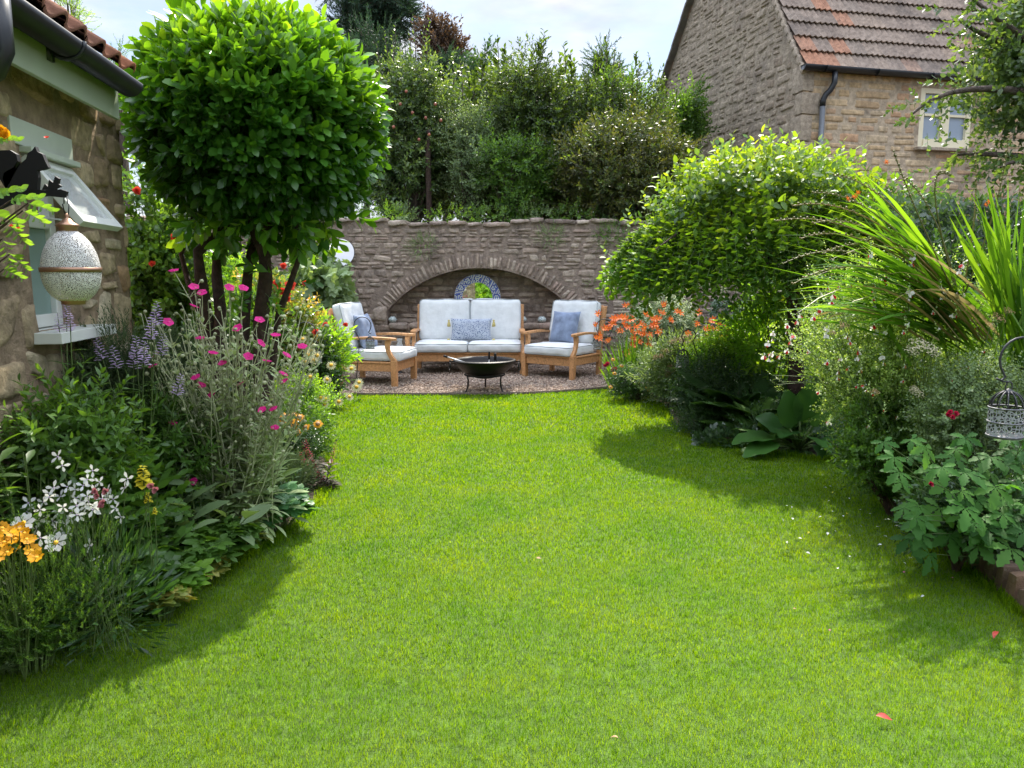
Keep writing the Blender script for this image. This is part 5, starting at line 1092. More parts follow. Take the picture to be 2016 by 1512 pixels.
# ---- apple branches at the top right, trunk outside the picture
AB = np.array([4.6, 5.4, 0]); t = thing('overhanging_tree', 'leafy apple tree reaching in from the top right edge over the right border', 'tree', AB); mb = MB(); st = MB()
P = []; Nl = []
limbs = [([4.6, 5.4, 2.2], W(1990, 60, 5.2), W(1905, -10, 5.2)), ([4.6, 5.4, 2.2], W(1930, 90, 5.1), W(1795, 225, 5.0)), ([4.6, 5.4, 2.0], W(1990, 290, 5.2), W(1880, 305, 5.3)), ([4.6, 5.4, 2.6], W(1960, 100, 5.3), W(1890, 40, 5.3)), ([4.6, 5.4, 2.6], W(2010, -60, 5.4), W(1950, -130, 5.4)), ([4.6, 5.4, 2.0], W(2040, 280, 5.0), W(1970, 330, 5.0))]
for a, m, e in limbs:
    a = np.array(a, float); tt = np.linspace(0, 1, 14)[:, None]; c_ = (1 - tt) ** 2 * a + 2 * tt * (1 - tt) * m + tt ** 2 * e; st.tube(c_, np.linspace(.045, .008, 14), 6, caps=False)
    for j in range(4, 14):
        for q in range(7 if j < 11 else 4): o_ = rand_dirs(1)[0] * rng.uniform(.02, .16); P.append(c_[j] + o_); Nl.append(nrm(o_ + [-.1, 0, -.1]))
P = np.array(P); scatter_sprigs(mb, [sprig(leaf(.6, .1, .15, 3, .5), 7, .34, R(60), seed=i) for i in (31, 32)], P, np.array(Nl), .14, .1, .6)
Pb, Nb, _ = lobed(1100, W(2030, 130, 5.3) , (.38, .45, .62), 14, 91, .4, .25, .6); scatter_sprigs(mb, [sprig(leaf(.6, .1, .15, 3, .5), 7, .34, R(60), seed=33)], Pb, Nb, .14, .1, .7)
st.tube([AB, AB + [0, 0, 1.3], [4.6, 5.4, 2.6]], [.12, .10, .06], 9); mb.build('crown', [M_apple, STEM], t); st.build('trunk', BARK2, t)

# ---- flower heads
def starflower(n, lp, r, mats, name, cup=.25, disc_r=.0, dz=.0, mi_c=1, hrad=.0, offr=.0):
    mb = MB()
    for i in range(n):
        a = i * 6.283 / n + rng.uniform(-.1, .1); d = np.array([math.cos(a), math.sin(a), cup]); mb.scat(lp, [d * offr], orient([d], [[0, 0, 1.]]), [r * rng.uniform(.9, 1.05)], [rng.random()])
    if disc_r: mb.lathe([(0, disc_r * .55 + dz), (disc_r * .6, disc_r * .48 + dz), (disc_r, disc_r * .1 + dz), (disc_r * .8, -disc_r * .2), (0, -disc_r * .3)], (0, 0, 0), 12, mi_c)
    return mb.mesh(name, mats)
P_mag = petal('magenta_petal', (.80, .02, .26), .4, (.92, .04, .40)); P_wht = petal('white_petal', (.78, .78, .76), .35); P_yc = plain('yellow_centre', (.75, .42, .03), .8, var=.2, scale=200); P_cream = petal('cream_petal', (.80, .74, .45), .35)
P_or = petal('orange_petal', (.80, .145, .008), .35, (.90, .25, .012)); P_gold = petal('golden_petal', (.85, .40, .01), .35, (.95, .55, .02)); P_lil = petal('lilac_petal', (.72, .56, .80), .4); P_red = petal('red_petal', (.62, .02, .02), .3, (.8, .05, .04)); P_coral = petal('coral_petal', (.80, .09, .05), .3)
P_yel = petal('yellow_petal', (.78, .66, .05), .35); P_crim = petal('crimson_petal', (.42, .01, .05), .3, (.6, .03, .10)); P_tan = petal('dried_petal', (.42, .25, .13), .2); P_ivory = petal('ivory_floret', (.62, .56, .38), .3)
pt = leaf(.55, .05, .12, 3, .62); ptn = leaf(.30, .04, .1, 3, .6); ptr = leaf(.85, .06, .2, 3, .62)
daisy = starflower(15, ptn, .040, [P_cream, P_yc], 'daisy_head', .05, .014, .003); camp = starflower(5, leaf(1.15, .02, .1, 3, .72), .0185, [P_mag, P_mag], 'campion_head', .22, .004, 0)
cosm = starflower(8, leaf(.62, .03, .06, 4, .66), .036, [P_wht, P_yc], 'cosmos_head', .22, .009, .002, offr=.006); gold = starflower(9, leaf(.62, .06, .10, 4, .7), .030, [P_gold, P_yc], 'gold_head', .45, .010, .0, offr=.005)
gaura = starflower(4, leaf(.55, .05, .1, 3, .6), .024, [P_wht, P_lil], 'gaura_head', .3, .003, 0, offr=.004); crocf = starflower(6, leaf(.36, .05, .2, 3, .55), .042, [P_or, P_gold], 'crocosmia_head', .55, .005, .01)
helen = starflower(12, leaf(.5, .05, .1, 3, .7), .022, [P_gold, P_tan], 'helenium_head', .05, .010, .004)
def rosehead(mats, r, name, k=26):
    mb = MB()
    for i in range(k):
        u = i / k; a = i * 2.4; el = R(85) * (1 - u) + R(5); d = np.array([math.cos(a) * math.cos(el), math.sin(a) * math.cos(el), math.sin(el)]); mb.scat(leaf(.95, .12, -.25, 3, .6), [d * r * .08 * u], orient([d], [[0, 0, 1.]] if u > .4 else [[math.cos(a), math.sin(a), .2]]), [r * (.5 + .5 * u)], [rng.random()])
    return mb.mesh(name, mats)
roseR = rosehead(P_coral, .055, 'rose_head'); bedR = rosehead(P_crim, .032, 'geranium_head', 22)
def hangbell(name):    # two-lobed lipped salvia flower, white with red lip
    mb = MB(); d = [(.5, 0, -.8), (-.5, .1, -.8), (0, -.5, -.8), (0, .2, .8)]
    for i, q in enumerate(d): mb.scat(leaf(.8, .1, .15, 3, .6, mi=1 if i == 2 else 0), [(0, 0, 0)], orient([q], [[0, -1, .3]]), [.016 if i < 3 else .009])
    return mb.mesh(name, [P_wht, P_red])
salv = hangbell('salvia_head')
def spike(name, n, L_, lf, ls, mats, w0=.02, up=.25):
    mb = MB(); mb.tube([(0, 0, 0), (0, 0, L_)], [.0025, .001], 4, 1)
    for i in range(n):
        u = i / (n - 1); a = i * 1.9; d = np.array([math.cos(a), math.sin(a), up]); mb.scat(lf, [[0, 0, L_ * (.02 + .93 * u)]], orient([d], [[0, 0, 1.]]), [ls * (1 - .6 * u)], [rng.random()])
    return mb.mesh(name, mats)
obed = spike('obedient_head', 26, .085, leaf(.6, .2, .1, 3, .7), .030, [P_lil, STEM]); lobe_ = spike('lobelia_head', 26, .17, leaf(.6, .1, .3, 3, .7), .028, [P_crim, M_lob]); snap = spike('snapdragon_head', 26, .05, leaf(.9, .2, .2, 3, .6), .022, [P_yel, STEM], up=.1)
def umbel(name, mats, R_=.03, n=9):
    mb = MB()
    for i in range(n):
        a = i * 2.4; r_ = R_ * math.sqrt(i / n); c = np.array([r_ * math.cos(a), r_ * math.sin(a), -.15 * r_]); mb.tube([(0, 0, -.04), c], [.0012, .0009], 3, 1, caps=False)
        for j in range(16):
            q = rand_dirs(1)[0]; q[2] = abs(q[2]) * .5; mb.scat(kite(.9, 0, 0), [c + q * R_ * .26], orient([nrm(q + [0, 0, .1])], [[0, 0, 1.]]), [R_ * .16])
    return mb.mesh(name, mats)
umb = umbel('umbel_head', [P_ivory, STEM], .036, 10); umbT = umbel('dried_umbel_head', [P_tan, STEM], .034, 9)

# ================================================================ LEFT BORDER
# rose campion
CB = G(440, 1085); CB = np.array([CB[0], 3.95, 0]); t = thing('rose_campion', 'tall silvery branching rose campion covered in magenta flowers at the lawn edge', 'plant', CB)
fl = [(342, 533), (382, 565), (398, 576), (452, 566), (479, 567), (382, 603), (331, 634), (307, 699), (301, 721), (394, 666), (468, 646), (511, 630), (514, 676), (543, 660), (420, 695), (438, 715), (489, 702), (526, 711), (564, 699), (595, 682), (385, 743), (396, 758), (473, 756), (417, 776), (557, 736), (559, 751), (340, 833), (516, 807), (538, 805), (541, 842), (381, 948)]
st = MB(); lf = MB(); bud = MB(); bt = MB(); bt.lathe([(0, 0), (.35, .15), (.5, .5), (.3, .85), (.1, 1.0), (0, 1.02)], (0, 0, 0), 6); bT = (bt.V[0][0], [p for p, _ in bt.P], [np.zeros(len(p), int) for p, _ in bt.P], np.zeros(bt.n)); bpos = []
def addstalk(e, side=0):
    b_ = CB + np.array([rng.normal() * .07, rng.normal() * .07, 0]); pts = stalk(st, b_, e, .0036, .10, 9); return pts
heads = []
for i, (px, py) in enumerate(fl):
    e = W(px, py, CB[1] + rng.uniform(-.34, -.12)); pts = addstalk(e); d = nrm(pts[-1] - pts[-2]); put(camp, 'flower', t, e, nrm(d * .5 + np.array([rng.normal() * .45, -.35 + rng.normal() * .3, .5])), sc=1.4 if py < 800 else 1.25); bpos.append(e - [0, 0, .008]); heads.append(pts)
for k in range(150):
    a = rng.uniform(-1, 1); hz = rng.uniform(.55, 1.42); px = 455 + a * (95 + 75 * hz) ; e = W(px, 1060 - hz * 340 + abs(a) * 40, CB[1] + rng.uniform(-.28, .28)); pts = addstalk(e); heads.append(pts); bpos.append(e)
Pl = []; Dl = []; Sz = []
for pts in heads:
    for u in (.18, .28, .4, .52, .64, .76, .88):
        p = pts[int(u * 8)] * (1 - (u * 8) % 1) + pts[min(int(u * 8) + 1, 8)] * ((u * 8) % 1); a = rng.random() * 6.28
        for q in (0, math.pi): Pl.append(p); Dl.append([math.cos(a + q), math.sin(a + q), .9 if u > .4 else .35]); Sz.append((.11 if u < .35 else .085 if u < .6 else .055) * rng.uniform(.7, 1.2))
        if u > .45 and rng.random() < .75:
            q = p + np.array([math.cos(a) * .05, math.sin(a) * .03, .07]) * rng.uniform(.7, 1.7); st.tube([p, q], [.0022, .0016], 4, caps=False); bpos.append(q)
lf.scat(leaf(.30, .1, .25, 3, .5), np.array(Pl), orient(np.array(Dl), np.array([0, 0, 1.]) + rand_dirs(len(Pl)) * .3), np.array(Sz))
P, Nn_, _ = blob(330, CB + [0, 0, .22], (.28, .25, .26), 3, .2, .7); P[:, 2] = np.abs(P[:, 2]); lf.scat(leaf(.40, .1, .25, 4, .5), P, orient(Nn_ + [0, 0, .2], np.array([0, 0, 1.]) + rand_dirs(len(P)) * .4), rng.uniform(.06, .12, len(P)))
st.build('stem', M_sstem, t); lf.build('foliage', M_silver, t); b1 = MB(); b1.scat(bT, [(0, 0, 0)], orient([[0, 0, 1.]], [[0, 1., 0]]), [.020]); bme = b1.mesh('bud', M_sstem)
for q in bpos[:100]: put(bme, 'bud', t, q, nrm(rng.normal(size=3) * .3 + [0, 0, 1]), sc=rng.uniform(.8, 1.2))
bud.scat(bT, np.array(bpos[100:]), orient(np.array([0, 0, 1.]) + rand_dirs(len(bpos) - 100) * .3, rand_dirs(len(bpos) - 100)), .020 * rng.uniform(.8, 1.2, len(bpos) - 100)); bo = bud.build('small_buds', M_sstem, t); bo['kind'] = 'stuff'
# big broad leaves at its foot
herb('broad_leaf_plant', 'plant with a few broad upright grey-green leaves at the foot of the rose campion', 'plant', (CB[0] - .05, 3.62, 0), .42, .28, [leaf(.42, .1, .25, 4, .5)], .17, 16, [M_grey], 3, .2, .45, .8)

def gx(px, D): return W(px, 900, D)[0]
def hb(name, label, px, D, h, r, *a_, **k_):
    if h > 5: h = W(px, h, D)[2] * 1.12
    return hb_(name, label, px, D, h, r, *a_, **k_)
def hb_(name, label, px, D, h, r, T, size, nst, mat, nl=8, **k): return herb(name, label, 'plant', (gx(px, D), D, 0), h, r, T, size, nst, [mat], nl, **k)
# row by row, from the wall to the lawn
bush('heath_shrub', 'dark fine-leaved evergreen mound beside the cottage wall', 'shrub', (gx(215, 3.8), 3.8, 0), W(215, 745, 3.8) - [0, 0, .10], (.30, .24, .34), S_fine, 2200, .11, [M_heath, STEM], seed=101, lobes=10, up=.8)
bush('heath_shrub', 'dark fine-leaved evergreen mound behind the lilac spikes, further from the cottage', 'shrub', (gx(320, 4.4), 4.4, 0), W(310, 735, 4.4) - [0, 0, .12], (.32, .26, .40), S_fine, 1500, .12, [M_heath, STEM], seed=102, lobes=9, up=.8)
hb('potato_leaf_plant', 'mid green broad compound-leaved plant in the middle of the left border', 235, 3.5, 830, .30, PIN, .19, 34, M_green, 6, up=.4)
hb('potato_leaf_plant', 'mid green broad compound-leaved plant close to the cottage wall', 130, 3.2, 800, .26, PIN, .17, 34, M_green, 6, up=.4)
hb('leafy_perennial', 'fresh green broad-leaved perennial at the left picture edge', 55, 2.85, 815, .26, [leaf(.30, .1, .3, 4, .55)], .12, 40, M_green, 9, up=.7)
hb('leafy_perennial', 'long-leaved green perennial between the lilac spikes and the rose campion', 335, 4.0, 780, .28, [leaf(.22, .1, .3, 3, .5)], .11, 46, M_green, 12, up=.5)
hb('leafy_perennial', 'fresh green long-leaved perennial just in front of the lilac flower spikes', 255, 3.75, 810, .24, [leaf(.22, .1, .3, 3, .5)], .10, 40, M_green, 12, up=.5)
bush('left_leafy_shrub', 'mid green leafy mound between the dark evergreen and the rose campion', 'plant', (gx(300, 3.7), 3.7, 0), W(300, 895, 3.75), (.24, .18, .24), [sprig(leaf(.25, .1, .25, 3, .5), 12, .32, R(55), seed=80)], 420, .17, [M_green, STEM], seed=163, lobes=8, up=.8)
bush('left_leafy_shrub', 'lighter green leafy mound near the cottage wall behind the white star flowers', 'plant', (gx(150, 3.15), 3.15, 0), W(150, 870, 3.15), (.30, .2, .26), [sprig(leaf(.35, .1, .25, 3, .5), 10, .34, R(60), seed=81)], 380, .16, [M_green, STEM], seed=164, lobes=8, up=.6)
# obedient plant spikes
for grp, (bx, D, pts_, lab) in enumerate((((150), 3.35, [(131, 624), (117, 649), (139, 650)], 'single tall lilac flower spike in front of the cottage window sill'), (275, 3.55, [(307, 637), (298, 667), (203, 706), (231, 723), (270, 704), (263, 724), (317, 699), (347, 776), (283, 716)], 'clump of lilac obedient plant spikes left of the rose campion'))):
    bs = np.array([gx(bx, D), D, 0]); t = thing('obedient_plant', lab, 'plant', bs); st = MB(); lf = MB(); Pl = []; Dl = []
    for px, py in pts_:
        e = W(px, py + 4, D + rng.uniform(-.12, .12)); p = stalk(st, bs + [rng.normal() * .05, rng.normal() * .05, 0], e, .0035, .04, 9); put(obed, 'flower_spike', t, p[-1], nrm(p[-1] - p[-2]), sc=1.0 if grp == 0 else 1.35)
        for u in range(2, 9):
            a = u * 1.57
            for q in (0, math.pi): Pl.append(p[u - 1]); Dl.append([math.cos(a + q), math.sin(a + q), .35])
    lf.scat(leaf(.22, .1, .25, 3, .5), np.array(Pl), orient(np.array(Dl), [0, 0, 1.]), rng.uniform(.07, .11, len(Pl))); lf.build('foliage', M_green, t); st.build('stem', STEM, t)
# gaura
D = 2.72; bs = np.array([gx(170, D), D, 0]); t = thing('gaura', 'airy plant with many small white star flowers near the bottom left', 'plant', bs); st = MB()
for x_, y_ in [(430, 185), (690, 290), (950, 350), (370, 460), (210, 530), (500, 410), (620, 400), (740, 375), (450, 480), (650, 480), (570, 550), (640, 560), (690, 580), (820, 480), (860, 570), (440, 600), (420, 720), (530, 650), (490, 690), (300, 580), (290, 660), (340, 640), (670, 845), (720, 940), (150, 940), (300, 790), (560, 430), (800, 440), (600, 520), (540, 600), (470, 560), (760, 500), (400, 420), (660, 520), (700, 440)]:
    e = W(x_ / 3.78, 850 + y_ / 3.78, D + rng.uniform(-.12, .15)); p = stalk(st, bs + [rng.normal() * .05, rng.normal() * .04, .02], e, .0018, .12); put(gaura, 'flower', t, e, nrm([rng.normal() * .5, -1, .5 + rng.normal() * .3]), sc=rng.uniform(.8, 1.1))
    if rng.random() < .5: put(gaura, 'flower', t, e - [rng.uniform(-.025, .025), .01, .03], nrm([rng.normal() * .6, -1, rng.normal() * .4]), sc=.9)
st.build('stem', STEM, t); lf = MB(); P, Nn_, _ = blob(500, bs + [.03, 0, .22], (.24, .2, .24), 5, .2, .8); P[:, 2] = np.abs(P[:, 2]); lf.scat(KN, P, orient(Nn_ + [0, 0, .6], rand_dirs(len(P))), rng.uniform(.04, .08, len(P))); lf.build('foliage', M_dark, t)
# pinkish flowers inside
D = 2.68; bs = np.array([gx(200, D), D + .08, 0]); t = thing('pink_perennial', 'few dusty pink small blooms amid the white star flowers', 'plant', bs); st = MB(); P_pink = petal('dusty_pink_petal', (.45, .16, .18), .3); pk = rosehead(P_pink, .016, 'pink_head', 14)
for px, py in ((188, 968), (192, 976), (208, 968), (203, 990), (199, 995), (298, 957), (306, 965)): e = W(px, py, D); stalk(st, bs, e, .0018, .1); put(pk, 'flower', t, e, (0, -1, .4))
st.build('stem', STEM, t)
# snapdragon
bs = np.array([gx(292, 2.95), 2.95, 0]); t = thing('snapdragon', 'bright yellow snapdragon head left of the rose campion', 'plant', bs); st = MB()
for px, py, s_ in ((284, 960, 1.9), (292, 990, .9), (305, 1012, .6)): e = W(px, py, 2.95); p = stalk(st, bs, e, .003, .03); put(snap, 'flower_spike', t, p[-1], nrm(p[-1] - p[-2]), sc=s_)
st.build('stem', STEM, t); hb('leafy_clump', 'fresh green lobed foliage around the yellow snapdragon', 265, 3.35, .48, .24, [PM5w, PM3], .085, 46, M_green, 5, up=.6)
# cosmos and golden flowers
D = 2.62; bs = np.array([gx(70, D), D, 0]); t = thing('white_cosmos', 'white cosmos with two open flowers over feathery foliage', 'plant', bs); st = MB()
for px, py in ((46, 1030), (110, 1069)):
    e = W(px, py, D); stalk(st, bs, e, .0022, .08); o = put(cosm, 'flower', t, e, nrm([.12, -.75, .75]), sc=1.0)
st.build('stem', STEM, t); lf = MB(); P, Nn_, _ = blob(1000, bs + [-.02, 0, .24], (.30, .2, .28), 6, .2, .8); P[:, 2] = np.abs(P[:, 2]); lf.scat(S_fine[0], P, orient(Nn_ + [0, 0, 1], rand_dirs(len(P))), rng.uniform(.04, .09, len(P))); lf.build('foliage', [M_green, STEM], t)
D = 2.5; bs = np.array([gx(8, D), D, 0]); t = thing('golden_flowers', 'cluster of large golden orange flowers at the left picture edge', 'plant', bs); st = MB()
for px, py in ((4, 1040), (22, 1048), (38, 1042), (8, 1068), (30, 1062), (14, 1088), (40, 1078), (52, 1062), (62, 1085), (72, 1098), (-8, 1055), (2, 1078), (-4, 1095), (48, 1050), (60, 1062)):
    e = W(px, py, D + rng.uniform(-.06, .08)); stalk(st, bs, e, .003, .05); put(gold, 'flower', t, e, nrm([rng.normal() * .35, -.6, .8]), sc=rng.uniform(.6, .9))
st.build('stem', STEM, t); hb('feathery_plant', 'feathery green foliage below the golden flowers at the bottom left', 22, 2.60, .40, .20, S_fine, .11, 110, M_green, 7, up=.8)
hb('feathery_plant', 'feathery grey-green foliage at the bottom left corner of the border', -10, 2.58, .22, .12, S_fine, .09, 40, M_grey, 6, up=.8)
hb('grey_leaf_plant', 'narrow grey-green leaved plant in front of the white star flowers', 128, 2.82, .34, .16, [LN], .10, 34, M_grey, 9, up=.7)
# ground-cover group at the lawn edge
for px, D, r, h, m, lab in ((250, 3.1, .24, .27, M_green, 'low strawberry-like clump at the lawn edge below the snapdragon'), (350, 3.42, .24, .27, M_green, 'low strawberry-like clump at the foot of the silver stems'), (300, 3.0, .10, .15, M_yel, 'low yellowing lobed leaves at the lawn edge'), (420, 3.62, .20, .24, M_green, 'low lobed green clump just left of the columbine'),
        (395, 3.38, .08, .14, M_yel, 'small reddish yellow leaf clump near the lawn edge'), (290, 3.12, .2, .2, M_lime, 'low pale green clump beside the yellowing leaves')):
    hb('groundcover_clump', lab, px, D, h, r, [PM3, PM5w], .085, int(150 * r / .2), m, 2, start=.75, up=.5, group='low clumps along the left lawn edge', sr=.002)
hb('bronze_clump', 'small browning leaf clump below the rose campion at the lawn edge', 465, 3.78, .2, .15, [leaf(.3, .1, .3, 3, .5)], .10, 40, M_yel, 3, up=.6)
hb('columbine', 'blue-green lobed columbine leaves by the lawn right of the rose campion', 535, 4.1, .26, .22, [PM5w], .10, 60, leafmat('columbine_leaf', [(.03, .09, .035), (.06, .15, .055), (.10, .2, .07)], .35), 2, start=.8, up=.5, sr=.002)
bush('dark_heather', 'low dark heather mound at the lawn edge', 'shrub', (gx(575, 4.75), 4.75, 0), W(572, 960, 4.75) , (.24, .24, .22), S_fine, 1100, .08, [M_heath, STEM], seed=110, lobes=8, up=.8)
bush('dark_heather', 'dark bushy mound behind the crimson flower spikes', 'shrub', (gx(575, 5.3), 5.3, 0), W(565, 900, 5.3), (.30, .28, .28), S_small, 900, .11, [M_dark, STEM], seed=111, lobes=8, up=.8)
# lobelia
for px, D, sp, lab in ((615, 5.0, [(603, 880), (612, 862), (621, 888), (606, 868)], 'dark red flower spikes with maroon leaves, the left clump'), (645, 4.95, [(651, 868), (644, 905), (638, 898)], 'single tall crimson spike at the lawn edge')):
    bs = np.array([gx(px, D), D, 0]); t = thing('cardinal_flower', lab, 'plant', bs); st = MB(); Pl = []; Dl = []
    for x_, y_ in sp:
        e = W(x_, y_ + 45, D); p = stalk(st, bs + rng.normal(size=3) * [.03, .03, 0], e, .003, .03, 9); put(lobe_, 'flower_spike', t, p[-1], nrm(p[-1] - p[-2]), sc=.95)
        for u in range(1, 9):
            for q in (0, 2, 4): Pl.append(p[u]); Dl.append([math.cos(u + q), math.sin(u + q), .4])
    lf = MB(); lf.scat(leaf(.3, .1, .25, 3, .5), np.array(Pl), orient(np.array(Dl), [0, 0, 1.]), rng.uniform(.06, .09, len(Pl))); lf.build('foliage', M_lob, t); st.build('stem', M_lob, t)
# helenium
D = 5.3; bs = np.array([gx(580, D), D, 0]); t = thing('helenium', 'golden yellow daisy flowers with bronze centres above the crimson spikes', 'plant', bs); st = MB()
for px, py in ((563, 820), (578, 818), (562, 836), (580, 838), (586, 852), (626, 835), (549, 826), (572, 828), (590, 822), (602, 842), (555, 848)): e = W(px, py, D + rng.uniform(-.1, .1)); stalk(st, bs, e, .0022, .05); put(helen, 'flower', t, e, nrm([rng.normal() * .3, -.7, .8]), sc=1.7)
st.build('stem', STEM, t)
bush('yellow_green_bush', 'mid green leafy mound between the rose campion and the lawn', 'shrub', (gx(590, 5.6), 5.6, 0), W(580, 850, 5.6) + [0, 0, .0], (.24, .24, .28), S_gen, 800, .11, [M_green, STEM], seed=113, lobes=8)
# daisies
D = 6.1; bs = np.array([gx(600, D), D + .1, 0]); t = thing('daisy_plant', 'daisies with pale yellow petals leaning out over the lawn', 'plant', bs); st = MB()
for px, py in ((652, 719), (692, 726), (644, 747), (707, 753), (702, 762), (688, 781), (667, 791), (631, 783), (639, 796), (611, 742), (619, 709), (607, 699), (641, 786), (600, 712), (612, 690), (596, 668), (624, 700), (634, 778), (592, 745)):
    e = W(px, py, D + rng.uniform(-.15, .15)); stalk(st, bs + [rng.normal() * .06, rng.normal() * .06, .12], e, .0022, .14); put(daisy, 'flower', t, e, nrm([.25 + rng.normal() * .25, -.8, .55]), sc=rng.uniform(.95, 1.12))
st.build('stem', STEM, t); bush('daisy_foliage_mound', 'lacy yellow-green foliage mound beneath the daisies', 'plant', bs, W(585, 800, 6.1), (.34, .3, .30), S_small, 1500, .12, [M_lime, STEM], seed=114, lobes=9)
# rose bush and neighbours in front of the left armchair
bush('rose_bush', 'rose bush with reddish edged glossy leaves and coral red blooms', 'shrub', (gx(590, 7.8), 7.8, 0), W(545, 650, 7.8) - [0, 0, .05], (.46, .45, .54), S_big, 2300, .17, [M_rose, BARK], seed=120, lobes=16, up=.3)
rb = [o for o in C.objects if o.name == 'rose_bush'][0]
for px, py, s_ in ((572, 564, 1.15), (543, 562, 1), (564, 580, .9), (556, 575, .8), (600, 558, .6), (558, 525, .7), (512, 640, .7), (622, 655, .7), (640, 640, .6), (680, 640, .5), (540, 596, .6), (566, 590, .7)): put(roseR, 'flower', rb, W(px, py, 7.25), nrm([.2, -.8, .5]), sc=s_)
bush('dark_shrub', 'dark green leafy shrub beside the left armchair', 'shrub', (gx(640, 7.9), 7.9, 0), W(622, 725, 7.9) - [0, 0, .05], (.24, .30, .34), S_gen, 1500, .15, [M_dark, BARK], seed=121, lobes=10)
bush('peony_shrub', 'bright green large-leaved plant at the front of the left armchair seat', 'shrub', (gx(672, 8.2), 8.2, 0), W(640, 690, 8.2), (.13, .2, .20), [sprig(leaf(.3, .1, .2, 3, .5), 9, .45, R(50), seed=40)], 200, .20, [M_lime, STEM], seed=122)
bush('fig_plant', 'large-leaved bluish green climber against the wall under the round mirror', 'plant', (gx(640, 10.9), 11.2, 0), W(625, 590, 11.2), (.45, .25, .38), [sprig(PM5w, 6, .5, R(60), seed=41)], 190, .40, [M_grey, STEM], seed=123, lobes=7)
bush('border_filler_shrub', 'mixed green shrub behind the rose campion between the tree stems and the wall', 'shrub', (gx(480, 7.4), 7.4, 0), W(470, 680, 7.4), (.60, .4, .62), S_gen, 2000, .17, [M_green, BARK], seed=124, lobes=12)
bush('climbing_rose', 'tall dark climbing rose at the far corner of the cottage', 'shrub', (gx(330, 6.2), 6.2, 0), W(325, 560, 6.2), (.36, .3, .95), S_big, 1500, .2, [M_green, BARK], seed=125, lobes=14)
cr_ = [o for o in C.objects if o.name == 'climbing_rose'][0]
for px, py, s_ in ((270, 377, .65), (300, 520, .5), (345, 470, .7)): put(roseR, 'flower', cr_, W(px, py, 5.7), nrm([.3, -.9, .3]), sc=s_)
bush('lower_left_shrub', 'deep green shrub filling the border beside the climbing rose', 'shrub', (gx(380, 5.8), 5.8, 0), W(390, 740, 5.8), (.55, .35, .45), S_gen, 1600, .15, [M_dark, BARK], seed=126, lobes=10)
bush('silver_back_shrub', 'light green shrub seen between the dark stems of the clipped tree', 'shrub', (gx(420, 9.0), 9.0, 0), W(420, 600, 9.0), (.9, .4, .7), S_gen, 1700, .2, [M_lime, BARK], seed=127, lobes=12)
# nearby spray of rose leaves over the lantern bracket, and stray leaves
bs = np.array([-1.86, 2.15, 0]); t = thing('wall_rose', 'rose trained on the near cottage wall, its leaves hanging over the black bracket', 'shrub', bs); st = MB(); lf = MB()
rsp = sprig(leaf(.55, .12, .15, 4, .5), 5, .42, R(60), R(180), seed=50, r=.012, opp=True, curl=.1)
for k, (px, py, dx, dz, s_) in enumerate(((20, 395, 1, .1, .085), (55, 400, .9, -.25, .075), (15, 440, .6, -.6, .08), (45, 415, 1, -.5, .07), (-15, 385, 1, .2, .09), (5, 470, .3, -1, .07), (20, 500, .8, -.7, .065), (8, 530, .7, -.3, .06), (-10, 275, .9, .0, .07), (-20, 420, .7, -.2, .09))):
    D = 2.2 + rng.uniform(-.05, .05); p = W(px, py, D); lf.scat(rsp, [p], orient([[dx, -.15, dz]], [[0, -.4, 1.]]), [s_]); st.tube([bs + [0, 0, .9], W(px - 80, py + 60, D), p], [.006, .004, .002], 5, caps=False)
st.tube([bs, bs + [0, .02, 1.3], bs + [.02, .05, 1.9]], [.015, .012, .008], 6)
lf.build('foliage', [leafmat('near_rose_leaf', [(.06, .13, .03), (.10, .20, .04), (.16, .26, .06)], .45, (2.3, 2, .5), .3), STEM], t); st.build('stem', BARK, t)
for px, py, m_ in ((4, 262, P_gold), (14, 268, P_gold), (90, 272, P_coral), (10, 440, P_coral), (30, 455, P_coral)): pass
yr = rosehead(P_gold, .022, 'faded_rose_head', 14); rr2 = rosehead(P_coral, .008, 'rose_bud', 10)
for px, py in ((2, 258), (10, 268)): put(yr, 'flower', t, W(px, py, 2.2), (.5, -.8, .2))
for px, py in ((92, 272), (8, 436), (36, 450), (22, 446)): put(rr2, 'bud', t, W(px, py, 2.2), (.2, -.5, .8))
# undergrowth fillers
def filler(name, label, poly, n, h, mats, T, sz):
    xs_, ys_ = np.array(poly).T; x = rng.uniform(xs_.min(), xs_.max(), n * 4); y = rng.uniform(ys_.min(), ys_.max(), n * 4); k = inpoly(x, y, poly); x, y = x[k][:n], y[k][:n]; m = len(x); z = rng.random(m) ** 1.4 * h * (.5 + .5 * np.abs(np.sin(x * 5) * np.sin(y * 4)))
    mb = MB(); P = np.stack([x, y, z + .01], -1); scatter_sprigs(mb, T, P, rand_dirs(m) * .7, sz, .8, .5); o = mb.build(name, mats, None); tag(o, label, None, None, 'stuff')
def shrinkL(d): return [(x - d, y) for x, y in LE]
filler('undergrowth', 'mixed low green undergrowth covering the soil of the left border', [(-1.70, 2.2)] + shrinkL(.10)[1:] + [(-2.3, 9.2), (-3.2, 11.6), (-5, 11.6), (-4.5, 6), (-2.2, 4.6)], 6500, .30, [M_dark, STEM], S_gen + [S_fine[0]], .11)
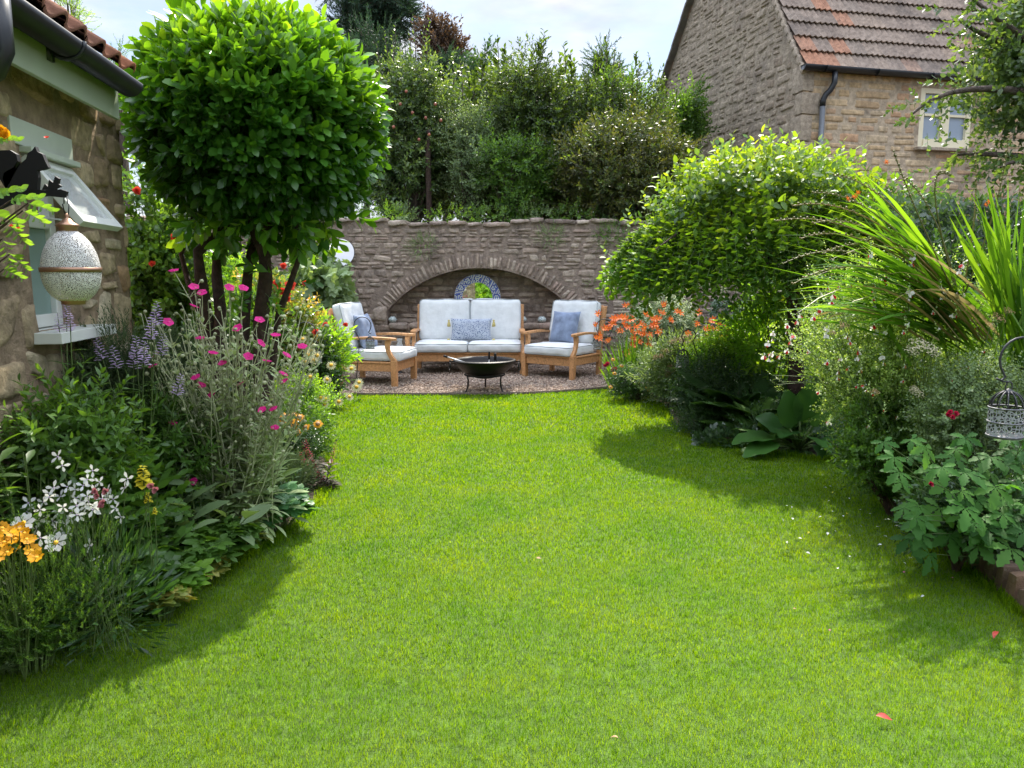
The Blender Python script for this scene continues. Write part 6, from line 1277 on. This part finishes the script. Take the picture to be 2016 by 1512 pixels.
#@@RIGHT
# ================================================================ RIGHT BORDER
def sword(mb, b_, e, wd, droop=.12, fold=.25, n=8, rnd=None):
    b_, e = np.asarray(b_, float), np.asarray(e, float); L_ = np.linalg.norm(e - b_); side = nrm(np.cross(e - b_, [0, 0, 1.]) + rng.normal(size=3) * .35); V = []
    for i in range(n + 1):
        u = i / n; p = b_ + (e - b_) * u + np.array([0, 0, 1]) * L_ * droop * (math.sin(u * math.pi * .6) - u * math.sin(math.pi * .6) ) * 2; w_ = wd * .5 * (.35 + .65 * math.sin(math.pi * min(u * .75 + .18, 1))) * (1 if u < .75 else max((1 - u) / .25, .02)) ; nv = nrm(np.cross(side, e - b_))
        V += [p - side * w_ + nv * w_ * fold, p, p + side * w_ + nv * w_ * fold]
    F = np.array([(3 * i + j, 3 * i + j + 1, 3 * i + j + 4, 3 * i + j + 3) for i in range(n) for j in (0, 1)]); mb.add(np.array(V), F, 0, rng.random() if rnd is None else rnd)
# far orange crocosmia, two clumps
def croc(label, D, bx, flw, x0, x1, ytop, nbl, ssc=1.0):
    bs = np.array([gx(bx, D), D, 0]); t = thing('orange_crocosmia', label, 'plant', bs, 0, 'orange crocosmia clumps'); lf = MB(); st = MB()
    for k in range(nbl):
        u = rng.uniform(-1, 1); b_ = bs + [u * .18 + rng.normal() * .05, rng.normal() * .12, 0]; px = (x0 + x1) / 2 + u * (x1 - x0) * .62; e = W(px, ytop + abs(u) * 30 + rng.uniform(0, 60), D + rng.normal() * .18); sword(lf, b_, e, .024, .10)
    lf.build('foliage', M_crocL, t)
    for px, py in flw:
        for q in range(2): 
            e = W(px + rng.uniform(-7, 7) * (q > 0), py + rng.uniform(-3, 3) * (q > 0), D + rng.normal() * .12)
            if q == 0: stalk(st, bs + [rng.normal() * .12, rng.normal() * .1, .1], e, .003, .05)
            put(crocf, 'flower', t, e, nrm([rng.normal() * .6, -.6, .6]), sc=rng.uniform(1.1, 1.5) * ssc)
    st.build('stem', STEM, t)
c6 = lambda L_: [(1160 + x / 5.04, 560 + y / 5.04) for x, y in L_]
croc('larger orange crocosmia clump right of the right armchair', 9.1, 1245, c6([(360, 215), (755, 200), (250, 350), (340, 320), (420, 345), (550, 300), (730, 285), (700, 340), (340, 395), (520, 395), (620, 410), (640, 430), (240, 380), (300, 465), (420, 465), (510, 490), (600, 500), (680, 480), (440, 535), (500, 570), (600, 600), (440, 615), (155, 440), (100, 500), (65, 530), (90, 290), (70, 400), (215, 430), (570, 530), (350, 690), (560, 440), (460, 420), (390, 430), (180, 560), (640, 350), (260, 350), (300, 330), (410, 350), (650, 400), (545, 500)]), 1190, 1305, 645, 150)
croc('smaller orange crocosmia clump behind the curly iron hook', 9.2, 1400, c6([(875, 272), (1090, 280), (810, 350), (1230, 355), (1290, 390), (1070, 390), (1180, 450), (1240, 450), (1380, 440), (1145, 495), (1250, 510), (1330, 515), (980, 490), (1110, 560), (1200, 440), (1290, 520)]), 1345, 1450, 650, 70)
bush('variegated_shrub', 'cream and green variegated shrub behind the orange crocosmia', 'shrub', (gx(1300, 10.4), 10.4, 0), W(1300, 650, 10.4) - [0, 0, .1], (.62, .4, .62), S_small, 2600, .17, [M_var, STEM], seed=130, lobes=14)
bush('sedum_plant', 'grey-green bushy perennial with faded pinkish heads before the crocosmia', 'plant', (gx(1325, 8.2), 8.2, 0), W(1320, 735, 8.2) - [0, 0, .06], (.42, .35, .40), [sprig(leaf(.22, .1, .2, 3, .5), 12, .3, R(50), seed=60)], 800, .22, [M_grey, STEM], seed=131, lobes=9, up=.7)
sp_ = [o for o in C.objects if o.name == 'sedum_plant'][0]
for px, py in ((1335, 668), (1350, 662), (1365, 664), (1375, 672), (1325, 672), (1312, 690), (1322, 722), (1318, 732), (1300, 700), (1360, 672), (1345, 672), (1316, 740), (1290, 702)): put(umbT, 'flower', sp_, W(px, py, 7.95), (0, -.4, 1), sc=1.5)
bush('marigold_mound', 'low green mound with a few yellow flowers at the lawn edge', 'plant', (gx(1262, 8.4), 8.5, 0), W(1262, 762, 8.5), (.40, .25, .20), S_small, 900, .11, [M_dark, STEM], seed=132, lobes=7)
mm_ = [o for o in C.objects if o.name == 'marigold_mound'][0]
for px, py in ((1207, 708), (1210, 735), (1274, 763), (1278, 768), (1293, 747), (1202, 762), (1224, 720)): put(helen, 'flower', mm_, W(px, py, 8.25), (0, -.7, .7), sc=1.1)
for px, py in ((1192, 721), (1196, 717), (1207, 730), (1210, 727)): put(bedR, 'flower', mm_, W(px, py, 8.6), (0, -.7, .7), sc=1.0)
bush('lime_perennial', 'sunlit lime green perennial above the fern', 'plant', (gx(1420, 7.9), 7.9, 0), W(1420, 705, 7.9), (.44, .35, .36), S_small, 1300, .15, [M_lime, STEM], seed=133, lobes=9, up=.6)
bush('dark_conifer_shrub', 'dark green dense shrub in shade left of the fern', 'shrub', (gx(1420, 7.3), 7.3, 0), W(1400, 775, 7.3), (.44, .35, .42), S_small, 1800, .14, [M_dark, STEM], seed=134, lobes=12)
bush('peony_foliage', 'bright yellow-green divided leaves lit by the sun under the weeping tree', 'plant', (gx(1520, 7.6), 7.7, 0), W(1520, 680, 7.7), (.32, .3, .34), [sprig(leaf(.28, .1, .2, 3, .5), 9, .42, R(50), seed=61)], 260, .27, [M_lime, STEM], seed=135)
# fern
def fern(label, px, D, h, r, n, mat, sz):
    bs = np.array([gx(px, D), D, 0]); t = thing('fern', label, 'fern', bs); mb = MB(); a = rng.random(n) * 6.283; el = rng.uniform(.45, 1.5, n); mb.scat(FR, np.repeat(bs[None] + [0, 0, .05], n, 0) + rng.normal(size=(n, 3)) * [.08, .08, .02], orient(np.stack([np.cos(a), np.sin(a), el], -1), np.stack([-np.cos(a) * .4, -np.sin(a) * .4, np.ones(n)], -1)), sz * rng.uniform(.7, 1.1, n)); mb.build('frond', mat, t)
fern('big dark arching fern under the weeping tree', 1480, 6.9, .7, .4, 46, M_dark, .72)
fern('smaller fern just left of the large round leaves', 1500, 6.45, .5, .3, 30, M_green, .46)
bush('low_heath', 'low dark leafy edging mound left of the large round leaves', 'plant', (gx(1400, 6.6), 6.6, 0), W(1385, 838, 6.7), (.40, .22, .16), S_small, 900, .10, [M_dark, STEM], seed=136, lobes=7)
bush('blue_groundcover', 'blue-green ground cover spilling over the lawn edge by the fern', 'plant', (gx(1450, 6.2), 6.3, 0), W(1440, 868, 6.25), (.34, .16, .09), [PM5w, PM3], 420, .06, [M_ivy], seed=137)
# bergenia
bs = np.array([gx(1572, 5.95), 5.95, 0]); t = thing('elephant_ears', 'large round glossy green leaves of elephant ears at the lawn edge', 'plant', bs); bl = leaf(.66, .10, .22, 8, .50, wave=.02)
for px, py, dx, dz, up_, s_ in ((1555, 845, -.15, 1.0, (0, -1, .5), .27), (1598, 838, .55, .9, (0, -.9, .5), .28), (1600, 850, .9, .5, (-.2, -.7, .8), .26), (1530, 862, -1, .30, (0, -.45, 1), .27), (1535, 874, -1, .05, (0, -.5, 1), .27), (1575, 866, -.5, .35, (0, -.6, 1), .24), (1562, 872, -.25, -.35, (0, -.8, 1), .20), (1600, 876, .45, -.35, (.1, -.8, 1), .22), (1590, 860, .1, .1, (0, -.5, 1), .24), (1520, 868, -.9, -.25, (0, -.5, 1), .20), (1575, 830, .15, 1, (0, -1, .3), .27), (1625, 880, .7, -.5, (.2, -.9, .8), .20), (1500, 860, -1, .15, (0, 0, 1), .22), (1510, 880, -.9, -.1, (0, 0, 1), .24), (1545, 885, -.4, -.2, (0, 0, 1), .22), (1585, 888, .3, -.2, (0, 0, 1), .22), (1615, 865, .9, .1, (0, 0, 1), .24), (1565, 850, -.3, .2, (0, 0, 1), .24), (1635, 850, .5, .9, (-.3, -.8, .5), .24), (1545, 850, -.7, .6, (0, -.8, .8), .24)):
    mb = MB(); p = W(px, py, 5.9 + rng.uniform(-.12, .12)); up_ = up_ if dz > .45 else (rng.normal() * .15, -.18, 1.0); mb.scat(bl, [p], orient([[dx, -.35, dz - .1]], [up_]), [s_ * 1.2]); mb.tube([bs + [0, 0, .02], (bs + p) / 2 + [0, 0, .03], p], [.010, .008, .007], 5, 1); mb.build('leaf', [M_berg, STEM], t)
# ivy on wall parts
def ivy(label, px0, px1, py0, py1, D, n, group='ivy patches'):
    c = W((px0 + px1) / 2, (py0 + py1) / 2, D); t = thing('ivy', label, 'ivy', (c[0], D, 0)); mb = MB(); P = np.array([W(rng.uniform(px0, px1), py0 + (py1 - py0) * (rng.random() ** .9), D - rng.uniform(0, .18)) for _ in range(n)]); m = lump(nrm(P * [3, 0, 3] - c * [3, 0, 3] + .01), 5, .3); a = rng.random(n) * 6.283
    mb.scat(PM3, P, orient(np.stack([np.cos(a), np.full(n, -.3), np.sin(a) - .4], -1), np.stack([rng.normal(size=n) * .3, -np.ones(n), np.full(n, .5)], -1)), rng.uniform(.05, .10, n)); mb.build('foliage', M_ivy, t)
ivy('dark ivy mass behind the weeping tree on the garden wall', 1400, 1600, 590, 740, 11.3, 1500); ivy('ivy on the right, behind the sword leaves', 1740, 2050, 385, 600, 6.6, 1500)
bush('right_back_shrub', 'green shrub mass at the foot of the house behind the weeping tree', 'shrub', (4.6, 9.4, 0), (4.4, 9.4, 1.25), (1.6, .6, 1.25), S_big, 3600, .28, [M_green, BARK], seed=138, lobes=20)
bush('right_back_shrub', 'dark shrub mass behind the sword leaves at the right edge', 'shrub', (3.9, 6.1, 0), (3.9, 6.2, .95), (1.2, .6, 1.0), S_gen, 3200, .2, [M_dark, BARK], seed=139, lobes=16)
M_seed_ = leafmat('dry_leaf', [(.20, .15, .06), (.34, .26, .12), (.42, .34, .18)], .25, (1.3, 1.3, 1))
# near crocosmia with sword leaves
bs = W(1900, 700, 4.35); bs[2] = 0; t = thing('tall_crocosmia', 'clump of long bright green sword leaves with brown seed stalks leaning left', 'plant', bs); mb = MB(); st = MB()
def ps(x, y, D): return W(x, y, D)
for k in range(95):
    u = rng.random(); b_ = ps(1905 + rng.normal() * 60, 665 + rng.normal() * 35, 4.35 + rng.uniform(-.15, .25))
    ang = R(rng.uniform(120, 174)); L_ = rng.uniform(230, 430) * (1 - .12 * (ang > R(160))); e = ps(1895 + math.cos(ang) * L_ + rng.normal() * 15, 665 - math.sin(ang) * L_ * .98, 4.3 + rng.uniform(-.5, .3)); sword(mb, b_, e, rng.uniform(.022, .035), rng.uniform(.03, .18))
for k in range(60):
    b_ = ps(2020 + rng.normal() * 25, 720, 4.0 + rng.uniform(-.1, .25)); ang = R(rng.uniform(68, 118)); L_ = rng.uniform(230, 370); e = ps(2015 + math.cos(ang) * L_ * 1.0, 710 - math.sin(ang) * L_, 4.0 + rng.uniform(-.3, .3)); sword(mb, b_, e, rng.uniform(.020, .033), rng.uniform(0, .08))
for e_ in ((1560, 598), (1530, 610), (1590, 590), (1650, 640)): sword(mb, ps(1840, 650, 4.2), ps(*e_, 3.9), .04, .05)
mb.build('foliage', M_crocL, t)
mb = MB()
for k in range(14):
    b_ = ps(1905 + rng.normal() * 60, 670, 4.2); ang = R(rng.uniform(130, 185)); L_ = rng.uniform(150, 340); sword(mb, b_, ps(1895 + math.cos(ang) * L_, 665 - math.sin(ang) * L_ * .8, 4.1 + rng.uniform(-.4, .2)), .02, .25)
mb.build('dead_leaves', M_seed_, t)
bead = MB(); bead.lathe([(0, -.006), (.0055, -.002), (.0055, .003), (0, .007)], (0, 0, 0), 6); BT = (bead.V[0][0], [p for p, _ in bead.P], [np.zeros(len(p), int) for p, _ in bead.P], np.zeros(bead.n)); M_seed = leafmat('seed_stalk', [(.14, .14, .04), (.22, .20, .06), (.30, .19, .07)], .15, (1.4, 1.4, 1)); sd_ = MB()
for k, (x_, y_, mx_, my_) in enumerate(((1525, 435, 1700, 400), (1560, 405, 1720, 370), (1540, 520, 1690, 440), (1600, 380, 1720, 365), (1640, 345, 1760, 350), (1870, 345, 1800, 300), (1920, 300, 1930, 420), (1760, 300, 1800, 420), (1575, 470, 1700, 420), (1600, 440, 1720, 400), (1985, 270, 1975, 400), (1780, 350, 1850, 400), (1690, 480, 1760, 430), (1560, 560, 1700, 470), (1620, 500, 1740, 430))):
    D = 4.1 + rng.uniform(-.2, .2); b_ = ps(1890, 600, 4.3); m = ps(mx_, my_, D); e = ps(x_, y_, D); tt = np.linspace(0, 1, 12)[:, None]; c_ = (1 - tt) ** 2 * b_ + 2 * tt * (1 - tt) * m + tt ** 2 * e; st.tube(c_, np.linspace(.005, .0025, 12), 5, caps=False)
    us = np.linspace(.62, 1, 22); q = np.stack([(1 - u) ** 2 * b_ + 2 * u * (1 - u) * m + u * u * e for u in us]) + np.stack([np.zeros(22), np.zeros(22), (np.arange(22) % 2) * .009 - .003], -1) + rng.normal(size=(22, 3)) * .001; sd_ = MB(); sd_.scat(BT, q, orient(rand_dirs(22), rand_dirs(22)), rng.uniform(.7, 1.2, 22)); so_ = sd_.build('seed_head', M_seed, t)
st.build('stalk', M_seed, t)
for px, py, s_ in ((1668, 392, 1.0), (1682, 388, .9), (1690, 380, .8), (1745, 320, .8), (1948, 398, .9), (1940, 404, .7)): put(crocf, 'flower', t, ps(px, py, 4.0), nrm([rng.normal() * .4, -.8, .4]), sc=s_ * .5)
# hot-lips salvia bush
SB = np.array([gx(1790, 4.75), 4.75, 0]); SC = W(1800, 735, 4.7)
t = thing('salvia_bush', 'large airy salvia bush with tiny glossy leaves and white and red flowers', 'shrub', SB); mb = MB(); st = MB()
P, Nn_, _ = lobed(6800, SC, (.86, .55, .76), 36, 140, .40, .3, .7, -.9); ok = (P[:, 2] > .08) & ~((P[:, 0] < 2.12 - .55 * (P[:, 2] - .3)) & (P[:, 2] < .95)); P, Nn_ = P[ok], Nn_[ok]; S_sal = [sprig(KR, 9, .24, R(60), seed=i, r=.01) for i in (70, 71, 72)]; scatter_sprigs(mb, S_sal, P, Nn_, .085, .6, .8)
hd = []
for (x_, y_) in [(1522, 655), (1505, 700), (1520, 695), (1535, 700), (1550, 640), (1575, 620), (1590, 690), (1630, 645), (1560, 660), (1668, 660), (1720, 560), (1745, 545), (1790, 575), (1795, 568), (1862, 570), (1885, 575), (1845, 560), (1640, 580), (1750, 520), (1700, 600), (1895, 520), (1655, 705), (1720, 640), (1610, 610), (1690, 690), (1735, 700), (1715, 500), (1800, 505), (1780, 610), (1650, 730), (1550, 690), (1512, 675)]:
    e = W(x_, y_, (4.45 if x_ < 1600 else 4.08) + rng.uniform(-.12, .2)); b_ = SC + np.array([(x_ - 1790) * .0012, 0, -.1]) + rng.normal(size=3) * .1; p = stalk(st, b_, e, .0022, .05, 9); hd.append(e); q = p[2:]; mb.scat(S_sal[0], q, orient(nrm(q - b_) + rand_dirs(len(q)) * .5, rand_dirs(len(q))), .055)
    put(salv, 'flower', t, e, nrm([rng.normal() * .3, rng.normal() * .3, 1]), sc=rng.uniform(1.3, 1.9))
    if rng.random() < .7: put(salv, 'flower', t, e + [rng.uniform(-.02, .02), 0, -.035], (0, 0, 1), sc=rng.uniform(1.1, 1.6))
for k in range(46):
    e = W(rng.uniform(1600, 1960), rng.uniform(545, 850), 4.05 + rng.uniform(-.1, .15)); put(salv, 'flower', t, e, nrm([rng.normal() * .5, -.4, 1]), sc=rng.uniform(.9, 1.4)); mb.scat(S_sal[k % 3], [e - [0, 0, .03]], orient([[rng.normal() * .3, -.3, 1.]], [[0, 1., 0]]), [.07])
for k in range(150):
    p, n_, _ = blob(1, SC, (.78, .55, .62), 140, .2, 0, -.2)
    if len(p) and p[0][2] > .2: e = p[0] + n_[0] * rng.uniform(.02, .12) + [0, 0, .05]; stalk(st, p[0] - n_[0] * .2, e, .0018, .04, 5); mb.scat(S_sal[1], [p[0], e, (p[0] + e) / 2], orient([n_[0], n_[0] + [0, 0, 1], n_[0]], rand_dirs(3)), .05)
branches(st, SB, P, 60, .008); mb.build('foliage', [M_salvia, STEM], t); st.build('stem', STEM, t)
bs = np.array([gx(1830, 4.2), 4.2, 0]); t = thing('umbel_plant', 'plant with flat cream and tan flower heads standing before the salvia bush', 'plant', bs); st = MB()
for x_, y_, m_, s_ in ((1815, 680, umb, 1.5), (1795, 690, umb, .9), (1838, 692, umb, 1.0), (1806, 772, umb, .9), (1800, 765, umb, .6), (1722, 770, umbT, .6), (1965, 625, umbT, 1.0), (1985, 612, umbT, .8), (1950, 640, umbT, .7), (1660, 640, umbT, .8), (1640, 655, umbT, .6)):
    e = W(x_, y_, 3.85); stalk(st, bs + rng.normal(size=3) * [.1, .05, 0], e, .003, .03); put(m_, 'flower', t, e, (0, -.75, 1), sc=s_)
st.build('stem', STEM, t)
# foreground geranium / anemone leaves
for px, D, h, r, n, lab in ((1800, 4.3, .42, .20, 44, 'palmate-leaved clump where the border meets the lawn'), (1890, 3.75, .50, .22, 56, 'large palmate-leaved clump above the stone edging'), (2060, 3.65, .5, .2, 56, 'large palmate-leaved clump below the big cage lantern'), (1900, 4.1, .70, .30, 50, 'dark palmate-leaved clump in front of the salvia')):
    hb('anemone_clump', lab, px, D, h, r, [PM5], .105, n, M_green, 3, start=.6, up=.35, group='palmate-leaved clumps', sr=.003)
lf = MB()
bs = np.array([gx(2010, 3.75), 3.75, 0]); t = thing('foreground_anemone', 'nearest palmate leaves with pale veins overhanging the stone edging', 'plant', bs); st = MB()
for px, py, s_ in ((1860, 960, .11), (1810, 995, .11), (1790, 1060, .12), (1850, 1000, .12), (1900, 1000, .12), (1870, 1055, .13), (1940, 1040, .13), (1985, 1000, .12), (1830, 1090, .11), (1960, 960, .11), (2000, 950, .11), (1925, 985, .10), (1990, 1080, .12), (1900, 930, .11), (1950, 900, .11), (1840, 925, .10), (1780, 1000, .09), (2010, 1030, .12), (1880, 900, .10), (1820, 880, .10), (1770, 930, .09), (1900, 860, .09), (1925, 1075, .10),) + tuple((rng.uniform(1780, 2030), rng.uniform(860, 1060), rng.uniform(.06, .10)) for _ in range(40)) + ((1760, 900, .08), (1775, 950, .08), (1740, 870, .08)):
    p = W(px, py, 3.15 + rng.uniform(-.1, .2)); stalk(st, bs + rng.normal(size=3) * [.08, .05, 0], p, .0025, .1); a = rng.uniform(-1, 1); lf.scat(PM5, [p], orient([[math.sin(a) - .3, -.8, -.35 + rng.normal() * .3]], [[rng.normal() * .4, -.5, 1.]]), [s_ * .95])
lf.build('foliage', leafmat('anemone_leaf', [(.022, .065, .014), (.04, .105, .02), (.075, .15, .03)], .4, (2.2, 2.2, .6), .55, .15), t); st.build('stem', STEM, t)
for px, py in ((1870, 812), (1875, 822), (1882, 815), (1832, 954), (1866, 818)): put(bedR, 'flower', t, W(px, py, 3.1), (0, -.8, .5), sc=.42)
hb('glossy_leaf_plant', 'small plant with pale glossy narrow leaves under the big cage lantern', 1985, 3.6, .80, .16, [leaf(.3, .1, .15, 3, .5)], .07, 22, M_grey, 12, start=.35, up=.6)
bush('lawn_edge_shrub', 'green shrub between the large round leaves and the salvia', 'shrub', (gx(1745, 4.9), 4.9, 0), W(1745, 840, 4.9), (.24, .25, .28), S_small, 900, .11, [M_green, STEM], seed=141, lobes=8)
filler('undergrowth', 'mixed low green undergrowth covering the soil of the right border', [(x + .12, y) for x, y in RE[:-1]] + [(2.35, 2.6), (4.5, 2.6), (5, 8), (4, 11.6), (1.7, 11.6), (1.5, 9.8)], 7500, .34, [M_dark, STEM], S_gen + [S_fine[0]], .12)
bush('right_edge_shrub', 'small-leaved green shrub filling the border between the salvia and the palmate leaves', 'shrub', (gx(1760, 4.35), 4.35, 0), W(1770, 880, 4.35), (.36, .28, .34), S_gen, 1300, .10, [M_green, STEM], seed=160, lobes=10)
bush('right_edge_shrub', 'grey-green leafy shrub behind the large cage lantern', 'shrub', (gx(1920, 3.8), 3.8, 0), W(1935, 840, 3.8), (.36, .25, .36), S_small, 1500, .11, [M_grey, STEM], seed=161, lobes=10)
bush('right_edge_shrub', 'dark leafy shrub low under the palmate leaves by the edging stones', 'shrub', (gx(1900, 3.5), 3.5, 0), W(1905, 1020, 3.5), (.30, .2, .24), S_gen, 1100, .10, [M_dark, STEM], seed=162, lobes=8)
# stone setts along the right lawn edge
set_m = stonemat('edging_stone', [(.16, .12, .09), (.24, .17, .12), (.30, .19, .13), (.20, .15, .12)], lpos=.6, stain=(.08, .07, .04), bump=.8)
ep = [G(*p) for p in ((1755, 985), (1790, 1030), (1830, 1068), (1880, 1108), (1950, 1155), (2016, 1215), (2060, 1290))]; i = 0
for a, c in zip(ep[:-1], ep[1:]):
    L_ = np.linalg.norm(c - a); u = nrm(c - a); k = int(L_ / .085)
    for j in range(k):
        pos = a + (c - a) * (j + .5) / k + np.array([.06, .0, 0]); hh = rng.uniform(.065, .10); p, f = rbox((.036, .05, hh), .014, 6, noise=.004); M3 = rotm('z', math.atan2(u[1], u[0]) + rng.normal() * .12) @ rotm('y', rng.normal() * .10)
        t = thing('edging_stone', 'small upright edging stone in the row along the right lawn edge', 'edging stone', (pos[0], pos[1], 0), 0, 'edging stones along the right lawn edge'); mb = MB(); mb.add(p @ M3.T + pos + [0, 0, hh * .45], f, 0); mb.build('stone', set_m, t)
# fallen petals and leaves on the lawn
c7 = [(115, 870, 'p'), (290, 835, 'w'), (315, 830, 'w'), (325, 858, 'y'), (400, 885, 'w'), (305, 897, 'w'), (113, 918, 'w'), (137, 925, 'w'), (97, 985, 'w'), (140, 978, 'w'), (325, 945, 'w'), (372, 966, 'w'), (390, 955, 'y'), (450, 937, 'w'), (495, 955, 'w'), (455, 1012, 'w'), (530, 1015, 'w'), (338, 1035, 'w'), (302, 1046, 'w'), (265, 970, 'w'), (213, 1043, 'y'), (175, 1068, 'w'), (115, 1086, 'w'), (400, 1055, 'w'), (565, 1058, 'w'), (540, 1097, 'w'), (212, 1135, 'w'), (400, 1150, 'w'), (347, 1205, 'w'), (680, 1158, 'w'), (652, 1222, 'p'), (870, 1248, 'p'), (688, 1120, 'w'), (655, 1182, 'w'), (150, 1390, 'b'), (310, 1488, 'p'), (440, 815, 'w'), (735, 1333, 'w')]
tmpl = {'w': P_wht, 'p': petal('fallen_pink', (.62, .18, .30), .3), 'y': P_yel, 'b': P_tan}; pme = {}
for q in 'wpyb': mb = MB(); mb.scat(leaf(.7, .25, .3, 3, .5), [(0, -.5, 0)], orient([[0, 1, 0]], [[0, 0, 1.]]), [1.0]); pme[q] = mb.mesh('petal', tmpl[q])
names = {'w': ('small white petal fallen on the lawn near the right border', 'white petals fallen on the lawn'), 'p': ('small pink petal fallen on the lawn', 'pink petals fallen on the lawn'), 'y': ('small yellow petal fallen on the lawn near the right border', 'yellow petals fallen on the lawn'), 'b': ('small tan leaf scrap lying on the open lawn', None)}
for x_, y_, q in c7:
    p = G(1500 + x_ / 2.326, 600 + y_ / 2.326, .032); o = bpy.data.objects.new('fallen_petal', pme[q]); C.objects.link(o); o.location = p; s_ = rng.uniform(.012, .021); o.scale = (s_ * 1, s_, s_); o.rotation_euler = (rng.normal() * .3, rng.normal() * .3, rng.random() * 6.28); tag(o, names[q][0], 'petal', names[q][1])
mb = MB(); mb.scat(leaf(.5, .2, .5, 5, .5), [(0, -.5, 0)], orient([[0, 1, 0]], [[0, 0, 1.]]), [1.0]); rl = mb.mesh('leaf', plain('fallen_red_leaf', (.36, .035, .02), .5, var=.3, scale=5))
for px, py, lab in ((1740, 1408, 'curled red fallen leaf, the lowest one on the lawn'), (1960, 1244, 'red fallen leaf near the right edge of the lawn'), (1060, 1098, 'tiny brown fallen leaf in the middle of the lawn'), (1210, 1450, 'tiny tan fallen leaf near the bottom centre of the lawn')):
    o = bpy.data.objects.new('fallen_leaf', rl if 'red' in lab else pme['b']); C.objects.link(o); o.location = G(px, py, .034); s_ = .045 if 'red' in lab else .022; o.scale = (s_, s_, s_); o.rotation_euler = (.2, .3, rng.random() * 6.28); tag(o, lab, 'leaf')
# hedge behind the viewpoint (seen in the mirrors)
bush('rear_hedge', 'tall sunlit green hedge closing the garden, seen reflected in the mosaic mirror', 'hedge', (0, -5.5, 0), (0, -5.5, 1.3), (4.5, .7, 1.5), S_big, 2600, .42, [M_lime, BARK], seed=150, lobes=30, lr=.3, nb=0)
